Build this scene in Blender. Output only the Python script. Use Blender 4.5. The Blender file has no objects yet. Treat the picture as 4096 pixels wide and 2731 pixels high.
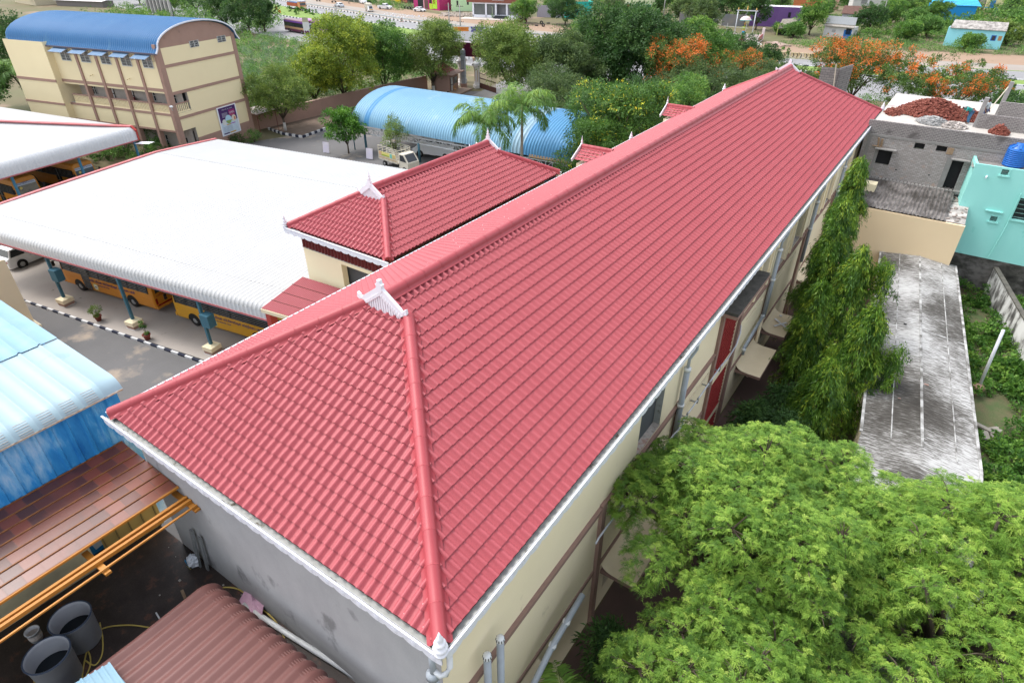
import bpy, math, random
import numpy as np
from mathutils import Vector, Matrix
R = math.radians
SC = bpy.context.scene
COL = SC.collection

# ---------------- camera, sky, sun, exposure ----------------
CF, CYAW, CPIT, CROL = 2507.77, -0.603005, 0.577469, -0.000764
CPOS = np.array([5.39907, -5.24487, 22.25910])
cam = bpy.data.cameras.new('camera'); camo = bpy.data.objects.new('camera', cam); COL.objects.link(camo)
cam.sensor_width = 36; cam.lens = CF/4096*36; cam.clip_start = .3; cam.clip_end = 3000
camo.location = CPOS
camo.rotation_euler = (math.pi/2-CPIT, 0, -CYAW)
SC.camera = camo
SUN_EL, SUN_AZ = 60, 262      # azimuth clockwise from +y
w = bpy.data.worlds.new('World'); SC.world = w; w.use_nodes = True
nt = w.node_tree; nt.nodes.clear()
sky = nt.nodes.new('ShaderNodeTexSky'); sky.sky_type = 'NISHITA'; sky.sun_disc = False
sky.sun_elevation = R(SUN_EL); sky.sun_rotation = R(SUN_AZ); sky.air_density = 1.0; sky.dust_density = 3.0; sky.ozone_density = 1.0
hs = nt.nodes.new('ShaderNodeHueSaturation'); hs.inputs['Saturation'].default_value = .35   # thin bright cloud
bg = nt.nodes.new('ShaderNodeBackground'); bg.inputs['Strength'].default_value = .15
wo = nt.nodes.new('ShaderNodeOutputWorld')
nt.links.new(sky.outputs[0], hs.inputs['Color']); nt.links.new(hs.outputs[0], bg.inputs[0]); nt.links.new(bg.outputs[0], wo.inputs[0])
sl = bpy.data.lights.new('sun', 'SUN'); sl.energy = .55; sl.angle = R(16); sl.color = (1, .965, .91)
so = bpy.data.objects.new('sun', sl); COL.objects.link(so)
sd = Vector((math.sin(R(SUN_AZ))*math.cos(R(SUN_EL)), math.cos(R(SUN_AZ))*math.cos(R(SUN_EL)), math.sin(R(SUN_EL))))
so.rotation_euler = sd.to_track_quat('Z', 'Y').to_euler(); so.location = (0, 0, 60)
SC.view_settings.view_transform = 'Standard'; SC.view_settings.look = 'None'
SC.view_settings.exposure = 1.52; SC.view_settings.gamma = 1
SC.cycles.max_bounces = 6; SC.cycles.transparent_max_bounces = 6; SC.cycles.use_denoising = True

# ---------------- survey: where a spot of the photo stands on a level of height z ----------------
_f = np.array([math.sin(CYAW)*math.cos(CPIT), math.cos(CYAW)*math.cos(CPIT), -math.sin(CPIT)])
_r0 = np.array([math.cos(CYAW), -math.sin(CYAW), 0]); _u0 = np.cross(_r0, _f)
_r = _r0*math.cos(CROL)+_u0*math.sin(CROL); _u = -_r0*math.sin(CROL)+_u0*math.cos(CROL)
def G(px, py, z=0.0):
    d = _f+_r*(px-2048)/CF-_u*(py-1365.5)/CF
    p = CPOS+d*((z-CPOS[2])/d[2])
    return Vector((p[0], p[1], z))
def Gs(pts, z=0.0): return [G(a, b, z) for a, b in pts]

# ---------------- materials ----------------
MATS = {}
def mat(name, col, rough=.7, col2=None, scale=3.0, amt=.5, metal=0.0, bump=0.0, bscale=20.0, stretch=(1,1,1), dirt=None, dscale=1.5, dthr=.55, spec=.35, world=False, fine=.0):
    """noise mottled paint: col / col2 mixed by a noise; dirt = a second colour in blotches"""
    if name in MATS: return MATS[name]
    m = bpy.data.materials.new(name); m.use_nodes = True; n = m.node_tree; b = n.nodes['Principled BSDF']
    b.inputs['Roughness'].default_value = rough; b.inputs['Metallic'].default_value = metal
    b.inputs['Specular IOR Level'].default_value = spec
    tc = n.nodes.new('ShaderNodeTexCoord'); mp = n.nodes.new('ShaderNodeMapping'); mp.inputs['Scale'].default_value = stretch
    if world:
        ge = n.nodes.new('ShaderNodeNewGeometry'); n.links.new(ge.outputs['Position'], mp.inputs[0])
    else: n.links.new(tc.outputs['Object'], mp.inputs[0])
    if col2 is None: col2 = tuple(c*.82 for c in col)
    def noise(s, det=4):
        q = n.nodes.new('ShaderNodeTexNoise'); q.inputs['Scale'].default_value = s; q.inputs['Detail'].default_value = det
        q.inputs['Roughness'].default_value = .6; n.links.new(mp.outputs[0], q.inputs['Vector']); return q
    def ramp(src, lo, hi):
        q = n.nodes.new('ShaderNodeMapRange'); q.inputs['From Min'].default_value = lo; q.inputs['From Max'].default_value = hi
        n.links.new(src, q.inputs['Value']); return q.outputs[0]
    def mix(fac, a, c):
        q = n.nodes.new('ShaderNodeMix'); q.data_type = 'RGBA'
        if isinstance(fac, float): q.inputs[0].default_value = fac
        else: n.links.new(fac, q.inputs[0])
        for i, v in ((6, a), (7, c)):
            if isinstance(v, tuple): q.inputs[i].default_value = (*v[:3], 1)
            else: n.links.new(v, q.inputs[i])
        return q.outputs[2]
    c = mix(ramp(noise(scale).outputs['Fac'], .5-amt*.5, .5+amt*.5), tuple(col), tuple(col2))
    if dirt: c = mix(ramp(noise(dscale, 8).outputs['Fac'], dthr, dthr+.09), c, tuple(dirt))
    if fine:
        g = noise(45, 2); c2 = mix(ramp(g.outputs['Fac'], .3, .7), (1-fine,)*3, (1+fine,)*3)
        q = n.nodes.new('ShaderNodeMix'); q.data_type = 'RGBA'; q.blend_type = 'MULTIPLY'; q.inputs[0].default_value = 1
        n.links.new(c, q.inputs[6]); n.links.new(c2, q.inputs[7]); c = q.outputs[2]
    n.links.new(c, b.inputs['Base Color'])
    if bump:
        bn = n.nodes.new('ShaderNodeBump'); bn.inputs['Strength'].default_value = bump; bn.inputs['Distance'].default_value = .03
        n.links.new(noise(bscale).outputs['Fac'], bn.inputs['Height']); n.links.new(bn.outputs[0], b.inputs['Normal'])
    MATS[name] = m; return m
def leafmat(name, cols, trans=.35, rough=.55):
    """leaf colours picked by a per-leaf random number kept on the mesh"""
    if name in MATS: return MATS[name]
    m = bpy.data.materials.new(name); m.use_nodes = True; n = m.node_tree; b = n.nodes['Principled BSDF']
    a = n.nodes.new('ShaderNodeAttribute'); a.attribute_name = 'tint'
    cr = n.nodes.new('ShaderNodeValToRGB'); e = cr.color_ramp.elements
    while len(e) < len(cols): e.new(.5)
    for i, (p, c) in enumerate(cols): e[i].position = p; e[i].color = (*c, 1)
    n.links.new(a.outputs['Fac'], cr.inputs[0]); n.links.new(cr.outputs[0], b.inputs['Base Color'])
    b.inputs['Roughness'].default_value = rough; b.inputs['Specular IOR Level'].default_value = .3
    t = n.nodes.new('ShaderNodeBsdfTranslucent'); mx = n.nodes.new('ShaderNodeMixShader'); mx.inputs[0].default_value = trans
    n.links.new(cr.outputs[0], t.inputs[0]); n.links.new(b.outputs[0], mx.inputs[1]); n.links.new(t.outputs[0], mx.inputs[2])
    n.links.new(mx.outputs[0], n.nodes['Material Output'].inputs[0])
    MATS[name] = m; return m
def brickmat(name, c1, c2, mortar, bw=.5, bh=.25, msize=.02, rough=.85, axis='xz', dirt=None, freq=2, offset=.5, bump=.3, dthr=.52, dsc=.8):
    if name in MATS: return MATS[name]
    m = bpy.data.materials.new(name); m.use_nodes = True; n = m.node_tree; b = n.nodes['Principled BSDF']
    b.inputs['Roughness'].default_value = rough
    tc = n.nodes.new('ShaderNodeTexCoord'); sp = n.nodes.new('ShaderNodeSeparateXYZ'); cb = n.nodes.new('ShaderNodeCombineXYZ')
    n.links.new(tc.outputs['Object'], sp.inputs[0])
    n.links.new(sp.outputs[axis[0].upper()], cb.inputs[0]); n.links.new(sp.outputs[axis[1].upper()], cb.inputs[1])
    t = n.nodes.new('ShaderNodeTexBrick'); t.inputs['Scale'].default_value = 1; t.inputs['Brick Width'].default_value = bw
    t.inputs['Row Height'].default_value = bh; t.inputs['Mortar Size'].default_value = msize; t.offset = offset; t.offset_frequency = freq
    t.inputs['Color1'].default_value = (*c1, 1); t.inputs['Color2'].default_value = (*c2, 1); t.inputs['Mortar'].default_value = (*mortar, 1)
    n.links.new(cb.outputs[0], t.inputs[0]); out = t.outputs[0]
    if dirt:
        q = n.nodes.new('ShaderNodeTexNoise'); q.inputs['Scale'].default_value = dsc; q.inputs['Detail'].default_value = 8; n.links.new(tc.outputs['Object'], q.inputs[0])
        r_ = n.nodes.new('ShaderNodeMapRange'); r_.inputs['From Min'].default_value = dthr; r_.inputs['From Max'].default_value = dthr+.12; n.links.new(q.outputs['Fac'], r_.inputs[0])
        x = n.nodes.new('ShaderNodeMix'); x.data_type = 'RGBA'; n.links.new(r_.outputs[0], x.inputs[0]); n.links.new(out, x.inputs[6]); x.inputs[7].default_value = (*dirt, 1); out = x.outputs[2]
    n.links.new(out, b.inputs['Base Color'])
    if bump:
        bn = n.nodes.new('ShaderNodeBump'); bn.inputs['Strength'].default_value = bump; bn.inputs['Distance'].default_value = .02; bn.invert = True
        n.links.new(t.outputs['Fac'], bn.inputs['Height']); n.links.new(bn.outputs[0], b.inputs['Normal'])
    MATS[name] = m; return m
def stainmat(name, stops, stretch, scale, wscale=None, detail=9, rough=.9, bump=.2):
    """streaky weathering: a stretched noise through a colour ramp"""
    if name in MATS: return MATS[name]
    m = bpy.data.materials.new(name); m.use_nodes = True; n = m.node_tree; b = n.nodes['Principled BSDF']; b.inputs['Roughness'].default_value = rough
    b.inputs['Specular IOR Level'].default_value = .2
    tc = n.nodes.new('ShaderNodeTexCoord'); mp = n.nodes.new('ShaderNodeMapping'); mp.inputs['Scale'].default_value = stretch; n.links.new(tc.outputs['Object'], mp.inputs[0])
    q = n.nodes.new('ShaderNodeTexNoise'); q.inputs['Scale'].default_value = scale; q.inputs['Detail'].default_value = detail; q.inputs['Roughness'].default_value = .68; n.links.new(mp.outputs[0], q.inputs[0])
    q2 = n.nodes.new('ShaderNodeTexNoise'); q2.inputs['Scale'].default_value = wscale or scale*.35; q2.inputs['Detail'].default_value = 3; n.links.new(tc.outputs['Object'], q2.inputs[0])
    ad = n.nodes.new('ShaderNodeMath'); ad.operation = 'ADD'; n.links.new(q.outputs['Fac'], ad.inputs[0]); n.links.new(q2.outputs['Fac'], ad.inputs[1])
    hf = n.nodes.new('ShaderNodeMath'); hf.operation = 'MULTIPLY'; hf.inputs[1].default_value = .5; n.links.new(ad.outputs[0], hf.inputs[0])
    cr = n.nodes.new('ShaderNodeValToRGB'); e = cr.color_ramp.elements
    while len(e) < len(stops): e.new(.5)
    for i, (p, c) in enumerate(stops): e[i].position = p; e[i].color = (*c, 1)
    n.links.new(hf.outputs[0], cr.inputs[0]); n.links.new(cr.outputs[0], b.inputs['Base Color'])
    if bump:
        bn = n.nodes.new('ShaderNodeBump'); bn.inputs['Strength'].default_value = bump; bn.inputs['Distance'].default_value = .02
        n.links.new(q.outputs['Fac'], bn.inputs['Height']); n.links.new(bn.outputs[0], b.inputs['Normal'])
    MATS[name] = m; return m

M_TILE = mat('red tile sheet', (.375,.078,.092), .5, (.345,.066,.079), .9, .6, spec=.35, fine=.05, dirt=(.40,.095,.108), dscale=.9, dthr=.66)
M_CAP = mat('red ridge cap', (.345,.052,.063), .48, (.315,.045,.055), 1.2, .6, spec=.4)
M_MAROON = mat('dark maroon soffit', (.13,.015,.015), .6)
M_WHITE = mat('white metal', (.78,.78,.82), .5, (.72,.72,.77), 2)
M_FASCIA = mat('white eave trim', (.74,.74,.80), .5, (.64,.65,.70), 5, dirt=(.48,.48,.47), dscale=3.5, dthr=.66)
M_GUTTER = mat('grey gutter channel', (.40,.41,.40), .6, (.28,.29,.26), 4, dirt=(.08,.07,.05), dscale=4, dthr=.6)
M_CREAM = mat('cream wall paint', (.84,.73,.52), .85, (.80,.69,.48), .8, .7, fine=.03, dirt=(.63,.54,.38), dscale=.9, dthr=.66)
M_CREAM2 = mat('pale cream paint', (.86,.76,.52), .85, (.82,.72,.48), .6, .7, fine=.03)
M_CHAJ = mat('cream sunshade paint', (.80,.68,.48), .85, (.74,.62,.43), 1.5, dirt=(.55,.45,.32), dscale=5, dthr=.72)
M_BROWN = mat('brown trim paint', (.29,.185,.15), .8, (.26,.165,.135), 2)
M_BROWN2 = mat('dusty brown paint', (.36,.225,.175), .85, (.32,.20,.155), 1, dirt=(.26,.17,.13), dscale=1, dthr=.62)
M_PLASTER = mat('grey cement plaster', (.42,.42,.42), .9, (.31,.31,.315), 1.2, .8, fine=.04, dirt=(.20,.20,.20), dscale=.8, dthr=.6, stretch=(1,1,.6), bump=.15)
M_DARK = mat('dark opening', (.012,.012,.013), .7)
M_GREYGLASS = mat('grey board', (.10,.11,.12), .6)
M_PVC = mat('grey plastic pipe', (.36,.40,.44), .35, (.30,.33,.36), 2)
M_WPVC = mat('white plastic pipe', (.68,.70,.71), .35)
M_STEEL = mat('teal painted steel', (.055,.16,.215), .5, (.045,.13,.18), 3)
M_METAL = mat('galvanised metal', (.45,.46,.46), .4, metal=.6)
M_REDJ = mat('red lattice paint', (.34,.035,.03), .6, (.22,.02,.02), 6)
M_BLACK = mat('black rubber', (.015,.015,.016), .6)
M_GLASS = mat('dark window glass', (.02,.025,.03), .12, (.035,.04,.045), 2, spec=.6)
M_WROOF = mat('white roof sheet', (.40,.405,.405), .6, (.37,.375,.375), .4, .5, spec=.4)
M_WSKIRT = mat('white roof sheet skirt', (.60,.61,.62), .45, (.54,.55,.56), 1.2, dirt=(.44,.38,.30), dscale=2.2, dthr=.71, stretch=(3,3,.4))
M_PINK = mat('faded red trim', (.46,.15,.16), .6, (.40,.10,.10), 1.5)
M_RTRIM = mat('bright red trim', (.42,.05,.04), .5)
M_ASPH = mat('campus asphalt', (.15,.146,.146), .9, (.11,.108,.108), .35, .8, fine=.12, dirt=(.30,.25,.20), dscale=.22, dthr=.565, world=True)
M_CONC = mat('concrete floor', (.42,.38,.34), .9, (.30,.27,.245), .3, .8, fine=.08, dirt=(.15,.135,.12), dscale=1.1, dthr=.64, world=True)
M_KW = mat('white kerb paint', (.70,.70,.70), .8, (.5,.5,.5), 4)
M_KB = mat('black kerb paint', (.025,.03,.055), .8)
M_WOOD = mat('weathered wood', (.35,.25,.16), .85, (.22,.15,.09), 6)

# ---------------- mesh helpers ----------------
class MB:
    def __init__(s): s.v = []; s.f = []; s.mi = []
    def add(s, vs, fs, m=0):
        o = len(s.v); s.v += [tuple(v) for v in vs]; s.f += [tuple(i+o for i in f) for f in fs]; s.mi += [m]*len(fs); return s
    def box(s, x0, x1, y0, y1, z0, z1, m=0):
        return s.add([(x0,y0,z0),(x1,y0,z0),(x1,y1,z0),(x0,y1,z0),(x0,y0,z1),(x1,y0,z1),(x1,y1,z1),(x0,y1,z1)],
                     [(0,3,2,1),(4,5,6,7),(0,1,5,4),(1,2,6,5),(2,3,7,6),(3,0,4,7)], m)
    def beam(s, a, b, w, h, m=0, up=(0,0,1)):
        a = Vector(a); b = Vector(b); d = (b-a).normalized(); upv = Vector(up)
        if abs(d.dot(upv)) > .98: upv = Vector((0,1,0))
        r = d.cross(upv).normalized(); u = r.cross(d).normalized(); vs = []
        for p in (a, b):
            for i, j in ((-1,-1),(1,-1),(1,1),(-1,1)): vs.append(p+r*(i*w/2)+u*(j*h/2))
        return s.add(vs, [(0,1,2,3),(7,6,5,4),(0,4,5,1),(1,5,6,2),(2,6,7,3),(3,7,4,0)], m)
    def quad(s, *p, m=0): return s.add(p, [tuple(range(len(p)))], m)
    def prism(s, pts, z0, z1, m=0):
        n = len(pts); vs = [(p[0],p[1],z0) for p in pts]+[(p[0],p[1],z1) for p in pts]
        fs = [tuple(range(n-1,-1,-1)), tuple(range(n,2*n))]+[(i,(i+1)%n,n+(i+1)%n,n+i) for i in range(n)]
        return s.add(vs, fs, m)
    def slab(s, pts, t, m=0):
        """closed plate: polygon pts (3d), thickened downward"""
        n = len(pts); vs = [tuple(p) for p in pts]+[(p[0],p[1],p[2]-t) for p in pts]
        fs = [tuple(range(n)), tuple(range(2*n-1,n-1,-1))]+[(n+i,n+(i+1)%n,(i+1)%n,i) for i in range(n)]
        return s.add(vs, fs, m)
    def tube(s, pts, r, n=8, m=0, cap=True):
        pts = [Vector(p) for p in pts]; rs = r if isinstance(r, (list,tuple)) else [r]*len(pts); vs = []; fs = []
        for i, p in enumerate(pts):
            d = (pts[min(i+1,len(pts)-1)]-pts[max(i-1,0)]).normalized(); a = Vector((0,0,1)) if abs(d.z) < .9 else Vector((1,0,0))
            x = d.cross(a).normalized(); y = d.cross(x)
            for k in range(n):
                t = 2*math.pi*k/n; vs.append(p+(x*math.cos(t)+y*math.sin(t))*rs[i])
        for i in range(len(pts)-1):
            for k in range(n): fs.append((i*n+k, i*n+(k+1)%n, (i+1)*n+(k+1)%n, (i+1)*n+k))
        if cap: fs += [tuple(range(n-1,-1,-1)), tuple(range(len(vs)-n, len(vs)))]
        return s.add(vs, fs, m)
    def lathe(s, prof, c=(0,0,0), n=16, m=0, axis='z', cap=True):
        vs = []; fs = []
        for r, z in prof:
            for k in range(n):
                t = 2*math.pi*k/n; a, b = r*math.cos(t), r*math.sin(t)
                p = (a,b,z) if axis == 'z' else ((a,z,b) if axis == 'y' else (z,a,b))
                vs.append((p[0]+c[0], p[1]+c[1], p[2]+c[2]))
        for i in range(len(prof)-1):
            for k in range(n): fs.append((i*n+k, i*n+(k+1)%n, (i+1)*n+(k+1)%n, (i+1)*n+k))
        if cap: fs += [tuple(range(n-1,-1,-1)), tuple(range(len(vs)-n, len(vs)))]
        return s.add(vs, fs, m)
    def ball(s, c, rx, ry=None, rz=None, n=10, k=6, m=0):
        ry = ry or rx; rz = rz or rx; vs = [(c[0],c[1],c[2]-rz)]; fs = []
        for i in range(1, k):
            a = math.pi*i/k
            for j in range(n):
                t = 2*math.pi*j/n; vs.append((c[0]+rx*math.sin(a)*math.cos(t), c[1]+ry*math.sin(a)*math.sin(t), c[2]-rz*math.cos(a)))
        vs.append((c[0],c[1],c[2]+rz)); L = len(vs)-1
        fs += [(0, 1+(j+1)%n, 1+j) for j in range(n)]
        for i in range(k-2):
            for j in range(n): fs.append((1+i*n+j, 1+i*n+(j+1)%n, 1+(i+1)*n+(j+1)%n, 1+(i+1)*n+j))
        fs += [(L, 1+(k-2)*n+j, 1+(k-2)*n+(j+1)%n) for j in range(n)]
        return s.add(vs, fs, m)
    def build(s, name, mats, parent=None, smooth=False, label=None):
        me = bpy.data.meshes.new(name); me.from_pydata(s.v, [], s.f)
        mats = mats if isinstance(mats, (list,tuple)) else [mats]
        for m in mats: me.materials.append(m)
        if len(mats) > 1: me.polygons.foreach_set('material_index', s.mi)
        if smooth: me.polygons.foreach_set('use_smooth', [True]*len(me.polygons))
        me.validate(); me.update()
        o = bpy.data.objects.new(name, me); COL.objects.link(o)
        if smooth == 'auto':
            me.polygons.foreach_set('use_smooth', [True]*len(me.polygons))
        if parent: o.parent = parent
        if label: o['label'] = label
        return o
def npmesh(name, V, F, mats, parent=None, tint=None, smooth=True, mi=None):
    me = bpy.data.meshes.new(name); nF = len(F); k = F.shape[1]
    me.vertices.add(len(V)); me.vertices.foreach_set('co', V.astype(np.float32).ravel())
    me.loops.add(nF*k); me.loops.foreach_set('vertex_index', F.astype(np.int32).ravel())
    me.polygons.add(nF); me.polygons.foreach_set('loop_start', np.arange(0, nF*k, k, dtype=np.int32))
    if smooth: me.polygons.foreach_set('use_smooth', np.ones(nF, dtype=bool))
    for m in (mats if isinstance(mats,(list,tuple)) else [mats]): me.materials.append(m)
    if mi is not None: me.polygons.foreach_set('material_index', mi.astype(np.int32))
    if tint is not None:
        a = me.attributes.new('tint', 'FLOAT', 'FACE'); a.data.foreach_set('value', tint.astype(np.float32))
    me.update(calc_edges=True)
    o = bpy.data.objects.new(name, me); COL.objects.link(o)
    if parent: o.parent = parent
    return o
def tag(o, label, cat, group=None, kind=None):
    o['label'] = label; o['category'] = cat
    if group: o['group'] = group
    if kind: o['kind'] = kind
    return o
def thing(name, label, cat, loc=(0,0,0), rz=0, group=None):
    o = bpy.data.objects.new(name, None); COL.objects.link(o); o.location = loc; o.rotation_euler = (0,0,rz)
    o.empty_display_size = .3
    return tag(o, label, cat, group)
def struct(o): o['kind'] = 'structure'; return o
def dup(root, loc, rz, label=None, scale=None):
    def cp(o, par):
        c = o.copy(); COL.objects.link(c); c.parent = par
        for ch in list(o.children): cp(ch, c)
        return c
    c = cp(root, root.parent); c.location = loc; c.rotation_euler = (0,0,rz)
    if scale: c.scale = scale
    if label: c['label'] = label
    return c
def text(s, size, material, parent, mtx, name='lettering', ext=.004, align='CENTER', width=None):
    cu = bpy.data.curves.new(name, 'FONT'); cu.body = s; cu.size = size; cu.align_x = align; cu.align_y = 'CENTER'; cu.extrude = ext
    o = bpy.data.objects.new(name, cu); COL.objects.link(o)
    dg = bpy.context.evaluated_depsgraph_get(); me = bpy.data.meshes.new_from_object(o.evaluated_get(dg))
    bpy.data.objects.remove(o); bpy.data.curves.remove(cu); me.name = name
    if width:
        xs = [v.co.x for v in me.vertices]; w_ = (max(xs)-min(xs)) or 1
        for v in me.vertices: v.co.x *= width/w_
    me.materials.clear(); me.materials.append(material)
    for p in me.polygons: p.material_index = 0
    o = bpy.data.objects.new(name, me); COL.objects.link(o); o.parent = parent; o.matrix_local = mtx
    return o
def face_mtx(loc, yaw, tilt=90):   # lettering standing upright, reading along yaw (radians)
    return Matrix.Translation(loc) @ Matrix.Rotation(yaw, 4, 'Z') @ Matrix.Rotation(R(tilt), 4, 'X')
# ---------------- ground and roads ----------------
def sheet(name, pts, z, m):
    mb = MB(); mb.quad(*[(p[0],p[1],z) for p in pts]); return struct(mb.build(name, m))
M_GROUND = mat('dry grassy earth', (.155,.11,.07), .95, (.09,.115,.04), .05, .5, fine=.15, dirt=(.23,.17,.115), dscale=.11, dthr=.56, world=True)
M_GRASS = mat('short grass', (.13,.21,.045), .95, (.19,.27,.06), .3, .6, fine=.25, world=True, dirt=(.20,.18,.09), dscale=.2, dthr=.66)
M_HWY = mat('highway asphalt', (.245,.24,.245), .85, (.20,.20,.205), .12, .7, fine=.06, world=True, stretch=(.35,1,1))
M_SRV = mat('dusty service road', (.29,.265,.24), .9, (.25,.21,.175), .15, .8, fine=.06, world=True, dirt=(.34,.26,.19), dscale=.1, dthr=.6)
M_DIRT = mat('reddish verge earth', (.31,.215,.15), .95, (.25,.17,.115), .3, .8, fine=.12, world=True, dirt=(.16,.15,.07), dscale=.3, dthr=.62)
sheet('ground', [(-900,-300),(900,-300),(900,1400),(-900,1400)], 0, M_GROUND)
def interp(pl, x):
    for a, b in zip(pl, pl[1:]):
        if a[0] <= x <= b[0]: t = (x-a[0])/(b[0]-a[0]); return a[1]+(b[1]-a[1])*t
    return pl[-1][1]
S_ = [(-420,155),(-300,132),(-200,112),(-131,104),(-75,101),(-30,108),(20,118),(150,150)]
N_ = [(-420,190),(-300,164),(-230,148),(-182,137.5),(-150,131.5),(-126,127.5),(-99,124),(-70,125),(-31,129.5),(0,136),(60,151),(150,175)]
F_ = [(-420,214),(-300,186),(-230,166),(-184,150),(-150,141.5),(-126,136),(-99,132.5),(-70,133),(-31,136.5),(0,142),(60,156),(150,181)]
B_ = [(-420,232),(-300,198),(-228,173),(-201,164),(-172,157.5),(-142,149.5),(-107,144.5),(-89,143.8),(-60,143.5),(-34,145.5),(-15,149),(30,161),(150,192)]
V_ = [(x, y+(11 if x < -120 else 9.5 if x < -60 else 8)) for x, y in B_]
D_ = [(x, y+(20 if x < -120 else 22)) for x, y in B_]
XS = list(range(-420, 151, 6))
def strip(name, lo, hi, z, m, off0=0, off1=0):
    mb = MB()
    for a, b in zip(XS, XS[1:]):
        mb.quad((a,interp(lo,a)+off0,z),(b,interp(lo,b)+off0,z),(b,interp(hi,b)+off1,z),(a,interp(hi,a)+off1,z))
    return struct(mb.build(name, m))
strip('highway_near_lanes', S_, N_, .012, M_HWY)
strip('highway_far_lanes', F_, B_, .012, M_HWY)
strip('service_road', B_, V_, .010, M_SRV, .4)
strip('roadside_verge', V_, D_, .006, M_DIRT)
mg = strip('median_grass', N_, F_, .16, M_GRASS, .3, -.3)
def lane_line(name, pl, off, wdt, dash=None, x0=-400, x1=140):
    mb = MB(); x = x0
    while x < x1:
        e = x+(dash[0] if dash else 6)
        mb.quad(*[(p[0],p[1],.018) for p in ((x,interp(pl,x)+off),(e,interp(pl,e)+off),(e,interp(pl,e)+off+wdt),(x,interp(pl,x)+off+wdt))])
        x = e+(dash[1] if dash else 0)
    return struct(mb.build(name, mat('road paint', (.55,.55,.52), .8)))
lane_line('road_marking', F_, .8, .18); lane_line('road_marking', B_, -.9, .18); lane_line('road_marking', N_, -.8, .18)
lane_line('road_marking', F_, 4.2, .16, (3,5)); lane_line('road_marking', S_, 1.2, .18); lane_line('road_marking', B_, 5, .14, (4,7), -160, -60)
def kerb(name, pts, seg, w_, h, ma=M_KW, mb_=M_KB, z=0, label=None):
    """painted kerb of alternate blocks along a polyline"""
    mb = MB(); i = 0
    pts = [Vector((p[0],p[1],0)) for p in pts]; acc = []
    for a, b in zip(pts, pts[1:]):
        n = max(1, round((b-a).length/seg))
        for k in range(n): acc.append((a+(b-a)*(k/n), a+(b-a)*((k+1)/n)))
    for i, (a, b) in enumerate(acc):
        mb.beam((a.x,a.y,z+h/2), (b.x,b.y,z+h/2), w_, h, i % 2)
    return struct(mb.build(name, [ma, mb_]))
kerb('median_kerb', [(x, interp(N_, x)+.1) for x in range(-320, 61, 4)], 1.0, .3, .3)
kerb('median_kerb', [(x, interp(F_, x)-.1) for x in range(-320, 61, 4)], 1.0, .3, .3)
M_KB2 = mat('faded black kerb', (.10,.095,.09), .9)
kerb('roadside_kerb', [(x, interp(B_, x)-.7) for x in range(-320, -39, 4)], 1.1, .3, .28, M_KW, M_KB2)
strip('kerb_grass', B_, B_, .05, M_GRASS, -.5, .1)
# crash barrier
t = thing('crash_barrier', 'long grey steel crash barrier between highway and dusty service road', 'crash barrier')
mb = MB(); xs = list(range(-400, -38, 6))
for a, b in zip(xs, xs[1:]):
    mb.beam((a,interp(B_,a)+.1,.68),(b,interp(B_,b)+.1,.68),.05,.32); mb.beam((a,interp(B_,a)+.07,.68),(b,interp(B_,b)+.07,.68),.06,.08,0)
mb.build('rail', mat('galvanised rail', (.48,.50,.50), .5, (.38,.40,.40), 1), t)
for a in range(-250, -40, 4):
    MB().box(a-.06,a+.06,interp(B_,a)+.13,interp(B_,a)+.28,0,.8).build('post', mat('dark post', (.10,.10,.10), .7), t)
# jersey barrier, painted
M_JER = stainmat('painted concrete barrier', [(.42,(.06,.05,.04)),(.47,(.40,.30,.15)),(.55,(.55,.47,.33)),(.62,(.30,.28,.25))], (1.4,1,.7), 1.1)
for i in range(12):
    a = -38+i*2.55; y0 = interp(B_, a); y1 = interp(B_, a+2.5); an = math.atan2(y1-y0, 2.5)
    t = thing('concrete_barrier', 'weathered chevron painted concrete road divider block', 'concrete barrier', (a,y0,0), an, 'concrete divider blocks along the far lanes')
    mb = MB(); mb.add([(0,-.35,0),(2.5,-.35,0),(2.5,-.12,1.15),(0,-.12,1.15),(0,.35,0),(2.5,.35,0),(2.5,.12,1.15),(0,.12,1.15)],
        [(0,1,2,3),(5,4,7,6),(3,2,6,7),(1,5,6,2),(4,0,3,7),(0,4,5,1)]); mb.build('block', M_JER, t)
    mb = MB()
    for k in range(3):
        x = .35+k*.75; mb.quad((x,-.352+.03,.12),(x+.2,-.352+.03,.12),(x+.45,-.245,.58),(x+.25,-.245,.58)); mb.quad((x+.25,-.235,.60),(x+.45,-.235,.60),(x+.2,-.155,1.05),(x,-.155,1.05))
    mb.build('chevron', mat('faded black chevron', (.04,.035,.03), .9), t)

# campus ground
campus = [(-66,46.5),(-70.5,63),(-68.5,78),(-58,86),(-45,92),(-15,80),(-14,56.5),(-12.8,55),(-12.8,-3),(-60,-6),(-66,15),(-72,30)]
sheet('campus_asphalt', campus, .004, M_ASPH)
sheet('gate_road', [G(1905,480),G(2100,470),(-38,88),G(1990,400),(-50,96),(-56,102),(-66,103),G(1860,395),G(1780,440)], .008, mat('gate road asphalt', (.22,.215,.21), .9, (.17,.165,.16), .3, fine=.1, world=True))
AX = Vector((.986,.163,0)); BX = Vector((-.163,.986,0))      # axes of the bus sheds
P0 = Vector((-35.75,9.94,0))
def sh(a, b, z=0): p = P0+AX*a+BX*b; return Vector((p.x,p.y,z))
sheet('shed_floor', [sh(-17.5,-.9),sh(22.5,-.9),sh(22.5,23.5),sh(-17.5,23.5)], .09, M_CONC)
k0 = G(150,1225); k1 = G(805,1450); dd = (k1-k0).normalized()
kerb('painted_kerb', [k0-dd*5, k1+dd*16], .62, .14, .14)
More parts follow.
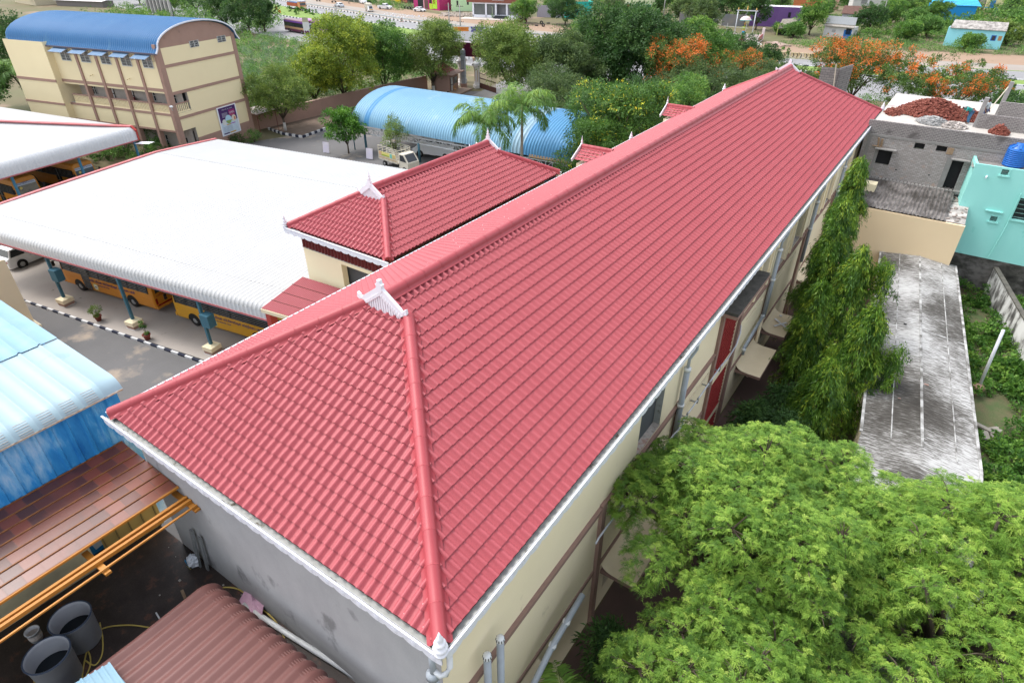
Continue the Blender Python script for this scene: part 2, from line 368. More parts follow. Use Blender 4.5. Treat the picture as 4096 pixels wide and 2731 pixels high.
# patch with low kerb by the compound wall
M_PATCH = mat('rough earth with gravel', (.17,.125,.095), .95, (.12,.085,.065), .8, .7, fine=.25, dirt=(.25,.22,.20), dscale=1.5, dthr=.63, world=True)
kp = [G(1075,520), G(1130,540), G(1210,553), G(1300,520), G(1408,484), (-63,63), (-64.5,72)]
sheet('earth_patch', kp+[(-69,76),(-70.5,63),(-71.5,48)], .05, M_PATCH)
kerb('painted_kerb', kp, .55, .2, .3)
kerb('painted_kerb', [G(1545,575), G(1600,590), G(1680,612), G(1740,625)], .8, .2, .3)
kerb('painted_kerb', [G(1775,375), G(1810,372)], .5, .2, .25)
kerb('painted_kerb', [G(2120,655,0),G(2230,690,0),G(2330,715,0)], .9, .22, .3)
# concrete strip right of the main building, plot and yard
sheet('back_lane', [(-.3,2),(4.5,2),(5.5,44),(-.3,44)], .004, mat('dark brick paving', (.13,.08,.07), .9, (.10,.07,.06), 1.2, fine=.15, world=True))
# ---------------- tiled roofs ----------------
TAN = 3.485/6.5
def tile_slope(p0, U, Vh, L, vmax, wp=.27, rp=.365, vtop=6.5, hw=.085, lift=.07, off=0):
    """pressed tile sheet on one slope: real waves along the eave, real steps up the slope"""
    per = 8; prof = []
    for k in range(per):
        t = k/per; prof.append(hw*math.sin(math.pi*t/.62) if t < .62 else .004*math.sin(math.pi*(t-.62)/.38))
    nu = int(round(L/wp))*per+1; u = np.linspace(0, L, nu); h = np.array([prof[(k+off) % per] for k in range(nu)])
    vm = np.minimum(np.array([vmax(x) for x in u]), vtop)
    cs = math.cos(math.atan(TAN)); sn = math.sin(math.atan(TAN)); rows = []
    rph = rp*cs; n = int(vtop/rph)+1; V = []; F = []; o = 0
    p0 = np.array(p0, float); U = np.array(U, float); Vh = np.array(Vh, float)
    def line(v, ext):
        vv = np.minimum(v, vm); hh = h+ext*(.4+.6*h/hw); hh = np.where(v > vm+1e-6, h*.6, hh)
        return p0+u[:,None]*U+(vv-hh*sn)[:,None]*Vh+np.stack([0*u, 0*u, vv*TAN+hh*cs], 1)
    for r in range(n):
        a, b = r*rph, min((r+1)*rph, vtop+.001)
        ok = np.maximum(vm[:-1], vm[1:]) > a+1e-4
        for l0, l1 in (((a,lift),(min(b+.09,vtop),-.008)), ((a+.085,-.004),(a+.01,lift-.016)), ((a+.01,lift-.016),(a,lift))):
            A = line(*l0); B = line(*l1); V += [A, B]; i = np.nonzero(ok)[0]
            F.append(np.stack([o+i, o+i+1, o+nu+i+1, o+nu+i], 1)); o += 2*nu
    return np.concatenate(V), np.concatenate(F)
def merge(parts):
    V = []; F = []; o = 0
    for v, f in parts: V.append(v); F.append(f+o); o += len(v)
    return np.concatenate(V), np.concatenate(F)
def cap_run(mb, a, b, r=.165, seg=.78, lip=.27):
    """rounded ridge cap in overlapping lengths with a flat flange on both sides"""
    a = Vector(a); b = Vector(b); d = b-a; n = max(1, round(d.length/seg)); d.normalize()
    side = d.cross(Vector((0,0,1))).normalized(); up = side.cross(d)
    ring = [(-lip,-.10),(-r-.01,-.05)]+[(-r*math.cos(math.pi*k/8), r*math.sin(math.pi*k/8)) for k in range(9)]+[(r+.01,-.05),(lip,-.10)]
    L = (b-a).length; m = len(ring)
    for i in range(n):
        s0, s1 = L*i/n, L*(i+1)/n+.03; vs = []
        for s, g in ((s0,1.0),(s0+.04,1.035),(s0+.06,1.0),(s1,.985)):
            for x, z in ring: vs.append(a+d*s+side*(x*(g if abs(x) < lip else 1))+up*(z*g if z > 0 else z))
        fs = [(j*m+k, j*m+k+1, (j+1)*m+k+1, (j+1)*m+k) for j in range(3) for k in range(m-1)]
        fs.append(tuple(range(m))); mb.add(vs, fs)
def finial(name, parent, loc, s=1.0):
    mb = MB(); p = [(.10,0),(.14,.02),(.14,.07),(.10,.09),(.13,.14),(.15,.20),(.13,.26),(.09,.29),(.11,.33),(.12,.37),(.09,.42),(.055,.46),(.075,.51),(.05,.57),(.03,.66),(.008,.74)]
    mb.lathe([(r*s*1.15, z*s) for r, z in p], loc, 14); return mb.build('finial', M_WHITE, parent, True)
def gablet(parent, c, half, h, yaw, base=.12, tail=True):
    """slatted white gable ornament with curled ends and a pointed top"""
    W = Matrix.Translation(c) @ Matrix.Rotation(yaw, 4, 'Z'); sub = MB()
    def put(mb, pts, t=.04):
        n = len(pts); vs = [W @ Vector((x, y, z)) for y in (-t, t) for x, z in pts]
        mb.add(vs, [tuple(range(n)), tuple(range(2*n-1,n-1,-1))]+[(i,(i+1)%n,n+(i+1)%n,n+i) for i in range(n)])
    fr = MB()
    for s in (-1, 1):
        pts = [(0,h),(0,h-.22),(s*half,base-.04),(s*(half+.12),base+.02),(s*(half+.14),base+.16),(s*(half+.06),base+.15),(s*(half+.02),base+.2)]
        put(fr, pts if s < 0 else pts[::-1], .05)
        put(fr, [(s*(half+.14),base+.02),(s*(half+.26),base+.10),(s*(half+.24),base+.26),(s*(half+.14),base+.2)][::-s], .045)
    put(fr, [(0,h-.28),(.12,h-.14),(.10,h-.02),(.13,h+.04),(.07,h+.07),(.05,h+.18),(-.05,h+.18),(-.07,h+.07),(-.13,h+.04),(-.10,h-.02),(-.12,h-.14)], .06)
    if tail:
        mb2 = MB(); mb2.lathe([(.06,0),(.09,.05),(.05,.12),(.07,.18),(.03,.28),(.006,.42)], W @ Vector((0,0,h+.14)), 10); fr.add(mb2.v, mb2.f)
    for k in range(9):      # bead scallops under the barge
        for s in (-1,1):
            x = s*half*(k+.7)/9.5; z = h-.25-(h-.22-base)*(abs(x)/half); fr.add(*_disc(W, x, z, .055))
    fr.build('barge_board', M_WHITE, parent)
    n = 15
    for k in range(n):
        x = -half*.93+2*half*.93*k/(n-1); z1 = h-.24-(h-.24-base)*abs(x)/half; wd = half*.048
        put(sub, [(x-wd,-.04),(x+wd,-.04),(x+wd,max(z1,.05)),(x-wd,max(z1,.05))], .018)
        put(sub, [(x-wd*.9,-.1),(x+wd*.9,-.1),(x+wd*.9,-.04),(x-wd*.9,-.04)], .016)
    sub.build('slat_panel', M_WHITE, parent)
    bk = MB(); vs = [W @ Vector(p) for p in ((-half*.95,.03,0),(half*.95,.03,0),(0,.03,h-.28))]; bk.add(vs, [(0,1,2)])
    vs = [W @ Vector(p) for p in ((-half*.95,.05,0),(half*.95,.05,0),(0,.05,h-.28))]; bk.add(vs, [(2,1,0)]); bk.build('backing', M_GUTTER, parent)
def _disc(W, x, z, r, n=8):
    vs = [W @ Vector((x+r*math.cos(6.283*k/n), y, z+r*math.sin(6.283*k/n))) for y in (-.06,.06) for k in range(n)]
    return vs, [tuple(range(n)), tuple(range(2*n-1,n-1,-1))]+[(i,(i+1)%n,n+(i+1)%n,n+i) for i in range(n)]
def valance(mb, a, b, out, drop=.27, sc=.52):
    """eave board with scalloped, scroll cut lower edge; out = outward unit vector"""
    a = Vector(a); b = Vector(b); d = (b-a); L = d.length; d.normalize(); out = Vector(out); n = max(1, int(L/sc)); sc = L/n; q = 8
    top = []; bot = []
    for i in range(n):
        for k in range(q):
            t = k/q; s = (i+t)*sc; z = -drop-.06*math.sin(math.pi*t)**.7 if k else -drop+.02
            top.append(a+d*s); bot.append(a+d*s+Vector((0,0,z)))
    top.append(b); bot.append(b+Vector((0,0,-drop)))
    for o_ in (0, .025):
        vs = [p+out*o_ for p in top]+[p+out*o_ for p in bot]; m = len(top)
        mb.add(vs, [(i,i+1,m+i+1,m+i) if o_ else (m+i,m+i+1,i+1,i) for i in range(m-1)])
    for i in range(n):     # raised scroll buttons
        c = a+d*(i+.5)*sc+out*.03+Vector((0,0,-drop*.85))
        for r, o_ in ((.09,.004),(.05,.009)):
            ring = [c+out*o_+d*(r*math.cos(6.283*k/10))+Vector((0,0,r*math.sin(6.283*k/10))) for k in range(10)]
            mb.add(ring+[p-out*.03 for p in ring], [tuple(range(10))]+[(k,10+k,10+(k+1)%10,(k+1)%10) for k in range(10)])
    mb.beam(a+out*.035+Vector((0,0,-.02)), b+out*.035+Vector((0,0,-.02)), .05, .05)
    return mb
def hip_roof(parent, x0, x1, y0, y1, ze, fascia=(1,1,1,1), dg=.85):
    Wd = x1-x0; L = y1-y0; hw = Wd/2; zr = ze+hw*TAN; xm = (x0+x1)/2
    hips = lambda tot: (lambda u: (hw if min(u, tot-u) > hw-dg else min(u, tot-u))); hp2 = lambda tot: (lambda u: min(u, tot-u))
    sl = [tile_slope((x1,y0,ze), (0,1,0), (-1,0,0), L, hips(L), vtop=hw),
          tile_slope((x0,y1,ze), (0,-1,0), (1,0,0), L, hips(L), vtop=hw),
          tile_slope((x0,y0,ze), (1,0,0), (0,1,0), Wd, hp2(Wd), vtop=hw-dg),
          tile_slope((x1,y1,ze), (-1,0,0), (0,-1,0), Wd, hp2(Wd), vtop=hw-dg)]
    V, F = merge(sl); roof = npmesh('roof', V, F, M_TILE, parent)
    under = MB(); z = ze-.05; zt = zr-.06
    under.add([(x0,y0,z),(x1,y0,z),(x1,y1,z),(x0,y1,z),(xm,y0+hw,zt),(xm,y1-hw,zt)], [(0,1,4),(1,2,5,4),(2,3,5),(3,0,4,5),(3,2,1,0)])
    under.build('soffit', M_MAROON, parent)
    mb = MB(); up = .075
    hq_ = hw-dg+.05
    for a, b in (((x0,y0),(x0+hq_,y0+hq_)), ((x1,y0),(x1-hq_,y0+hq_)), ((x0,y1),(x0+hq_,y1-hq_)), ((x1,y1),(x1-hq_,y1-hq_))):
        cap_run(mb, (a[0],a[1],ze+up), (b[0],b[1],ze+hq_*TAN+up)); mb.build('hip_cap', M_CAP, roof, True); mb = MB()
    cap_run(mb, (xm,y0+hw-dg,zr+up+.02), (xm,y1-hw+dg,zr+up+.02), .165); mb.build('ridge_cap', M_CAP, roof, True)
    g = .16; z = ze-.01
    sides = [((x0,y0),(x1,y0),(0,-1,0)), ((x1,y0),(x1,y1),(1,0,0)), ((x1,y1),(x0,y1),(0,1,0)), ((x0,y1),(x0,y0),(-1,0,0))]
    for k, (a, b, o) in enumerate(sides):
        if not fascia[k]: continue
        o = Vector(o); A = Vector((*a,0)); B = Vector((*b,0)); d = (B-A).normalized()
        gt = MB(); pa = A+o*(g/2-.02)-d*0; pb = B+o*(g/2-.02)
        gt.beam((pa.x,pa.y,z-.10), (pb.x,pb.y,z-.10), g, .05)
        gt.beam(((A+o*g).x,(A+o*g).y,z-.05), ((B+o*g).x,(B+o*g).y,z-.05), .02, .14); gt.build('gutter', M_GUTTER, parent)
        if fascia[k]:
            f = MB(); e = A+o*(g+.02)-d*.05; e2 = B+o*(g+.02)+d*(.20 if k == 0 else .05)
            if k == 0: e -= d*.1
            valance(f, (e.x,e.y,z+.03), (e2.x,e2.y,z+.03), o); f.build('fascia', M_FASCIA, parent)
    return roof, zr
def screws(parent, x0, x1, y0, y1, ze, seed=1):
    """white screw heads on the sheets"""
    rnd = random.Random(seed); mb = MB(); hw = (x1-x0)/2; cs = math.cos(math.atan(TAN)); n = 0
    def dot(x, y, z, r=.017):
        nonlocal n; n += 1
        mb.lathe([(r,0),(r,.018),(r*.5,.03)], (x,y,z), 6)
    for side in range(3):
        L = (y1-y0) if side < 2 else (x1-x0)
        for row in range(0, int(hw/(.365*cs))):
            v = (row+.18)*.365*cs
            st = 1.08 if row % 2 == 0 else 1.62
            k = v+.5+rnd.random()*.6
            while k < L-v-.3:
                uu = round(k/.27)*.27+.085
                z = ze+v*TAN+.085
                if rnd.random() < (.7 if row in (0,1) else .16):
                    if side == 0: dot(x1-v, y0+uu, z)
                    elif side == 1: dot(x0+v, y1-uu, z)
                    else: dot(x0+uu, y0+v, z)
                k += st+(.0 if row > 1 else -.5)
    o = mb.build('screw_heads', mat('white screw cap', (.8,.8,.78), .4), parent); o['kind'] = 'stuff'
# ---------------- main building ----------------
MBD = thing('school_building', 'long cream building under the large red tile sheet hip roof', 'building', (0,0,0))
X0, X1, Y0, Y1, ZE = -13.0, 0.0, 0.0, 55.8, 10.0
roof, ZR = hip_roof(MBD, X0, X1, Y0, Y1, ZE)
screws(MBD, X0, X1, Y0, Y1, ZE)
for y, yaw in ((5.6, 0), (50.2, math.pi)): gablet(MBD, Vector((-6.62,y,ZE+5.6*TAN+.03)), .72, .86, yaw, tail=False)
for x, y in ((0.12,-.12),(-13.1,56.0),(.1,55.95)): finial('finial', MBD, (x,y,ZE+.02), .95)
finial('finial', MBD, (-13.1,36.4,ZE+.02), .8)
# walls (one shell with openings left on the long right side)
def wall_holes(mb, x, y0, y1, z0, z1, holes, t=.25, m=0, mi=1):
    """wall on the plane x=const facing +x with rectangular openings and their reveals"""
    ys = sorted({y0, y1, *[h[0] for h in holes], *[h[1] for h in holes]}); zs = sorted({z0, z1, *[h[2] for h in holes], *[h[3] for h in holes]})
    for a, b in zip(ys, ys[1:]):
        for c, d in zip(zs, zs[1:]):
            if any(h[0] <= a+1e-6 and h[1] >= b-1e-6 and h[2] <= c+1e-6 and h[3] >= d-1e-6 for h in holes): continue
            mb.quad((x,a,c),(x,b,c),(x,b,d),(x,a,d), m=m)
    for h in holes:
        a, b, c, d = h[:4]; i = x-t
        mb.quad((x,a,c),(i,a,c),(i,b,c),(x,b,c), m=m); mb.quad((x,a,d),(x,b,d),(i,b,d),(i,a,d), m=m)
        mb.quad((x,a,c),(x,a,d),(i,a,d),(i,a,c), m=m); mb.quad((x,b,c),(i,b,c),(i,b,d),(x,b,d), m=m)
holes = []
topw = [(10.95,13.0),(25.0,26.8),(28.9,30.5),(32.0,34.3),(37.2,38.9),(40.6,42.3),(46.4,48.0),(49.2,50.8)]
for a, b in topw: holes.append((a,b,6.55,8.75))
lowc = [(2.2,4.6),(8.9,12.4),(15.4,18.6),(24.4,27.6),(29.2,32.0),(37,40),(45,48)]
for a, b in lowc: holes.append((a+.35,b-.35,.95,2.15))
slots = [(8.9,13.6),(15.6,18.8),(24.4,27.6),(29.4,34.5)]
for a, b in slots: holes.append((a,b,5.42,5.56))
jal = [(19.45,22.4,4.7,8.0),(19.45,22.4,1.55,4.1),(19.45,22.4,-.0,1.15)]
XW = -.35
mb = MB(); wall_holes(mb, XW, .3, 55.5, 0, 9.85, [h for h in holes]+[(19.45,22.4,4.7,8.0),(19.45,22.4,1.55,4.1),(19.45,22.4,.05,1.15)], .3)
mb.quad((XW,55.5,0),(-12.7,55.5,0),(-12.7,55.5,9.85),(XW,55.5,9.85)); mb.quad((-12.7,.3,0),(-12.7,.3,9.85),(-12.7,55.5,9.85),(-12.7,55.5,0))
mb.build('wall', M_CREAM, MBD)
MB().quad((-12.7,.3,0),(XW,.3,0),(XW,.3,9.85),(-12.7,.3,9.85)).build('end_wall', M_PLASTER, MBD, label='bare grey cement end wall')
mb = MB(); mb.box(-12.6,-.66,.45,55.4,0,9.8); mb.build('interior', M_DARK, MBD)
mb = MB(); mb.beam((XW+.05,.32,9.77),(XW+.05,55.5,9.77),.10,.16); mb.build('eave_beam', M_GUTTER, MBD)
MB().box(-12.2,-.5,.16,.30,9.3,9.72).build('eave_band', M_MAROON, MBD)
# brown bands and pilasters
mb = MB()
pil = [8.35,14.9,19.25,22.6,28.1,35.9,44.2,52.4]
for a, b in zip([.3]+pil, pil+[55.5]):
    if not 19 < a < 20: mb.box(XW,XW+.07,a+.17,b-.17,6.12,6.40); mb.box(XW,XW+.12,a+.17,b-.17,6.40,6.44)
for a, b in zip([.3]+pil, pil+[55.5]):
    if not 19 < a < 20: mb.box(XW,XW+.05,a+.17,b-.17,2.95,3.15)
mb.build('string_course', M_BROWN, MBD)
for y in pil:
    z1 = 6.5 if y not in (19.25, 22.6) else 8.75
    MB().box(XW,XW+.13,y-.15,y+.15,0,z1).build('pilaster', M_BROWN, MBD)
mb = MB().box(XW,XW+.3,.3,.62,9.0,9.8).build('bracket', M_CREAM, MBD)
# top floor piers between windows
for a, b in topw[1:]:
    for y in (a-.35, b+.12): MB().box(XW,XW+.1,y,y+.23,6.5,9.6).build('pier', M_CREAM, MBD)
for k, (a, b) in enumerate(topw):
    f = MB().box(XW-.28,XW-.25,a+.02,b-.02,6.57,8.73).build('window', M_GREYGLASS, MBD)
    s = MB(); s.box(XW-.27,XW+.02,a,b,6.551,6.60); s.build('sill', stainmat('rough sill', [(.4,(.30,.27,.24)),(.5,(.5,.45,.40)),(.6,(.38,.22,.17))], (3,3,3), 2), f)
    if k == 0:
        r_ = MB(); r_.quad((XW-.002,b-.004,6.6),(XW-.25,b-.004,6.6),(XW-.25,b-.004,8.72),(XW-.002,b-.004,8.72)); r_.build('reveal', M_GUTTER, f)
for a, b in lowc:
    f = MB().box(XW-.27,XW-.24,a+.36,b-.36,.96,2.14).build('window', M_GLASS, MBD)
    g = MB()
    for i in range(1, 8): y = a+.35+(b-a-.7)*i/8; g.beam((XW-.2,y,.96),(XW-.2,y,2.14),.02,.02)
    g.build('grille', M_METAL, f)
for a, b in slots: MB().box(XW-.28,XW-.26,a,b,5.42,5.56).build('slot_shade', M_DARK, MBD)
# red pierced panels
for a, b, c, d in ((19.45,22.4,4.7,8.0),(19.45,22.4,1.55,4.1),(19.45,22.4,.05,1.15)):
    p = MB(); n = int((b-a)/.21); m = int((d-c)/.21)
    for i in range(n+1): y = a+(b-a)*i/n; p.beam((XW-.08,y,c),(XW-.08,y,d),.03,.05)
    for j in range(m+1): z = c+(d-c)*j/m; p.beam((XW-.06,a,z),(XW-.06,b,z),.05,.045)
    for i in range(n):
        for j in range(m): y = a+(b-a)*(i+.5)/n; z = c+(d-c)*(j+.5)/m; p.beam((XW-.07,y-.1,z-.1),(XW-.07,y+.1,z+.1),.02,.03)
    o = p.build('lattice_panel', M_REDJ, MBD); q = MB(); q.box(XW-.16,XW-.14,a,b,c,d); q.build('backing', mat('deep red', (.17,.018,.016), .7), o)
    q = MB(); q.box(XW-.13,XW+.01,a,b,c,c+.02); q.build('ledge', M_REDJ, o)
# dark weathered slab over the lattice, sunshades
mb = MB(); mb.box(XW,XW+.75,18.7,23.4,8.75,8.88); mb.build('lintel_slab', mat('mossy black slab', (.035,.035,.033), .95, (.09,.085,.075), 3, fine=.3), MBD)
MB().box(XW,XW+.77,18.68,23.42,8.60,8.746).build('slab_edge', M_BROWN, MBD)
for a, b in lowc:
    c = MB(); n = 12; pr = []
    for k in range(n+1): t = k/n; pr.append((XW+1.35*t, 2.42+.30*(1-t)**7))
    vs = [(x,a,z) for x, z in pr]+[(x,b,z) for x, z in pr]; c.add(vs, [(i,n+1+i,n+2+i,i+1)[::-1] for i in range(n)])
    o = c.build('sunshade', M_CHAJ, MBD, True)
    e = MB(); e.box(XW,XW+1.37,a-.02,b+.02,2.26,2.41); e.build('sunshade_edge', M_BROWN, o)
mb = MB(); q = .9
for p, r_ in (((XW+.9,30.4,2.9),.5),): 
    mb.beam((XW+.55,30.0,2.52),(XW+1.05,30.9,2.49),.12,.03); mb.beam((XW+.35,30.9,2.53),(XW+1.3,30.2,2.49),.12,.03); mb.beam((XW+.5,31.4,2.53),(XW+.6,31.5,2.53),.15,.03)
tag(mb.build('trim_offcut', M_WHITE), 'pieces of white scalloped eave trim left crossed on a sunshade', 'offcut')
# rain pipes
def pipe(pts, r, m=M_PVC, name='downpipe', coll=()):
    mb = MB(); mb.tube(pts, r, 10); o = mb.build(name, m, MBD, True)
    for z in coll:
        p = z; c = MB(); c.lathe([(r*1.25,-.07),(r*1.25,.07)], p, 10); c.build('collar', M_WPVC, o, True)
    return o
for y, zb in ((14.7,0),(27.8,0),(36.3,0),(44.8,0),(52.5,0)):
    pipe([(XW+.35,y+.25,9.65),(XW+.35,y+.2,9.1),(XW+.2,y,8.7),(XW+.2,y-.02,8.2)], .06)
    pipe([(XW+.2,y-.02,8.3),(XW+.2,y-.05,4.2)], .115, coll=[(XW+.2,y-.02,8.25),(XW+.2,y-.04,6.5)])
    pipe([(XW+.15,y-.05,4.2),(XW+.15,y-.05,0)], .09, M_CHAJ)
pipe([(XW+.2,27.7,4.35),(XW+.22,24.4,3.9),(XW+.22,24.4,3.5)], .09, coll=[(XW+.2,27.5,4.33),(XW+.22,24.4,3.8)])
mb = MB()
pth = [(XW+.3,21.9,6.6),(XW+.45,21.4,6.5),(XW+.5,20.9,6.1),(XW+.42,20.2,5.7),(XW+.3,19.6,5.55),(XW+.3,17.3,5.5),(XW+.3,14.95,5.45),(XW+.42,14.7,5.6),(XW+.42,14.35,5.6),(XW+.3,14.1,5.42),(XW+.3,11.2,5.45),(XW+.3,7.7,5.6),(XW+.3,7.5,5.5)]
conduit = mb.tube(pth, .035, 8).build('conduit', mat('pale grey conduit', (.55,.58,.62), .4), MBD, True)
for y in (19.5,18.1,16.7,15.5,13,11.8,10.4,9.1): MB().box(XW,XW+.33,y-.04,y+.04,5.32,5.36).box(XW+.28,XW+.34,y-.05,y+.05,5.32,5.6).build('bracket', M_METAL, conduit)
# corner pipework at the near corner
cp = MB(); cp.tube([(-.18,-.10,9.85),(-.18,-.12,8.9)], .075, 10); cp.tube([(-.2,-.12,8.9),(-.2,-.12,4.4)], .13, 12); cp.lathe([(.15,-.05),(.15,.1),(.10,.16)], (-.2,-.12,8.85), 12)
cp.build('downpipe', M_PVC, MBD, True)
cp = MB(); cp.tube([(.10,.15,9.85),(.12,.10,9.2),(.08,0,9.02),(-.02,-.08,8.98),(-.16,-.1,9.1)], .07, 10); cp.build('downpipe', M_WPVC, MBD, True)
for x, y, zt in ((-.02,1.55,7.35),(.02,2.05,7.45)):
    cp = MB(); cp.tube([(x,y,0),(x,y,zt)], .10, 12); o = cp.build('vent_pipe', M_PVC, MBD, True)
    c = MB(); c.lathe([(.115,0),(.12,.02),(.10,.13),(.05,.17)], (x,y,zt), 12); c.build('vent_cowl', M_WPVC, o, True)
    c = MB()
    for k in range(10): a = 6.283*k/10; c.beam((x+.117*math.cos(a),y+.117*math.sin(a),zt+.03),(x+.105*math.cos(a),y+.105*math.sin(a),zt+.11),.02,.012,up=(math.cos(a),math.sin(a),0))
    c.build('vent_slot', M_DARK, o)
pipe([(.25,6.2,4.6),(.25,4.3,4.2),(.2,1.9,2.6),(.2,.8,1.6)], .10, coll=[(.25,5.2,4.39),(.25,4.4,4.22)])
# torn white flashing hanging on the end wall
MB().add([(-3.3,.27,9.3),(-.75,.27,9.25),(-.72,.26,8.72),(-1.2,.22,8.95),(-1.9,.2,8.9),(-2.5,.25,9.1)], [(0,5,4,3,2,1)]).build('torn_flashing', M_WHITE, MBD)
# two small porch gables on the left eave
def porch_gable(y, w=1.1, ln=.95, h=.6):
    tn = h/w; zz = ZE+.12; x0, x1 = X0-ln, X0+.75
    for s in (-1,1):
        V = []; n = int((x1-x0)/.27*6); rows = 5; mb = MB()
        for r_ in range(rows):
            for e in (0,1):
                f = (r_+e)/rows
                for i in range(n+1):
                    hh = .05*abs(math.sin(math.pi*i/6))+(.035 if e == 0 else 0); V.append((x0+(x1-x0)*i/n, y+s*w*(1-f), zz+h*f+hh))
        fs = []
        for r_ in range(rows):
            b = r_*2*(n+1)
            for i in range(n): q = (b+i,b+i+1,b+n+2+i,b+n+1+i); fs.append(q if s < 0 else q[::-1])
        mb.add(V, fs).build('porch_roof', M_TILE, MBD, True)
    c = MB(); cap_run(c, (x0,y,zz+h+.03), (x1+.45,y,zz+h+.03), .15, .4, .22); c.build('ridge_cap', M_CAP, MBD, True)
    g = MB()
    for s in (-1,1): g.beam((x0-.05,y,zz+h+.12),(x0-.05,y+s*(w+.15),zz+.02),.05,.2)
    g.lathe([(.06,0),(.09,.06),(.05,.14),(.07,.22),(.03,.36),(.006,.6)], (x0-.05,y,zz+h+.1), 10)
    g.add([(x0-.03,y-w,zz),(x0-.03,y+w,zz),(x0-.03,y,zz+h)], [(0,1,2)]); g.build('barge_board', M_WHITE, MBD)
gy = [G(2374,640,10).y, G(2711,466,10).y]
for y in gy: porch_gable(y)
for g_y in gy: MB().box(X0-.8,X0,g_y-.95,g_y+.95,0,9.9).build('stair_wall', M_CREAM, MBD)

# ---------------- wing with its own hip roof ----------------
WG = thing('wing_building', 'cream wing under a smaller red hip roof beside the white bus shed', 'building')
wx0, wx1, wy0, wy1, wz = -22.5, -15.1, 14.0, 30.0, 9.0
hip_roof(WG, wx0, wx1, wy0, wy1, wz, (1,0,1,1)); screws(WG, wx0, wx1, wy0, wy1, wz, 5)
gablet(WG, Vector((-18.8,wy0+2.8,wz+2.8*TAN+.03)), .72, .86, 0); gablet(WG, Vector((-18.8,wy1-2.8,wz+2.8*TAN+.03)), .72, .86, math.pi)
for x, y in ((wx0-.1,wy0-.1),(wx0-.1,wy1+.1)): finial('finial', WG, (x,y,wz+.02), .9)
mb = MB(); ax0, ax1 = wx0+.35, wx1-.3; yw = wy0+.45; o0, o1 = -19.2, -16.8
for a, b, c, d in ((ax0,o0,0,7.75),(o1,ax1,0,7.75),(o0,o1,0,5.1),(o0,o1,7.5,7.75)): mb.quad((a,yw,c),(b,yw,c),(b,yw,d),(a,yw,d))
mb.quad((ax0,yw,0),(ax0,yw,8.9),(ax0,wy1-.4,8.9),(ax0,wy1-.4,0)); mb.quad((ax1,yw,0),(ax1,wy1-.4,0),(ax1,wy1-.4,8.35),(ax1,yw,8.35)); mb.quad((ax0,wy1-.4,0),(ax0,wy1-.4,8.35),(ax1,wy1-.4,8.35),(ax1,wy1-.4,0))
for x in (o0,o1): mb.quad((x,yw,5.1),(x,yw,7.5),(x,yw+.35,7.5),(x,yw+.35,5.1))
mb.build('wall', M_CREAM2, WG)
MB().box(ax0,ax1,yw+.5,yw+.52,5.3,8.3).build('interior', mat('dim grey room', (.11,.11,.11), .8), WG)
MB().box(ax0,ax1,yw-.05,yw+.6,7.75,7.83).build('wall_cap', M_GUTTER, WG)
MB().box(ax0+.05,ax1-.05,yw-.02,yw+.02,7.84,8.86).build('eave_band', M_MAROON, WG)
mb = MB()
for k in range(27): mb.lathe([(.12,7.84),(.12,8.85)], (ax0+.2+k*.25,yw-.02,0), 8)
mb.build('corrugated_soffit', M_MAROON, WG)
MB().box(ax0-.06,o0+.0,yw-.07,yw,5.05,5.35).build('string_course', M_BROWN, WG); MB().box(o1,ax1,yw-.07,yw,5.05,5.35).build('string_course', M_BROWN, WG)
mb = MB(); rnd = random.Random(4)
for k in range(26): x = rnd.uniform(o0+.1,o1-.1); mb.beam((x,yw+.3,5.3+rnd.random()*.35),(x+rnd.uniform(-.4,.4),yw+.1,5.35+rnd.random()*.5),.12,.06)
tag(mb.build('timber_scrap', M_WOOD), 'heap of broken timber in the open bay of the wing', 'scrap')
# lean-to porch with red sheets at the foot of the wing
PR = thing('porch_roof', 'small red ribbed lean-to roof between the white shed and the wing', 'roof')
A = [Vector(v) for v in ((-22.6,11.35,5.15),(-17.0,12.2,5.15),(-17.0,14.3,6.15),(-22.0,13.9,6.15))]
mb = MB(); n = 44
for i in range(n):
    a = A[0].lerp(A[1], i/n); b = A[0].lerp(A[1], (i+1)/n); c = A[3].lerp(A[2], (i+1)/n); d = A[3].lerp(A[2], i/n); up = Vector((0,0,.04))
    m1 = a.lerp(b,.3); m2 = d.lerp(c,.3); n1 = a.lerp(b,.7); n2 = d.lerp(c,.7)
    mb.quad(a,m1+up,m2+up,d); mb.quad(m1+up,n1+up,n2+up,m2+up); mb.quad(n1+up,b,c,n2+up)
mb.build('roof', M_TILE, PR)
mb = MB()
for f in (.25,.5,.75): a = A[0].lerp(A[3],f); b = A[1].lerp(A[2],f); mb.beam(a+Vector((0,0,.045)),b+Vector((0,0,.045)),.03,.02)
mb.build('sheet_lap', M_MAROON, PR)
mb = MB(); mb.beam(A[0]-Vector((0,0,.12)),A[1]-Vector((0,0,.12)),.08,.22); mb.build('eave_board', M_CHAJ, PR)
for x, y in ((-22.2,11.6),(-17.2,12.4)): MB().box(x-.2,x+.2,y-.2,y+.2,0,4.95).build('post', M_RTRIM, PR)
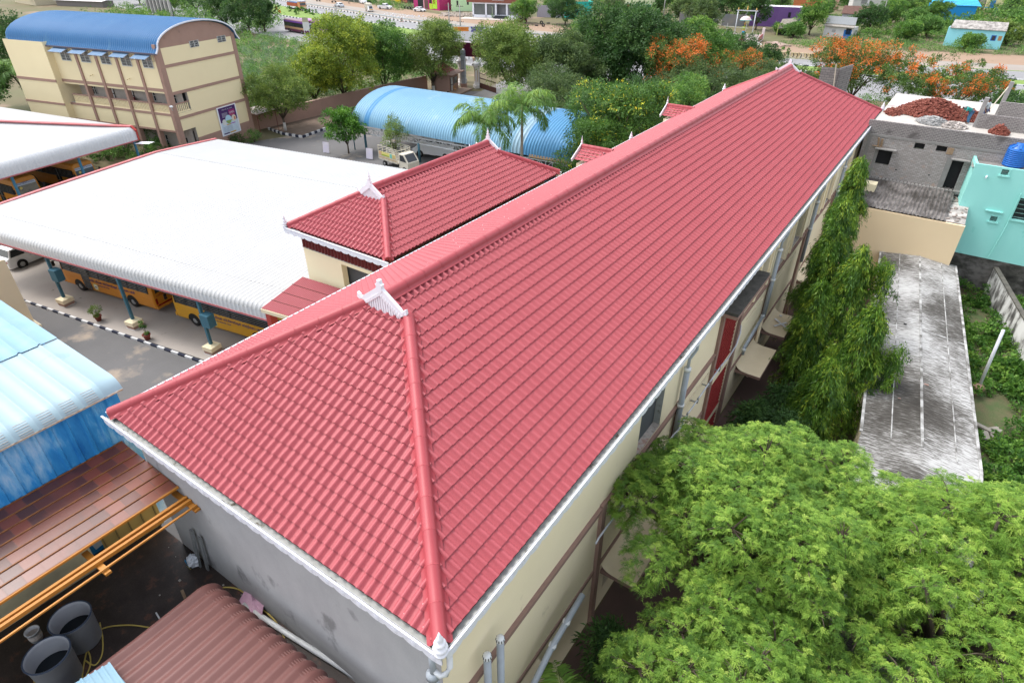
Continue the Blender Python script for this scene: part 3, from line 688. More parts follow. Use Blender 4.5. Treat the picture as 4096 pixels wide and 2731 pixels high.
# ---------------- white bus sheds ----------------
def ribbed(path, A0, U, L, W2, pitch=.3, rib=.03, name='roof', m=M_WROOF, parent=None, mfun=None, rw=.28):
    """sheet following a profile path [(w,z)] swept along U with raised ribs; W2 = horizontal dir of the path"""
    n = max(2, int(L/pitch)); us = []; hs = []
    for i in range(n):
        for t, h in ((0,0),(rw*.45,rib),(rw,rib),(rw*1.45,0)): us.append((i+t)*L/n); hs.append(h)
    us.append(L); hs.append(0); us = np.array(us); hs = np.array(hs); P = np.array(path, float)
    T = np.gradient(P, axis=0); T /= np.linalg.norm(T, axis=1)[:,None]; N = np.stack([-T[:,1], T[:,0]], 1)
    if N[:,1].sum() < 0: N = -N
    V = []; A0 = np.array(A0, float); U = np.array(U, float); W2 = np.array(W2, float)
    for (w_, z), nn in zip(P, N):
        q = A0+us[:,None]*U+(w_+hs*nn[0])[:,None]*W2; q[:,2] += z+hs*nn[1]; V.append(q)
    m_ = len(us); V = np.concatenate(V); i = np.arange(m_-1); F = np.concatenate([np.stack([k*m_+i, k*m_+i+1, (k+1)*m_+i+1, (k+1)*m_+i], 1) for k in range(len(P)-1)])
    o = npmesh(name, V, F, m, parent, smooth=False); return o
def arc(cx, cz, r, a0, a1, n): return [(cx+r*math.cos(R(a0+(a1-a0)*k/n)), cz+r*math.sin(R(a0+(a1-a0)*k/n))) for k in range(n+1)]
SHD = thing('bus_shed', 'wide white metal roofed bus shed on teal posts in the middle of the yard', 'shed')
a0, a1 = -16.9, 13.5
o0 = sh(a0, 0)
path = [(-.12,3.95),(-.12,4.3)]+arc(.33,4.33,.45,180,96,7)[1:]+[(1.2,4.82),(6,4.90),(11,4.98),(17.3,5.08)]
ribbed(path[:3], o0, AX, a1-a0, BX, .32, .022, 'roof_skirt', M_WSKIRT, SHD)
ribbed(path[2:], o0, AX, a1-a0, BX, .32, .028, 'roof', M_WROOF, SHD)
ribbed([(17.3,5.08),(20,4.9),(24.3,4.58)], o0, AX, a1-a0, BX, .32, .028, 'roof', M_WROOF, SHD)
def lpt(a, b, z=0): return sh(a, b, z)
mb = MB(); mb.beam(lpt(a0,-.14,3.92),lpt(a1,-.14,3.92),.06,.10); mb.build('eave_trim', M_PINK, SHD)
mb = MB(); pr = [(0,4.75),(6,4.93),(11,5.01),(17.3,5.11),(24.3,4.61)]
for p, q in zip(pr, pr[1:]): mb.beam(lpt(a0-.02,p[0],p[1]+.02),lpt(a0-.02,q[0],q[1]+.02),.34,.10)
mb.build('verge_trim', M_PINK, SHD)
mb = MB()
for b_, z in ((1.9,4.86),(17.3,5.12)):
    for i in range(95): s = a0+(a1-a0)*i/95; mb.beam(lpt(s+.02,b_,z),lpt(s+.2,b_,z),.035,.012)
mb.build('sheet_lap', mat('grey lap joint', (.5,.5,.5), .7), SHD)
mb = MB(); mb.beam(lpt(a0+.2,0,3.88),lpt(a1,0,3.88),.2,.22)
for k in range(5): mb.beam(lpt(-14.2+7.1*k,0,3.9),lpt(-14.2+7.1*k,24,3.95),.16,.2)
for b_ in (4,8,12,16,20,23.8): mb.beam(lpt(a0+.2,b_,4.12),lpt(a1,b_,4.12),.08,.14)
mb.build('roof_frame', M_STEEL, SHD)
for k in range(-1, 2):
    for b_ in (0, 12, 24):
        a = 7.1*k; p = MB(); q0 = lpt(a,b_,.6); q1 = lpt(a,b_,3.9); p.beam(q0,q1,.17,.17,up=(AX.x,AX.y,0)); o = p.build('post', M_STEEL, SHD)
        c = lpt(a,b_); ang = math.atan2(AX.y, AX.x)
        def cube(mm, w_, z0, z1, nm, top=None):
            g = MB(); h_ = w_/2; t_ = (top or w_)/2
            vs = [c+AX*x*h_+BX*y*h_+Vector((0,0,z0)) for x, y in ((-1,-1),(1,-1),(1,1),(-1,1))]+[c+AX*x*t_+BX*y*t_+Vector((0,0,z1)) for x, y in ((-1,-1),(1,-1),(1,1),(-1,1))]
            g.add(vs, [(0,3,2,1),(4,5,6,7),(0,1,5,4),(1,2,6,5),(2,3,7,6),(3,0,4,7)]); return g.build(nm, mm, o)
        cube(M_KW, .78, 0, .12, 'footing'); cube(M_BROWN2, .72, .12, .34, 'pedestal_base'); cube(M_CHAJ, .80, .34, .62, 'pedestal'); cube(M_CREAM2, .80, .62, .70, 'pedestal_cap', .25)
for a in (-7.1, 7.1):
    c = lpt(a+.42,-.02,2.55); g = MB(); vs = [c+AX*x*.34+BX*y*.26+Vector((0,0,z)) for z in (-.42,.42) for x, y in ((-1,-1),(1,-1),(1,1),(-1,1))]
    g.add(vs, [(0,3,2,1),(4,5,6,7),(0,1,5,4),(1,2,6,5),(2,3,7,6),(3,0,4,7)]); o = g.build('switch_box', M_STEEL, SHD)
SH2 = thing('bus_shed', 'second white bus shed at the left with a red hip line and deep white skirt', 'shed')
e0, e1 = 4.0, 22.0; A2 = -25.9
ribbed([(.12,4.05),(.12,4.7),(.02,5.1),(-.3,5.32)], sh(A2,e0-3), BX, e1-e0+3, AX, .32, .02, 'roof_skirt', M_WSKIRT, SH2)
Rr = G(0,488,5.85); Rl = Rr+(Rr-sh(A2-.3,e1,5.32))*.6; Rl.z = 6.1
c0_ = sh(A2-.3,e1,5.32); c1_ = sh(A2-.3,e0-3,5.32); bk = G(0,430,5.2); bk2 = bk+(bk-c0_)*.6; bk2.z = 5.1
MB().add([c1_,c0_,Rr,Rl,sh(A2-36,e0-3,5.3)], [(0,1,2,3,4)]).add([c0_,bk,bk2,Rl,Rr], [(4,0,1,2,3)]).build('roof', M_WROOF, SH2)
mb = MB(); up = Vector((0,0,.06)); mb.beam(c0_+up,Rr+up,.5,.12); mb.beam(Rr+up,Rl+up,.5,.12); mb.build('hip_trim', M_PINK, SH2)
mb = MB(); mb.beam(sh(A2+.14,e0-3,4.03),sh(A2+.14,e1,4.03),.06,.1); mb.build('eave_trim', M_PINK, SH2)
mb = MB(); mb.beam(sh(A2+.1,e1+.05,4.05),sh(A2+.1,e1+.05,5.05),.12,.3,up=(AX.x,AX.y,0)); mb.beam(sh(A2+.1,e1+.05,5.0),c0_+Vector((0,0,.08)),.3,.14); mb.build('corner_trim', M_RTRIM, SH2)
for a, b in ((A2-.2,e1-.3),(A2-.2,e1-6.5),(A2-.2,e1-12.8),(A2-13,e1-.3)):
    p = MB(); p.beam(sh(a,b,0),sh(a,b,4.1),.18,.18,up=(AX.x,AX.y,0)); p.build('post', mat('blue painted steel', (.05,.20,.32), .5), SH2)
mb = MB(); mb.beam(sh(A2-.2,e0,4.1),sh(A2-.2,e1,4.1),.18,.2); mb.beam(sh(A2-.2,e1-.3,4.1),sh(A2-14,e1-.3,4.1),.18,.2); mb.build('roof_frame', M_STEEL, SH2)
MB().add([sh(A2+.1,e1-.6,3.75),sh(A2+1.3,e1+.2,3.7),sh(A2+1.2,e1+1.0,3.72),sh(A2+.1,e1+.3,3.78)], [(0,1,2,3)]).build('solar_panel', M_WHITE, SH2)

# ---------------- school buses ----------------
M_BUS = mat('school bus orange', (.62,.24,.02), .35, (.58,.22,.02), 1, spec=.5)
M_BUSY = mat('school bus yellow', (.68,.34,.02), .35, (.64,.32,.02), 1, spec=.5)
M_INK = mat('blue lettering', (.06,.05,.22), .6); M_INKR = mat('red lettering', (.35,.02,.02), .6)
def wheel(parent, x, y, r, wd, side):
    t = MB(); t.lathe([(r*.6,-wd/2),(r*.95,-wd/2),(r,-wd*.3),(r,wd*.3),(r*.95,wd/2),(r*.6,wd/2)], (x,y,r), 20, axis='y'); o = t.build('wheel', M_BLACK, parent, True)
    h = MB(); yy = side*wd*.42; h.lathe([(r*.62,yy),(r*.5,yy+side*.02),(r*.2,yy+side*.05),(r*.12,yy+side*.05)], (x,y,r), 14, axis='y'); h.build('rim', mat('wheel rim', (.30,.30,.30), .5), o)
    return o
def bus(name, label, L=9.7, W=2.3, H=2.95, body=M_BUS, bars=True, door=1.9, txt=None, group=None, accent=None, lower=None, upper=None, grille=False):
    """front towards +x, origin at the middle of the floor plan on the ground; door on the -y side"""
    t = thing(name, label, 'bus', group=group); w2 = W/2; z0 = .38; zw0, zw1 = 1.45, 2.35
    # rounded cross section lofted along the length
    sec = [(-w2*.96,z0),(-w2,z0+.35),(-w2,zw0),(-w2*.965,zw1),(-w2*.90,H-.18),(-w2*.72,H-.03),(0,H),(w2*.72,H-.03),(w2*.90,H-.18),(w2*.965,zw1),(w2,zw0),(w2,z0+.35),(w2*.96,z0)]
    st = [(-L/2,.94,.0),(-L/2+.12,1,0),(L/2-.5,1,0),(L/2-.12,.985,0),(L/2,.93,.05)]; V = []; F = []; n = len(sec)
    for x, s, dz in st:
        for y, z in sec:
            xx = x
            if x > L/2-.2 and z > zw0: xx = x-(z-zw0)*.16
            V.append((xx, y*s, z-dz*(z > 2)))
    for i in range(len(st)-1):
        for k in range(n-1): F.append((i*n+k, i*n+k+1, (i+1)*n+k+1, (i+1)*n+k))
        F.append((i*n+n-1, i*n, (i+1)*n, (i+1)*n+n-1))
    F += [tuple(range(n)), tuple(range(5*n-1, 4*n-1, -1))]
    b = MB(); b.add(V, F); bo = b.build('body', body, t)
    for s in (-1, 1):   # long dark window bands
        y = s*(w2+.008); g = MB(); x0, x1 = -L/2+.35, L/2-.35
        g.quad((x0,y,zw0+.05),(x1,y,zw0+.05),(x1-.08,y-s*.035,zw1),(x0,y-s*.035,zw1)) if s < 0 else g.quad((x1,y,zw0+.05),(x0,y,zw0+.05),(x0,y-s*.035,zw1),(x1-.08,y-s*.035,zw1))
        go = g.build('side_window', M_GLASS, t)
        nb = int((x1-x0)/.95); pl = MB()
        for i in range(nb+1):
            x = x0+(x1-x0)*i/nb; pl.beam((x,y+s*.012,zw0+.05),(x,y-s*.022,zw1),.07,.02,up=(0,1,0))
        pl.build('window_post', M_BLACK, go)
        if bars:
            q = MB()
            for k in range(6): z = zw0+.14+k*.13; q.beam((x0+.05,y+s*(.03-.035*(z-zw0)/.9),z),(x1-.1,y+s*(.03-.035*(z-zw0)/.9),z),.018,.022)
            q.build('window_bars', mat('grey window bars', (.16,.16,.16), .5), go)
        q = MB(); q.beam((-L/2+.1,s*(w2+.005),1.05),(L/2-.2,s*(w2+.005),1.05),.03,.03); q.build('rub_rail', accent or body, bo)
    # windscreen, rear window, lamps, bumper
    g = MB(); xf = L/2+.012; g.quad((xf,-w2*.83,1.38),(xf,w2*.83,1.38),(xf-.19,w2*.80,2.52),(xf-.19,-w2*.80,2.52)); ws = g.build('windscreen', mat('windscreen glass', (.07,.085,.09), .08, (.09,.10,.105), 1, spec=.7), t)
    g = MB(); g.quad((xf-.13+.005,-w2*.8,2.25),(xf-.13+.005,w2*.8,2.25),(xf-.175,w2*.79,2.5),(xf-.175,-w2*.79,2.5)); g.build('sun_strip', mat('pale sticker strip', (.55,.62,.70), .5), ws)
    g = MB(); xr = -L/2-.012; g.quad((xr,w2*.78,1.5),(xr,-w2*.78,1.5),(xr,-w2*.74,2.3),(xr,w2*.74,2.3)); g.build('rear_window', M_GLASS, t)
    for s in (-1, 1):
        g = MB(); g.box(xr-.02,xr+.03,s*w2*.84-.07,s*w2*.84+.07,.72,1.12); g.build('tail_light', mat('red lamp', (.30,.015,.012), .3), t)
        g = MB(); g.ball((L/2+.005,s*w2*.7,.85),.05,.13,.13); g.build('headlight', mat('lamp glass', (.7,.7,.68), .15), t)
        g = MB(); g.beam((L/2-.2,s*w2,2.2),(L/2+.22,s*(w2+.2),2.1),.03,.03); g.box(L/2+.17,L/2+.22,s*(w2+.2)-.1,s*(w2+.2)+.1,1.72,2.12); g.build('mirror', M_BLACK, t)
    g = MB(); g.box(L/2-.02,L/2+.1,-w2*.95,w2*.95,.38,.62); g.box(-L/2-.1,-L/2+.02,-w2*.95,w2*.95,.38,.58); g.build('bumper', accent or body, t)
    for x in (L/2-1.75, -L/2+2.35):
        for s in (-1, 1):
            wheel(t, x, s*(w2-.14), .46, .26, s)
            a = MB(); yy = s*(w2+.006); ring = [(x+.56*math.cos(R(k*15)), yy, .42+.56*math.sin(R(k*15))) for k in range(13)]; a.add(ring, [tuple(range(13)) if s < 0 else tuple(range(12,-1,-1))]); a.build('wheel_arch', M_DARK, bo)
    g = MB(); xd = L/2-2.75 if door else 0; yy = -w2-.012
    for s in ((-1,) if door else ()):
        g.quad((xd-.45,yy,.45),(xd+.4,yy,.45),(xd+.4,yy+.01,2.3),(xd-.45,yy+.01,2.3)); d = g.build('door', M_GLASS, t)
        h = MB(); h.beam((xd-.02,yy-.02,.5),(xd-.02,yy-.02,2.25),.04,.02,up=(0,1,0)); h.box(xd-.4,xd+.4,yy-.25,yy+.05,.33,.37); h.build('step', M_METAL, d)
    return t
M_ACC = mat('dark red stripe', (.40,.04,.02), .5)
yawA = math.atan2(AX.y, AX.x)
b1 = bus('school_bus', 'orange school bus parked second in line under the front white shed', body=M_BUS, group='school buses in the bus sheds')
c = sh(-4.85, 2.95, .09); b1.location = c; b1.rotation_euler = (0,0,yawA+math.pi)
def bus_side(b, mirrored):
    """writing on the side that faces the lane"""
    W = 2.3; y = W/2+.014; yaw = math.pi
    text('\u0b95\u0bbf\u0bb0\u0bbf\u0bb7\u0bcd\u0ba3\u0b95\u0bbf\u0bb0\u0bbf  \u0baa\u0b95\u0bc0\u0bb0\u0ba4\u0ba9\u0bcd  \u0bae\u0bc6\u0b9f\u0bcd\u0bb0\u0bbf\u0b95\u0bc1\u0bb2\u0bc7\u0bb7\u0ba9\u0bcd  \u0bae\u0bc7\u0bb2\u0bcd\u0ba8\u0bbf\u0bb2\u0bc8\u0baa\u0bcd \u0baa\u0bb3\u0bcd\u0bb3\u0bbf', .26, M_INK, b, face_mtx((-.35,y,1.24), yaw), width=5.4)
    text('\u0b95\u0bbf\u0bb0\u0bc1\u0bb7\u0bcd\u0ba3\u0b95\u0bbf\u0bb0\u0bbf. 635207', .12, M_INK, b, face_mtx((.3,y,.97), yaw))
    g = MB(); g.lathe([(.29,.0),(.29,.004)], (1.2,y,.78), 24, axis='y'); e = g.build('school_emblem', mat('pale yellow emblem', (.62,.52,.16), .5), b)
    g = MB(); g.lathe([(.2,.004),(.2,.007)], (1.2,y,.78), 24, axis='y'); g.build('emblem_disc', mat('white emblem disc', (.7,.7,.62), .5), e)
    g = MB(); g.ball((1.13,y+.01,.76),.06,.006,.05); g.ball((1.28,y+.01,.76),.06,.006,.05); g.box(1.13,1.28,y+.007,y+.012,.74,.78); g.build('emblem_mark', M_INK, e)
bus_side(b1, True)
q = MB(); q.box(2.1-.45,2.1+.4,1.15+.008,1.15+.02,.45,2.3); q.build('door', M_GLASS, b1)
for k, (s_, x_) in enumerate((('\u0baa\u0bb3\u0bcd\u0bb3\u0bbf \u0bb5\u0bbe\u0b95\u0ba9\u0bae\u0bcd', 0),)): text(s_, .2, M_INKR, b1, face_mtx((-4.87,.1,1.30), -math.pi/2))
q = MB(); q.box(-4.98,-4.86,-1.0,1.0,.60,.64); q.build('rear_stripe', mat('red stripe', (.42,.01,.01), .5), b1)
b2 = bus('school_bus', 'brighter yellow school bus parked nearest the red porch under the front white shed', body=M_BUSY, group='school buses in the bus sheds')
b2.location = sh(6.75, 2.95, .09); b2.rotation_euler = (0,0,yawA+math.pi); bus_side(b2, True)
for k, (a, b, lb) in enumerate(((-32.4, 16.6, 'orange school bus with pale windscreen strip nose out at the corner of the left shed'), (-33.0, 11.4, 'orange school bus parked deep in the shade at the left edge of the photo'))):
    bb = bus('school_bus', lb, body=M_BUS, bars=True, group='school buses in the bus sheds'); bb.location = sh(a, b, .02); bb.rotation_euler = (0,0,yawA-.05*k)
    text('MATRIC HR SEC SCHOOL', .17, M_INK, bb, Matrix.Translation((4.72,0,2.385)) @ Matrix.Rotation(R(90),4,'Z') @ Matrix.Rotation(R(81),4,'X'), width=1.7)
    text('BAGEERATHAN', .09, M_INK, bb, Matrix.Translation((4.705,0,2.49)) @ Matrix.Rotation(R(90),4,'Z') @ Matrix.Rotation(R(81),4,'X'))
    g = MB(); g.lathe([(.13,0),(.13,.005)], (4.80,-.55,2.05), 16, axis='x'); g.build('sticker', mat('pale yellow emblem', (.62,.52,.16), .5), bb)
    g = MB(); g.beam((4.9,-.1,1.42),(4.82,-.5,1.75),.02,.02); g.beam((4.9,.35,1.42),(4.82,.0,1.75),.02,.02); g.build('wiper', M_BLACK, bb)

# ---------------- cars and small vehicles ----------------
def car(label, L=4.4, W=1.75, H=1.45, paint=M_WHITE, kind='sedan', name='parked_car', cat='car', group=None, roof_rails=False):
    """front towards +x"""
    t = thing(name, label, cat, group=group); w2 = W/2; z0 = .22; zb = H*.60
    if kind == 'sedan': side = [(-L/2,.42),(-L/2+.04,zb*.95),(-L*.36,zb+.03),(-L*.20,H-.05),(L*.02,H),(L*.12,H-.06),(L*.27,zb+.02),(L*.42,zb-.10),(L/2-.03,.55),(L/2,.35)]; g0, g1 = 2, 6
    elif kind == 'suv': side = [(-L/2,.42),(-L/2+.03,zb*.98),(-L*.455,zb+.06),(-L*.40,H-.06),(-L*.1,H),(L*.08,H-.04),(L*.26,zb+.05),(L*.43,zb-.06),(L/2-.02,.62),(L/2,.38)]; g0, g1 = 2, 6
    else: side = [(-L/2,.42),(-L/2+.03,zb*.9),(-L*.12,zb*.9),(-L*.10,H-.05),(L*.06,H),(L*.12,H-.04),(L*.25,zb+.03),(L*.43,zb-.05),(L/2-.02,.62),(L/2,.38)]; g0, g1 = 2, 6
    def wy(x, z):
        f = 1-.10*max(0, abs(x)/(L/2)-.8)/.2
        if z > zb+.06: f *= 1-.20*(z-zb)/(H-zb)
        return w2*f
    pts = side+[(L/2-.05,z0),(-L/2+.05,z0)]; n = len(pts); V = []; F = []
    for s in (-1, 1):
        for x, z in pts: V.append((x, s*wy(x,z), z))
    F.append(tuple(range(n-1,-1,-1))); F.append(tuple(range(n, 2*n)))
    for i in range(n): j = (i+1) % n; F.append((i, j, n+j, n+i))
    bo = MB().add([V[i] for i in range(2*n)], F[2:]+[F[0],F[1]]).build('body', paint, t)
    bv = bo.modifiers.new('b', 'BEVEL'); bv.width = .05; bv.segments = 2; bv.limit_method = 'ANGLE'
    # glass: side, front, rear
    gx = [p for p in side if p[1] > zb+.0 and p[0] < L*.3]
    xr0, xr1 = side[3][0], side[5][0]; xb0 = side[2][0]+.06; xb1 = side[6][0]-.06
    for s in (-1, 1):
        y0 = s*(wy(0,zb+.07)+.012); y1 = s*(wy(0,H-.12)+.014); a = [(xb0+.05,y0,zb+.08),(xb1-.05,y0,zb+.08),(xr1+.0,y1,H-.13),(xr0+.08,y1,H-.13)]
        go = MB().quad(*(a if s < 0 else a[::-1])).build('side_window', M_GLASS, t)
        for fx in (.36, .64): x = xb0+(xb1-xb0)*fx; MB().beam((x,y0+s*.005,zb+.08),(x,y1+s*.005,H-.13),.06,.012,up=(0,1,0)).build('window_pillar', paint, go)
        for x in (L*.32, -L*.30): wheel(t, x, s*(w2-.10), .33 if kind == 'sedan' else .37, .2, s); MB().lathe([(.40,0),(.40,.004)], (x,s*(w2+.0),.36), 20, axis='y').build('wheel_arch', M_DARK, bo)
        MB().ball((L/2-.06,s*w2*.72,.66),.06,.14,.08).build('headlight', mat('lamp glass', (.7,.7,.68), .15), t)
        MB().ball((-L/2+.05,s*w2*.76,.78),.06,.12,.10).build('tail_light', mat('red lamp', (.30,.015,.012), .3), t)
        MB().ball((L*.17,s*(w2+.09),zb+.12),.05,.10,.07).build('mirror', paint, t)
        for hx in (-L*.12, L*.08): MB().box(hx-.07,hx+.07,s*(w2+.0)-.012,s*(w2+.0)+.02,zb-.16,zb-.13).build('door_handle', M_METAL, t)
    e = .07
    def glass(p, q, f, nm):
        (xa, za), (xc, zc) = p, q; d = Vector((zc-za,0,-(xc-xa))); d.normalize(); d *= (.012 if nm == 'windscreen' else -.012)
        if nm == 'windscreen': d = Vector((abs(d.x),0,abs(d.z)))
        else: d = Vector((-abs(d.x),0,abs(d.z)))
        A = Vector((xa+(xc-xa)*e,0,za+(zc-za)*e)); B = Vector((xa+(xc-xa)*(1-e),0,za+(zc-za)*(1-e))); ya, yb = wy(0,A.z)*.88, wy(0,B.z)*.9
        a = [A+d+Vector((0,-ya,0)), A+d+Vector((0,ya,0)), B+d+Vector((0,yb,0)), B+d+Vector((0,-yb,0))]
        MB().quad(*(a if nm == 'windscreen' else a[::-1])).build(nm, M_GLASS, t)
    glass(side[6], side[5], 1, 'windscreen'); glass(side[2], side[3], -1, 'rear_window')
    MB().box(L/2-.02,L/2+.02,-.35,.35,.38,.58).build('grille', M_BLACK, t); MB().box(-L/2-.015,-L/2+.02,-.25,.25,.5,.62).build('number_plate', M_WHITE, t)
    if roof_rails:
        for s in (-1,1): MB().beam((-L*.32,s*w2*.72,H+.04),(L*.04,s*w2*.72,H+.04),.04,.04).build('roof_rail', M_BLACK, t)
    if kind == 'pickup':
        MB().box(-L/2+.1,-L*.14,-w2+.12,w2-.12,zb*.9-.02,zb*.9+.012).build('load_bed', M_BLACK, t)
        for s in (-1,1): MB().box(-L/2+.03,-L*.12,s*(w2-.05)-.04,s*(w2-.05)+.04,zb*.9-.05,zb*.9+.16).build('bed_side', paint, t)
        MB().box(-L/2,-L/2+.08,-w2+.05,w2-.05,.5,zb*.9+.16).build('tailgate', paint, t)
    return t
M_CARW = mat('glossy white car paint', (.76,.77,.78), .2, (.74,.75,.76), 1, spec=.5)
M_CARS = mat('glossy silver car paint', (.50,.54,.57), .25, (.48,.52,.55), 1, spec=.5)
M_CARR = mat('dark red car paint', (.10,.01,.02), .25, spec=.5)
def put(o, p, yaw): o.location = p; o.rotation_euler = (0,0,yaw); return o
suv0 = car('white tall estate car parked beside the left end of the front bus shed', 4.7, 1.85, 1.72, M_CARW, 'suv', roof_rails=True)
put(suv0, (-52.95,11.0,0), yawA+math.pi/2)
# ---------------- potted plants, left cream block ----------------
def leaf_faces(C_, D_, Nn, ln, wd, bend=.0):
    """C_ base points, D_ leaf directions, Nn face normals; pointed four sided leaves"""
    S = np.cross(D_, Nn); S /= (np.linalg.norm(S, axis=1)[:,None]+1e-9); ln = np.asarray(ln).reshape(-1,1); wd = np.asarray(wd).reshape(-1,1)
    mid = C_+D_*ln*.45; tip = C_+D_*ln+np.array([0,0,-1])*ln*bend
    V = np.stack([C_, mid+S*wd*.5, tip, mid-S*wd*.5], 1).reshape(-1,3); F = np.arange(len(V)).reshape(-1,4); return V, F
def unit(a): return a/(np.linalg.norm(a, axis=-1, keepdims=True)+1e-9)
def bushy(name, mtl, parent, blobs, n, ln, asp=.45, seed=0, clump=.35, bend=.15, hang=0.0, tintmode=None, nclump=None, upb=.35, tlo=0, thi=1):
    """foliage: clumps of leaves set around the surface of some ellipsoids"""
    g = np.random.default_rng(seed); bl = np.array([b for b in blobs], float); vol = (bl[:,3]*bl[:,4]+bl[:,4]*bl[:,5]+bl[:,3]*bl[:,5]); pr = vol/vol.sum()
    nc = nclump or max(8, n//45); bi = g.choice(len(bl), nc, p=pr); d = unit(g.normal(size=(nc,3))+np.array([0,0,.35])); rad = g.uniform(.62,1.03,nc)**.8
    cc = bl[bi,:3]+d*bl[bi,3:6]*rad[:,None]
    ci = g.integers(0, nc, n); dd = unit(g.normal(size=(n,3))); r = g.random(n)**.45; cr = clump*(g.uniform(.6,1.5,nc))[ci]
    P = cc[ci]+dd*np.array([1,1,.75])*(r*cr)[:,None]
    D = unit(dd+d[ci]*.6+g.normal(size=(n,3))*.55+np.array([0,0,-hang])); N = unit(d[ci]*.6+np.array([0,0,upb*2])+g.normal(size=(n,3))*.55)
    L_ = ln*g.uniform(.6,1.35,n); V, F = leaf_faces(P, D, N, L_, L_*asp, bend)
    ct = g.random(nc); t = np.clip(ct[ci]*.75+g.random(n)*.25, 0, 1)
    if tintmode is not None: t = tintmode(t, g, ci, nc, d[ci])
    t = tlo+(thi-tlo)*t
    return npmesh(name, V, F, mtl, parent, tint=t, smooth=False)
L_GREEN = leafmat('leaf mid green', [(0,(0.049,0.119,0.025)),(.45,(0.084,0.196,0.034)),(.8,(0.168,0.308,0.049)),(1,(0.308,0.420,0.084))])
L_DARK = leafmat('leaf dark green', [(0,(0.024,0.068,0.019)),(.5,(0.047,0.115,0.027)),(.85,(0.088,0.182,0.041)),(1,(0.176,0.270,0.061))])
L_YEL = leafmat('leaf yellow green', [(0,(0.077,0.140,0.020)),(.4,(0.168,0.252,0.028)),(.75,(0.336,0.406,0.042)),(1,(0.560,0.588,0.070))])
L_FEA = leafmat('leaf feathery green', [(0,(0.070,0.119,0.028)),(.5,(0.140,0.224,0.042)),(.85,(0.238,0.322,0.063)),(1,(0.378,0.434,0.098))])
L_OLIVE = leafmat('leaf olive green', [(0,(0.042,0.077,0.028)),(.5,(0.084,0.140,0.042)),(.85,(0.140,0.210,0.056)),(1,(0.238,0.280,0.084))])
L_NEEM = leafmat('leaf neem', [(0,(0.052,0.130,0.021)),(.3,(0.130,0.260,0.039)),(.62,(0.260,0.429,0.065)),(.88,(0.468,0.624,0.117)),(1,(0.572,0.520,0.234))], .4)
L_SCRUB = leafmat('leaf scrub', [(0,(0.049,0.119,0.028)),(.4,(0.098,0.210,0.049)),(.8,(0.168,0.322,0.063)),(1,(0.280,0.434,0.112))])
L_GREY = leafmat('leaf grey green scrub', [(0,(0.084,0.154,0.084)),(.5,(0.140,0.238,0.126)),(1,(0.238,0.350,0.182))])
L_FLAME = leafmat('leaf and orange blossom', [(0,(0.036,0.084,0.022)),(.42,(0.096,0.180,0.030)),(.62,(0.180,0.264,0.042)),(.68,(0.660,0.144,0.024)),(1,(0.800,0.240,0.048))], .3)
L_YFLOW = leafmat('leaf and yellow blossom', [(0,(0.042,0.105,0.025)),(.5,(0.098,0.210,0.035)),(.86,(0.168,0.294,0.049)),(.93,(0.700,0.728,0.056)),(1,(0.800,0.588,0.042))], .3)
L_ASH = leafmat('leaf drooping glossy', [(0,(0.024,0.068,0.014)),(.4,(0.068,0.162,0.020)),(.75,(0.176,0.311,0.034)),(1,(0.405,0.486,0.054))], .3, .4)
L_PALM = leafmat('palm leaflet', [(0,(0.042,0.112,0.028)),(.5,(0.084,0.196,0.039)),(.85,(0.168,0.308,0.056)),(1,(0.308,0.448,0.070))], .3, .45)
M_BARK = mat('grey brown bark', (.13,.10,.075), .95, (.075,.06,.045), 6, bump=.4)
M_POT = mat('terracotta pot', (.24,.055,.035), .8, (.18,.04,.028), 5)
for i, (px, py, lb, s) in enumerate(((397,1283,'leafy bush in a terracotta pot near the first white post pedestal',1),(592,1358,'thin upright potted plant close to the middle post pedestal',.7))):
    p = G(px, py, .09); t = thing('potted_plant', lb, 'potted plant', p, 0, 'potted plants along the shed kerb')
    mb = MB(); mb.lathe([(.15,0),(.22,.33),(.26,.33),(.26,.40),(.21,.40),(.20,.34)], (0,0,0), 16); mb.build('pot', M_POT, t, True)
    MB().lathe([(.2,.35),(.2,.36)], (0,0,0), 14).build('soil', mat('potting soil', (.05,.035,.025), .95), t)
    if i == 0: bushy('foliage', L_FEA, t, [(0,0,.75,.38,.38,.33)], 900, .10, .3, 3, .12)
    else: bushy('foliage', L_GREEN, t, [(0,0,.8,.18,.18,.5),(.05,0,1.15,.12,.12,.3)], 330, .11, .4, 4, .08)
    mb = MB(); rnd = random.Random(i)
    for k in range(5): a = k*1.3; mb.tube([(0,0,.35),(.05*math.cos(a),.05*math.sin(a),.7),(.16*math.cos(a),.16*math.sin(a),1.15 if i else .95)], [.014,.01,.005], 5)
    mb.build('stem', M_BARK, t)
t = thing('low_building', 'plain cream flat roofed block cut off by the left edge behind the blue shed', 'building')
c = [Vector((-40.1,5.9,0)),Vector((-40.1-1.8,-6,0)),Vector((-55,-8,0)),Vector((-53,4.2,0))]
MB().prism([(p.x,p.y) for p in c], 0, 5.45).build('wall', mat('beige wall paint', (.72,.58,.40), .85, (.68,.54,.37), .6, dirt=(.60,.48,.33), dscale=.6, dthr=.66), t)
mb = MB(); mb.box(-44,-43,1,3.5,5.45,5.6); mb.build('roof_step', M_CREAM2, t)
mb = MB(); mb.box(-40.5,-39.2,4.7,5.95,.9,1.1); mb.build('ledge', M_CHAJ, t)
MB().box(-47,-42.5,3.4,3.6,5.45,5.52).build('parapet', M_CREAM2, t)

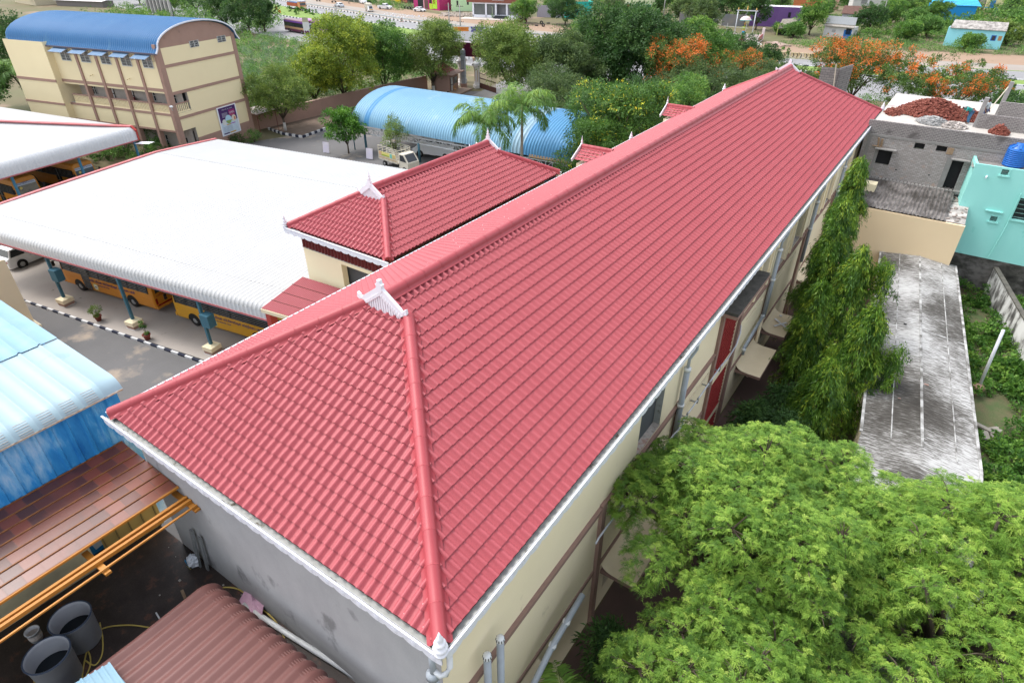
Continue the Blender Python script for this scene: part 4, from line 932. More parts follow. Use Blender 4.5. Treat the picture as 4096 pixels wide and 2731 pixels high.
# ---------------- blue shed and the yard on the low roof in front ----------------
deck = mat('wet stained yard floor', (.022,.016,.014), .45, (.065,.05,.045), 1.1, .6, fine=.35, dirt=(.10,.05,.035), dscale=2.2, dthr=.57, spec=.35)
T4 = 4.0
t = thing('yard_block', 'dark wet stained flat roof yard below the grey cement end wall', 'building')
MB().box(-30,0.2,-16,.298,0,T4).build('block', mat('block wall', (.4,.38,.34), .9), t)
o = MB().box(-30,.2,-16,.298,T4+.002,T4+.01).build('floor', deck, t)
BL = thing('blue_shed', 'sheet metal shed with pale blue ribbed roof and weathered bright blue wall', 'shed')
M_BW = stainmat('weathered blue sheet', [(.36,(.015,.16,.46)),(.48,(.04,.27,.60)),(.54,(.18,.42,.68)),(.64,(.50,.62,.76))], (1,1.6,.4), 1.3, .4, rough=.5, bump=0)
M_BR = mat('pale blue roof sheet', (.25,.37,.43), .5, (.29,.39,.43), .5, .7, dirt=(.20,.33,.42), dscale=.8, dthr=.6, spec=.45)
M_BR2 = mat('bluer pale roof sheet', (.15,.31,.43), .5, (.23,.36,.43), 1.6, .7)
xw = -14.15; yb0, yb1 = -16.0, .72; pt = .86
def ribwall(x, y0, y1, z0, z1, pitch, dep):
    mb = MB(); ys = []; n = int((y1-y0)/pitch)
    for i in range(n):
        for tt, d in ((0,0),(.1,dep),(.28,dep),(.38,0)): ys.append((y0+(i+tt)*(y1-y0)/n, d))
    ys.append((y1,0)); vs = [(x+d,y,z0) for y, d in ys]+[(x+d,y,z1) for y, d in ys]; m = len(ys)
    mb.add(vs, [(i,i+1,m+i+1,m+i) for i in range(m-1)]); return mb
ribwall(xw, yb0, yb1, 7.9, 9.98, .42, .06).build('wall', M_BW, BL)
MB().box(xw-.1,xw-.001,yb1-.35,yb1,4,9.98).build('corner_post', M_BW, BL)
mb = MB(); n = 40
prof = [(0,10.10),(.10,10.26),(.26,10.38),(.5,10.44),(4,10.52),(9,10.62),(15,10.75)]
ribbed([(-p[0]+.30,p[1]) for p in prof[:5]], (xw,yb0,0), (0,1,0), yb1-yb0+.12, (1,0,0), .62, .05, 'roof', M_BR, BL, rw=.13)
ribbed([(-p[0]+.30,p[1]+.035) for p in prof[4:]]+[(-26,11.0)], (xw,yb0,0), (0,1,0), yb1-yb0+.12, (1,0,0), .62, .05, 'roof', M_BR2, BL, rw=.13)
mb = MB(); mb.beam((xw+.31,yb0,10.08),(xw+.31,yb1+.1,10.08),.03,.05); mb.build('rusty_edge', mat('rusty edge', (.35,.22,.12), .8, (.5,.45,.38), 8), BL)
mb = MB()
for i in range(int((yb1-yb0)/.62)):      # crimped bends of the bullnose
    y = yb0+.62*(i+.5)+.1
    for p, q in ((.03,10.15),(.07,10.21),(.12,10.26),(.18,10.315),(.25,10.36),(.33,10.395)): mb.beam((xw+.305-p+.008,y-.13,q),(xw+.305-p+.008,y+.22,q),.02,.016)
mb.build('crimp', mat('crimped sheet', (.36,.42,.45), .5, (.32,.25,.19), 5), BL)
MB().box(xw-14,xw-.02,yb1-.05,yb1,4,9.95).build('side_wall', M_BW, BL)
# terracotta slab roof on orange steel
TR = thing('slab_roof', 'roof of glossy terracotta slabs on orange steel below the blue wall', 'roof')
xa, za, xb, zb_ = -14.08, 8.12, -10.98, 7.86; ya, yb = -16.0, .27
M_TERR = brickmat('terracotta slabs', (.21,.055,.03), (.07,.028,.024), (.10,.04,.03), .46, 40, .010, .30, 'yx', dirt=(.14,.042,.028), offset=0, bump=.2, dthr=.5)
nr = 7; rnd = random.Random(9)
for r_ in range(nr):
    f0, f1 = r_/nr, (r_+1)/nr; x0, x1 = xa+(xb-xa)*f0, xa+(xb-xa)*f1; z0, z1 = za+(zb_-za)*f0, za+(zb_-za)*f1
    off = .12*r_+(.225 if r_ % 3 == 1 else 0); q = MB(); q.slab([(x0,ya,z0+.03),(x1-.02,ya,z1+.03),(x1-.02,yb,z1+.03),(x0,yb,z0+.03)], .03)
    o = q.build('slab_row', M_TERR, TR)
    for v in o.data.vertices: v.co.y += off; v.co.x += r_*.17
    o.location = (-r_*.17, -off, 0)
mb = MB()
for r_ in range(nr+1): f = r_/nr; mb.beam((xa+(xb-xa)*f,ya,za+(zb_-za)*f+.035),(xa+(xb-xa)*f,yb,za+(zb_-za)*f+.035),.035,.045)
M_ORS = mat('orange steel', (.48,.20,.03), .5, (.38,.15,.022), 3, dirt=(.28,.12,.05), dscale=2.5, dthr=.68)
mb.build('batten', mat('rusty orange steel', (.14,.05,.025), .6, (.30,.13,.04), 4), TR)
mb = MB(); mb.beam((xb+.03,ya,zb_+.02),(xb+.03,yb,zb_+.02),.05,.07); mb.build('edge_angle', M_ORS, TR)
fr = thing('steel_frame', 'open orange painted steel frame projecting past the slab roof', 'frame')
zf = 7.6
for q0, q1, w_, h_ in (((775,1972),(0,2492),.09,.12),((790,1984),(0,2514),.09,.12),((826,1993),(0,2568),.055,.05)):
    a_, b_ = G(*q0,zf), G(*q1,zf); a_.y = min(a_.y,.28); MB().beam(a_, b_+(b_-a_), w_, h_).build('rail', M_ORS, fr)
for q0, q1 in (((705,1965),(802,2035)),((339,2211),(436,2294))):
    a_, b_ = G(*q0,zf-.1), G(*q1,zf-.1); a_.y = min(a_.y,.2); b_.y = min(b_.y,.2); MB().beam(a_, b_, .17, .08).build('rafter', M_ORS, fr)
t = thing('site_partition', 'low ochre panelled partition in the shade under the slab roof', 'partition')
u0, u1 = G(440,2228,T4), G(655,2088,T4); MB().beam(u0+Vector((0,0,.65)), u1+Vector((0,0,.65)), .1, 1.28).build('panel', mat('ochre panel', (.40,.28,.09), .8, (.32,.22,.07), 1), t)
mb = MB()
for k in range(5): c_ = u0.lerp(u1,(k+.1)/4.4)+Vector((.07,0,.65)); mb.beam(c_-Vector((0,0,.64)), c_+Vector((0,0,.64)), .04, .04)
mb.build('batten', mat('dark ochre', (.2,.14,.05), .8), t)
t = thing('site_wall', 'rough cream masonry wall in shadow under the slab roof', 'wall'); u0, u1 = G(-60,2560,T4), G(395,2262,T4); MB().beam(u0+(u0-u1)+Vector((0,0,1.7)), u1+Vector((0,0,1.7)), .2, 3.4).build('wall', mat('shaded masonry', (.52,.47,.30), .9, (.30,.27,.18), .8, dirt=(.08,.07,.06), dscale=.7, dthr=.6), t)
# yard objects, each set where it lies
def at4(px, py, z=T4+.01): return G(px, py, z)
M_DRUM = mat('old plastic drum', (.40,.41,.42), .45, (.27,.29,.33), 1.6, .8, dirt=(.16,.19,.28), dscale=2.5, dthr=.63)
def drum(label, px, py, r=.56, h=1.25):
    p = G(px, py, T4+h); p.z = T4+.01; t = thing('water_drum', label, 'drum', p, .3, 'plastic drums in the yard')
    mb = MB(); mb.lathe([(r*.86,0),(r*.9,.05),(r,h-.08),(r*1.05,h-.06),(r*1.06,h),(r*.98,h),(r*.95,h-.1),(r*.84,.12),(.01,.1)], (0,0,0), 28); mb.build('shell', M_DRUM, t, True)
    MB().lathe([(r*.9,h*.48),(r*.9,h*.5)], (0,0,0), 24).build('water', mat('dark water', (.01,.015,.02), .05), t)
    mb = MB(); mb.lathe([(r*1.06,h-.03),(r*1.075,h),(r*1.06,h+.015),(r*1.0,h+.01),(r*.98,h-.02)], (0,0,0), 28, cap=False); mb.build('rim', mat('blue black rim', (.05,.07,.11), .4), t, True); return t
drum('open grey plastic drum at the very bottom of the yard', 187, 2618); drum('open grey plastic drum behind, half hidden by the steel rail', 280, 2470, .54, 1.2)
t = thing('paint_pail', 'white paint pail with torn label beside the rear drum', 'pail', at4(150,2555))
mb = MB(); mb.lathe([(.16,0),(.19,.40),(.205,.40),(.205,.43),(.17,.42),(.14,.05)], (0,0,0), 18); mb.build('pail', M_WPVC, t, True); MB().lathe([(.181,.12),(.188,.30)], (0,0,0), 18).build('wrapper', mat('worn print', (.45,.38,.33), .7, (.6,.58,.55), 8), t)
M_HOSE = mat('yellow hose', (.52,.40,.10), .5)
def spline(pts, n=8):
    out = []; P_ = [pts[0]]+list(pts)+[pts[-1]]
    for i in range(1, len(P_)-2):
        for k in range(n):
            t = k/n; a, b, c, d = P_[i-1:i+3]; out.append(.5*((2*b)+(c-a)*t+(2*a-5*b+4*c-d)*t*t+(3*b-a-3*c+d)*t**3))
    return out+[pts[-1]]
pp = [at4(*q, z=T4+.03) for q in ((150,2750),(138,2690),(200,2560),(280,2550),(350,2600),(362,2660),(330,2720),(350,2600),(400,2520),(500,2500),(600,2510),(640,2530))]
tag(MB().tube(spline(pp), .022, 7).build('garden_hose', M_HOSE, None, True), 'yellow hose lying in loops around the drums', 'hose')
pp = [at4(*q, z=T4+.03) for q in ((400,2490),(412,2560),(408,2620),(380,2660),(340,2640))]
tag(MB().tube(spline(pp), .022, 7).build('garden_hose', M_HOSE, None, True), 'short yellow hose curl right of the rear drum', 'hose')
pp = [at4(*q, z=T4+.04) for q in ((845,2375),(880,2352),(930,2350),(975,2368),(1030,2420),(1090,2470),(1130,2530),(1150,2600))]
tag(MB().tube(spline(pp), .024, 7).build('garden_hose', M_HOSE, None, True), 'yellow hose passing under the pink sheet by the maroon roof', 'hose')
def plank(label, a, b, w_, h_, m, name='plank', cat='plank', group=None): return tag(MB().beam(a, b, w_, h_).build(name, m), label, cat, group)
gs = mat('grey steel channel', (.17,.18,.18), .5, (.24,.25,.25), 3)
plank('dark grey steel channel leaning on the cement wall, inner one', at4(800,2265), Vector((at4(793,2085,6.0).x,.20,5.85)), .16, .06, gs, group='steel channels leaning on the cement wall')
plank('dark grey steel channel leaning on the cement wall, outer one', at4(832,2278), Vector((at4(815,2095,6.0).x+.18,.20,5.80)), .14, .05, gs, group='steel channels leaning on the cement wall')
t = thing('cardboard', 'torn piece of brown cardboard at the foot of the leaning channels', 'cardboard', at4(855,2240)); MB().add([(-.2,0,.02),(.38,-.12,.02),(.42,.1,.05),(.1,.32,.45),(-.15,.25,.42)], [(0,1,2,3,4)]).build('sheet', mat('cardboard', (.36,.23,.15), .9), t)
t = thing('cement_bag', 'crumpled white and blue cement bag by the leaning steel channels', 'bag', at4(778,2258))
g_ = np.random.default_rng(2); mb = MB(); mb.ball((0,0,.28),.24,.18,.34,16,12); o = mb.build('sack', [mat('white woven sack', (.68,.70,.72), .6, (.55,.6,.66), 5, .6)], t)
for v in o.data.vertices:
    v.co += Vector(g_.normal(size=3)*.028); v.co.z = max(v.co.z, .01); v.co.x += v.co.z*.28
MB().add([(-.18,-.17,.12),(.10,-.20,.10),(.14,-.20,.22),(-.14,-.20,.26)], [(0,1,2,3)]).add([(-.12,-.2,.30),(.02,-.21,.30),(.05,-.18,.42),(-.08,-.18,.42)], [(0,1,2,3)]).build('print', mat('blue bag print', (.02,.26,.52), .6), t)
MB().add([(-.10,-.20,.04),(.16,-.2,.06),(.16,-.2,.10),(-.10,-.205,.09)], [(0,1,2,3)]).build('print', mat('yellow bag print', (.65,.55,.05), .6), t)
t = thing('cement_bag', 'blue and white bag standing in the dark against the ochre partition', 'bag', at4(405,2215)+Vector((-.3,0,0))); mb = MB(); mb.box(-.2,.2,-.28,.28,0,.62); o = mb.build('sack', mat('blue sack', (.015,.16,.38), .6, (.02,.20,.45), 3), t); bv = o.modifiers.new('b','BEVEL'); bv.width = .08; bv.segments = 3
MB().add([(.206,-.05,.2),(.206,.2,.25),(.206,.22,.55),(.206,-.1,.55)], [(0,1,2,3)]).build('print', mat('pale print', (.6,.65,.7), .6), t)
t = thing('pink_sheet', 'crumpled pink plastic sheet on the yard floor beside the cement wall', 'sheet'); pk = [(945,2425),(980,2360),(1000,2345),(1040,2385),(1060,2400),(1050,2450),(1045,2500),(1000,2485)]
q = [at4(a, b, T4+.04+.12*((i*7) % 3)) for i, (a, b) in enumerate(pk)]; cc = sum(q, Vector())/len(q)+Vector((0,0,.18)); mb = MB(); mb.add(q+[cc], [(i,(i+1)%8,8) for i in range(8)]); mb.build('sheet', mat('pink plastic', (.62,.40,.50), .5, (.52,.30,.42), 7, bump=.5), t)
plank('short pale timber piece standing near the maroon roof', at4(745,2400), at4(728,2360,T4+.35), .09, .05, M_WOOD)
tag(MB().tube([at4(625,2450,T4+.03), at4(650,2492,T4+.03)], .025, 7).build('white_stick', M_WPVC), 'thin white plastic stick on the yard floor', 'pipe')
tag(MB().tube([at4(975,2418,T4+.15), at4(1160,2540,T4+.15), at4(1480,2740,T4+.15)], .085, 12).build('drain_pipe', M_WPVC, None, True), 'long pale plastic pipe lying along the foot of the cement wall', 'pipe')
plank('yellow timber lath crossing the long pale pipe', at4(1127,2560,T4+.1), at4(1150,2610,T4+.1), .06, .03, mat('yellow lath', (.45,.32,.10), .7))
mb = MB(); rnd = random.Random(8)
for k in range(60):
    p = at4(rnd.uniform(620,1500), rnd.uniform(2180,2731)); s = rnd.uniform(.01,.035); mb.box(p.x-s,p.x+s,p.y-s,p.y+s,T4+.011,T4+.011+s)
tag(mb.build('debris', mat('pale crumbs', (.45,.42,.38), .9)), 'pale crumbs of rubble strewn over the dark yard floor', 'debris', kind='stuff')
MR = thing('maroon_roof', 'dull maroon ribbed sheet roof with rounded eave at the bottom edge', 'roof')
M_MR = mat('dull maroon sheet', (.17,.075,.066), .5, (.14,.06,.054), .9, .7, dirt=(.19,.09,.078), dscale=3, dthr=.66)
zz = 5.5
pr = [(-9,zz+.35),(-2.9,zz+.12)]+[(-2.9+1.95+.55*math.sin(R(a)), zz-.43+.55*math.cos(R(a))) for a in range(5, 106, 12)]
ribbed(pr, (-9.15,0,0), (1,0,0), 6.9, (0,1,0), .43, .09, 'roof', M_MR, MR, rw=.52)
mb = MB()
for i in range(16):
    x = -9.15+.43125*i+.3
    for a in range(8, 104, 9): yy = -.95+.56*math.sin(R(a)); z_ = zz-.43+.56*math.cos(R(a)); mb.beam((x-.02,yy,z_),(x+.20,yy,z_),.022,.02)
mb.build('crimp', M_MR, MR)
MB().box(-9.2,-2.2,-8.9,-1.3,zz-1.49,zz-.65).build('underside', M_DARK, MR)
t = thing('blue_sheet_roof', 'corner of a pale blue ribbed sheet roof at the bottom edge', 'roof')
q5 = Gs(((437,2652),(297,2733),(250,2900),(560,2900),(505,2733)), 5.95)
MB().slab(q5, .04).build('roof', M_BR2, t); mb = MB()
for k in range(5): mb.beam(q5[0].lerp(q5[1],k/5)+Vector((0,0,.02)), q5[4].lerp(q5[3],.2)+(q5[1]-q5[0])*(k/5)+Vector((0,0,.02)), .05, .04)
mb.build('roof_rib', M_BR2, t)
# ---------------- yellow three storey building with barrel roof ----------------
YB = thing('yellow_building', 'three storey cream and brown school block with blue barrel vault roof', 'building', (-67.2,33.3,0), math.atan2(-.217,-.976))
# local frame: +x along the long side away from the near corner, -y outwards to the yard is -V; depth runs along -y
# (rotation maps local x to U; local y then points to -V, so the facade is y=0 and the depth is y<0)
LY, DY = 23.2, 11.5
def yb(x, d, z): return (x, -d, z)
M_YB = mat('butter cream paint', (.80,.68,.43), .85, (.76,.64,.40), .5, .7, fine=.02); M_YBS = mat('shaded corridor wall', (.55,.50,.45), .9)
mb = MB()
def fx(x0, x1, z0, z1, d=0.0): mb.quad(yb(x1,d,z0), yb(x0,d,z0), yb(x0,d,z1), yb(x1,d,z1))
TW = 16.5
fx(0,TW,7.3,11.85); fx(0,TW,3.2,5.1); fx(TW,LY,0,11.85,-.8)
mb.quad(yb(TW,-.8,0),yb(TW,0,0),yb(TW,0,11.85),yb(TW,-.8,11.85)); mb.quad(yb(TW,0,5.1),yb(TW,1.8,5.1),yb(TW,1.8,7.3),yb(TW,0,7.3))
mb.quad(yb(LY,-.8,0),yb(LY,-.8,11.85),yb(LY,DY,11.85),yb(LY,DY,0))
def sx(d0, d1, z0, z1): mb.quad(yb(0,d0,z0), yb(0,d1,z0), yb(0,d1,z1), yb(0,d0,z1))
sx(0,DY,7.3,11.85); sx(2.5,DY,3.2,7.3); sx(0,2.5,3.2,5.1); sx(2.4,DY,0,3.2)
n = 20; cap = [(DY/2-DY/2*math.cos(math.pi*k/n), 11.85+2.05*math.sin(math.pi*k/n)) for k in range(n+1)]
mb.build('wall', M_YB, YB)
MB().add([yb(0,d,z) for d, z in cap], [tuple(range(n,-1,-1))]).build('gable_wall', M_BROWN2, YB); MB().add([yb(LY,d,z) for d, z in cap], [tuple(range(n+1))]).build('gable_wall', M_BROWN2, YB)
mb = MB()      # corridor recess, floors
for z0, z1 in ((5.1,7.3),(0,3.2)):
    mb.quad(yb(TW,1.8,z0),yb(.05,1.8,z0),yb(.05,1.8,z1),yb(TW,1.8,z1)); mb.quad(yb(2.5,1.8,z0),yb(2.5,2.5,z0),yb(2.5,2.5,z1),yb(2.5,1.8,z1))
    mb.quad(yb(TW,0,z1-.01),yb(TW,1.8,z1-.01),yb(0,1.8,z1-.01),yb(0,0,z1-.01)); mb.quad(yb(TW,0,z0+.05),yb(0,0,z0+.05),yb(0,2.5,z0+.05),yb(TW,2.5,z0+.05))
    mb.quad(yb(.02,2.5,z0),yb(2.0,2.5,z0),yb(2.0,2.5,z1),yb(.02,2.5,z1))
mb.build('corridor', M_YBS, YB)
mb = MB()
for z0, z1 in ((7.5,7.8),(4.9,5.15),(3.1,3.3)):
    mb.box(0,TW,0,.07,z0,z1)
for z0, z1 in ((7.5,7.8),(4.9,5.15)): mb.box(TW-.06,LY+.06,.8,.87,z0,z1)
for z0, z1 in ((9.9,10.2),(7.1,7.4),(4.45,4.75)): mb.box(-.07,0,-DY,0,z0,z1)
mb.box(-.06,0,-DY,-2.4,0,2.0); mb.box(-.08,0,-DY-.05,-DY+.5,0,12.2)
mb.build('string_course', M_BROWN2, YB)
for k in range(6):
    x = 3.17*k; w_ = .42 if k == 0 else .17
    if k < 5: MB().box(x-(.08 if k == 0 else w_), x+w_, -.42, .14, 0, 11.6).build('pilaster', M_BROWN2, YB)
MB().box(-.09,.35,-.5,.16,0,12.3).build('corner_pilaster', M_BROWN2, YB)
n = 16; r_a = [(-.45,11.45),(-.2,11.75)]+[(DY/2-(DY/2+.05)*math.cos(math.pi*k/n), 12.0+2.1*math.sin(math.pi*k/n)) for k in range(n+1)]+[(DY+.45,11.45)]
M_BLUE = mat('bright blue roof sheet', (.030,.13,.30), .5, (.055,.18,.36), .35, .8, dirt=(.09,.22,.36), dscale=.5, dthr=.6, stretch=(1,.3,.3))
rr = ribbed([(-a, z) for a, z in r_a], (-.35,0,0), (1,0,0), LY+.7, (0,1,0), .30, .085, 'roof', M_BLUE, YB, rw=.35)
mb = MB(); mb.beam((-.4,.48,11.42),(LY+.3,.48,11.42),.16,.14); mb.build('gutter', mat('dark gutter', (.10,.09,.12), .6), YB)
mb = MB()
for (a, z), (b, z2) in zip(r_a, r_a[1:]): mb.beam((-.36,-a,z-.02),(-.36,-b,z2-.02),.08,.14)
mb.build('verge_trim', M_FASCIA, YB)
mb = MB()
for i in range(75): mb.box(i*.31+.1,i*.31+.22,-3.12,-3.05,13.78,13.83)
mb.build('sheet_lap', mat('dark lap', (.04,.12,.25), .7), YB)
def grille_win(par, x0, x1, z0, z1, d=None, side=False, dark=M_GLASS):
    """small barred window on the long (side=False) or the short wall"""
    if not side:
        o = MB().box(x0,x1,.0,.02,z0,z1).build('window', dark, par); g = MB()
        for i in range(9): x = x0+(x1-x0)*i/8; g.beam((x,.04,z0),(x,.04,z1),.025,.02)
        for j in range(5): z = z0+(z1-z0)*j/4; g.beam((x0,.04,z),(x1,.04,z),.025,.02)
        for x in (x0,x1,(x0+x1)/2): g.beam((x,.05,z0),(x,.05,z1),.07,.04)
        for z in (z0,z1): g.beam((x0,.05,z),(x1,.05,z),.05,.07)
    else:
        o = MB().box(-.02,0,-x1,-x0,z0,z1).build('window', dark, par); g = MB()
        for i in range(7): x = x0+(x1-x0)*i/6; g.beam((-.04,-x,z0),(-.04,-x,z1),.025,.02)
        for j in range(4): z = z0+(z1-z0)*j/3; g.beam((-.04,-x0,z),(-.04,-x1,z),.02,.025)
        for x in (x0,x1,(x0+x1)/2): g.beam((-.05,-x,z0),(-.05,-x,z1),.05,.07)
    g.build('grille', mat('white grille', (.6,.6,.58), .6), o); return o
for k in range(5):
    x = .75+3.17*k; grille_win(YB, x+.3, x+1.75, 9.9, 11.1)
    a = MB(); xx = x-.1
    n8 = 12; vs = []
    for i in range(n8*2+1): h = .05*(i % 2); vs += [(xx+i*2.2/(n8*2), .1, 11.35+h), (xx+i*2.2/(n8*2), 1.25, 10.95+h)]
    a.add(vs, [(2*i,2*i+1,2*i+3,2*i+2) for i in range(n8*2)])
    o = a.build('awning', mat('blue grey awning sheet', (.10,.20,.34), .5, (.18,.28,.40), 2), YB)
    b = MB()
    for s in (0.05, 2.15): b.beam((xx+s,.02,10.6),(xx+s,1.15,10.93),.04,.04); b.beam((xx+s,.02,10.6),(xx+s,.02,11.3),.04,.04); b.beam((xx+s,.05,11.3),(xx+s,1.2,10.94),.04,.04)
    b.build('awning_bracket', mat('pink grey bracket', (.45,.36,.33), .6), o)
for d0 in (4.6, 8.8): grille_win(YB, d0, d0+1.25, 11.4-.0, 12.05, side=True)
for k in range(5):     # balustrades with slots
    for z0, nm in ((5.15,'balustrade'),(.1,'balustrade')):
        if z0 < 1 and k > 2: continue
        x0, x1 = .35+3.17*k if k == 0 else .17+3.17*k, 3.0+3.17*k
        b = MB(); b.box(x0,x1,-.18,-.02,z0,z0+.12); b.build('rail', M_YB, YB); q = MB(); q.box(x0,x1,-.22,.04,z0+.92,z0+1.03); o = q.build(nm, M_BROWN2, YB); q = MB()
        for i in range(12): x = x0+(x1-x0)*(i+.15)/12; q.box(x,x+(x1-x0)*.045,-.16,-.04,z0+.12,z0+.92)
        for i in range(12): x = x0+(x1-x0)*(i+.15)/12; q.box(x+(x1-x0)*.052,x+(x1-x0)*.07,-.12,-.09,z0+.12,z0+.92)
        q.build('baluster', M_YB, o)
b = MB(); b.box(.02,.14,-2.4,-.4,5.15,5.27); b.build('rail', M_YB, YB); q = MB(); q.box(-.03,.18,-2.45,-.4,6.05,6.16); o = q.build('balustrade', M_BROWN2, YB); q = MB()
for i in range(7): q.box(.04,.12,-.7-i*.26,-.58-i*.26,5.27,6.05)
q.build('baluster', M_YB, o)
rnd = random.Random(3)
for z0 in (5.15, .1):   # corridor windows and doors
    for k, kind in enumerate('wwddwx'[:5]) if z0 > 1 else enumerate('ww'):
        x = 1.0+3.17*k
        if z0 > 1: kind = ('w','w','d','d','w')[k]
        if kind == 'w':
            o = MB().box(x,x+1.5,-1.79,-1.76,z0+.75,z0+1.95).build('window', M_GLASS, YB); g = MB()
            for i in range(5): g.beam((x+i*.375,-1.74,z0+.75),(x+i*.375,-1.74,z0+1.95),.06,.03)
            for j in range(3): g.beam((x,-1.74,z0+.75+j*.6),(x+1.5,-1.74,z0+.75+j*.6),.03,.05)
            g.build('frame', mat('white grille', (.6,.6,.58), .6), o)
        else:
            o = MB().box(x+.3,x+1.3,-1.79,-1.76,z0,z0+2.0).build('door', mat('white door leaf', (.62,.60,.58), .7), YB)
            g = MB(); g.beam((x+.3,-1.74,z0),(x+.3,-1.74,z0+2),.1,.03); g.beam((x+.8,-1.74,z0),(x+.8,-1.74,z0+2),.08,.03); g.beam((x+.3,-1.74,z0+1.05),(x+1.3,-1.74,z0+1.05),.03,.09); g.build('door_frame', mat('black brown frame', (.03,.015,.012), .6), o)
o = MB().box(.35,1.8,-2.49,-2.46,5.75,7.05).build('window', M_GLASS, YB)
o = MB().box(.5,1.7,-2.49,-2.46,.05,2.7).build('door', mat('white door leaf', (.62,.60,.58), .7), YB)
g = MB(); g.beam((.55,-2.44,.05),(.55,-2.44,2.7),.12,.03); g.beam((1.1,-2.44,.05),(1.1,-2.44,2.7),.1,.03); g.beam((.5,-2.44,1.3),(1.7,-2.44,1.3),.03,.12); g.build('door_frame', mat('black brown frame', (.03,.015,.012), .6), o)
for z in (8.6,): 
    for x in (5.2, 11.0): MB().tube([(x,0,z),(x,.5,z-.1)], .05, 6).build('spout', M_YB, YB)
MB().tube([(-.1,.2,11.6),(-.15,.25,3.5),(-.15,.25,0)], .07, 8).build('downpipe', M_BROWN2, YB)
lm = MB(); lm.tube([(-.15,.2,5.6),(-.5,.6,6.1),(-1.0,1.0,6.35)], .035, 6); lm.ball((-1.1,1.05,6.3),.24,.16,.12); lm.build('lamp', M_WPVC, YB)
t = thing('metal_desk', 'green topped metal bench standing in the upper corridor', 'bench', YB.matrix_basis @ Vector((3.8,-1.0,5.2)), math.atan2(-.217,-.976))
mb = MB(); mb.box(-.9,.9,-.25,.25,.68,.73); mb.build('top', mat('dark green top', (.02,.07,.05), .5), t)
for x in (-.85,.85): MB().box(x-.02,x+.02,-.22,.22,0,.68).build('leg', M_BLACK, t)
t = thing('pot_stand', 'dark red rack with two round basins in the upper corridor', 'rack', YB.matrix_basis @ Vector((7.6,-1.3,5.2)), math.atan2(-.217,-.976))
mb = MB(); mb.box(-.5,.5,-.03,.03,.55,1.0); mb.build('panel', mat('maroon rack', (.16,.02,.025), .5), t)
for x in (-.45,.45): MB().box(x-.02,x+.02,-.02,.02,0,.55).build('leg', M_BLACK, t)
mb = MB(); mb.ball((-.25,.1,.6),.2,.12,.14); mb.ball((.25,.1,.6),.2,.12,.14); mb.build('basin', mat('steel basin', (.4,.4,.42), .3), t)
# admission poster on the short wall
PO = thing('wall_poster', 'tall admission poster with purple top and OPEN panel on the brown and cream wall', 'poster', (-67.2,33.3,0), math.atan2(-.217,-.976))
def pq(d0, d1, z0, z1, off, m, nm, par=PO): return MB().box(-.10-off,-.095-off+.004,-d1,-d0,z0,z1).build(nm, m, par)
M_PUR = mat('poster purple', (.06,.02,.12), .5); 
MB().box(-.125,-.085,-9.15,-6.0,1.2,4.55).build('frame', M_WHITE, PO)
bgp = pq(6.18,8.97,1.3,4.45,.03,mat('poster pale blue', (.58,.68,.78), .5),'sheet'); pq(6.18,8.97,2.75,4.45,.036,M_PUR,'header')
pq(7.75,8.75,3.3,4.0,.042,mat('poster magenta', (.32,.03,.16), .5),'panel')
def ptext(s, size, d, z, m, width=None): text(s, size, m, PO, Matrix.Translation((-.152,-d,z)) @ Matrix.Rotation(R(-90),4,'Z') @ Matrix.Rotation(R(90),4,'X'), ext=.002, width=width)
ptext('OPEN', .34, 8.25, 3.66, M_KW, .8); ptext('Matric Hr. Sec. School', .16, 7.6, 4.18, M_KW, 1.7); ptext('2024-2025', .12, 8.25, 3.4, mat('poster orange', (.7,.3,.1), .5))
for i in range(5): pq(6.6,7.5,3.75-.11*i,3.79-.11*i,.042,mat('poster grey line', (.45,.42,.5), .5),'text_line')
def pdisc(d, z, r, m, off=.045): return MB().lathe([(r,-.10-off),(r,-.095-off)], (0,-d,z), 24, axis='x').build('picture', m, PO)
pdisc(7.5,2.95,.52,mat('poster sky', (.45,.66,.80), .5)); MB().add([(-.150,-7.5+.48*math.cos(R(a)),2.95+.48*math.sin(R(a))) for a in range(190,351,10)], [tuple(range(17))]).build('picture', mat('poster lawn', (.28,.42,.12), .5), PO)
pdisc(6.75,2.75,.34,mat('poster white', (.7,.7,.68), .5)); pdisc(8.4,2.95,.38,mat('poster cream', (.75,.66,.52), .5)); MB().box(-.152,-.149,-8.65,-8.42,2.75,3.1).build('picture', mat('poster red', (.6,.18,.10), .5), PO)
pq(7.0,7.7,2.33,2.43,.042,mat('poster gold', (.62,.38,.08), .5),'band'); pq(7.7,8.5,2.36,2.46,.042,mat('poster violet', (.35,.12,.42), .5),'band'); pq(7.3,8.3,1.36,1.5,.042,mat('poster gold', (.62,.38,.08), .5),'band'); pq(6.3,7.2,1.36,1.5,.042,M_PUR,'band')
for i in range(5): pq(6.4,7.9,1.65+.13*i,1.68+.13*i,.042,mat('poster dark line', (.2,.25,.35), .5),'text_line')
# lean-to behind, round shrub and hedge
t = thing('tin_canopy', 'small rusty tin canopy on thin posts beside the yellow block', 'canopy', (-70.6,46.2,0))
MB().slab([(-2.2,-1.2,2.65),(1.9,-1.6,2.75),(2.2,1.5,2.95),(-1.9,1.6,2.85)], .04).build('roof', mat('rusty tin', (.36,.34,.35), .5, (.30,.16,.10), 1.5), t)
for x, y in ((1.6,-1.3),(1.9,1.3),(-1.9,-1)): MB().tube([(x,y,0),(x,y,2.65)], .04, 6).build('post', mat('rust red post', (.16,.05,.035), .7), t)

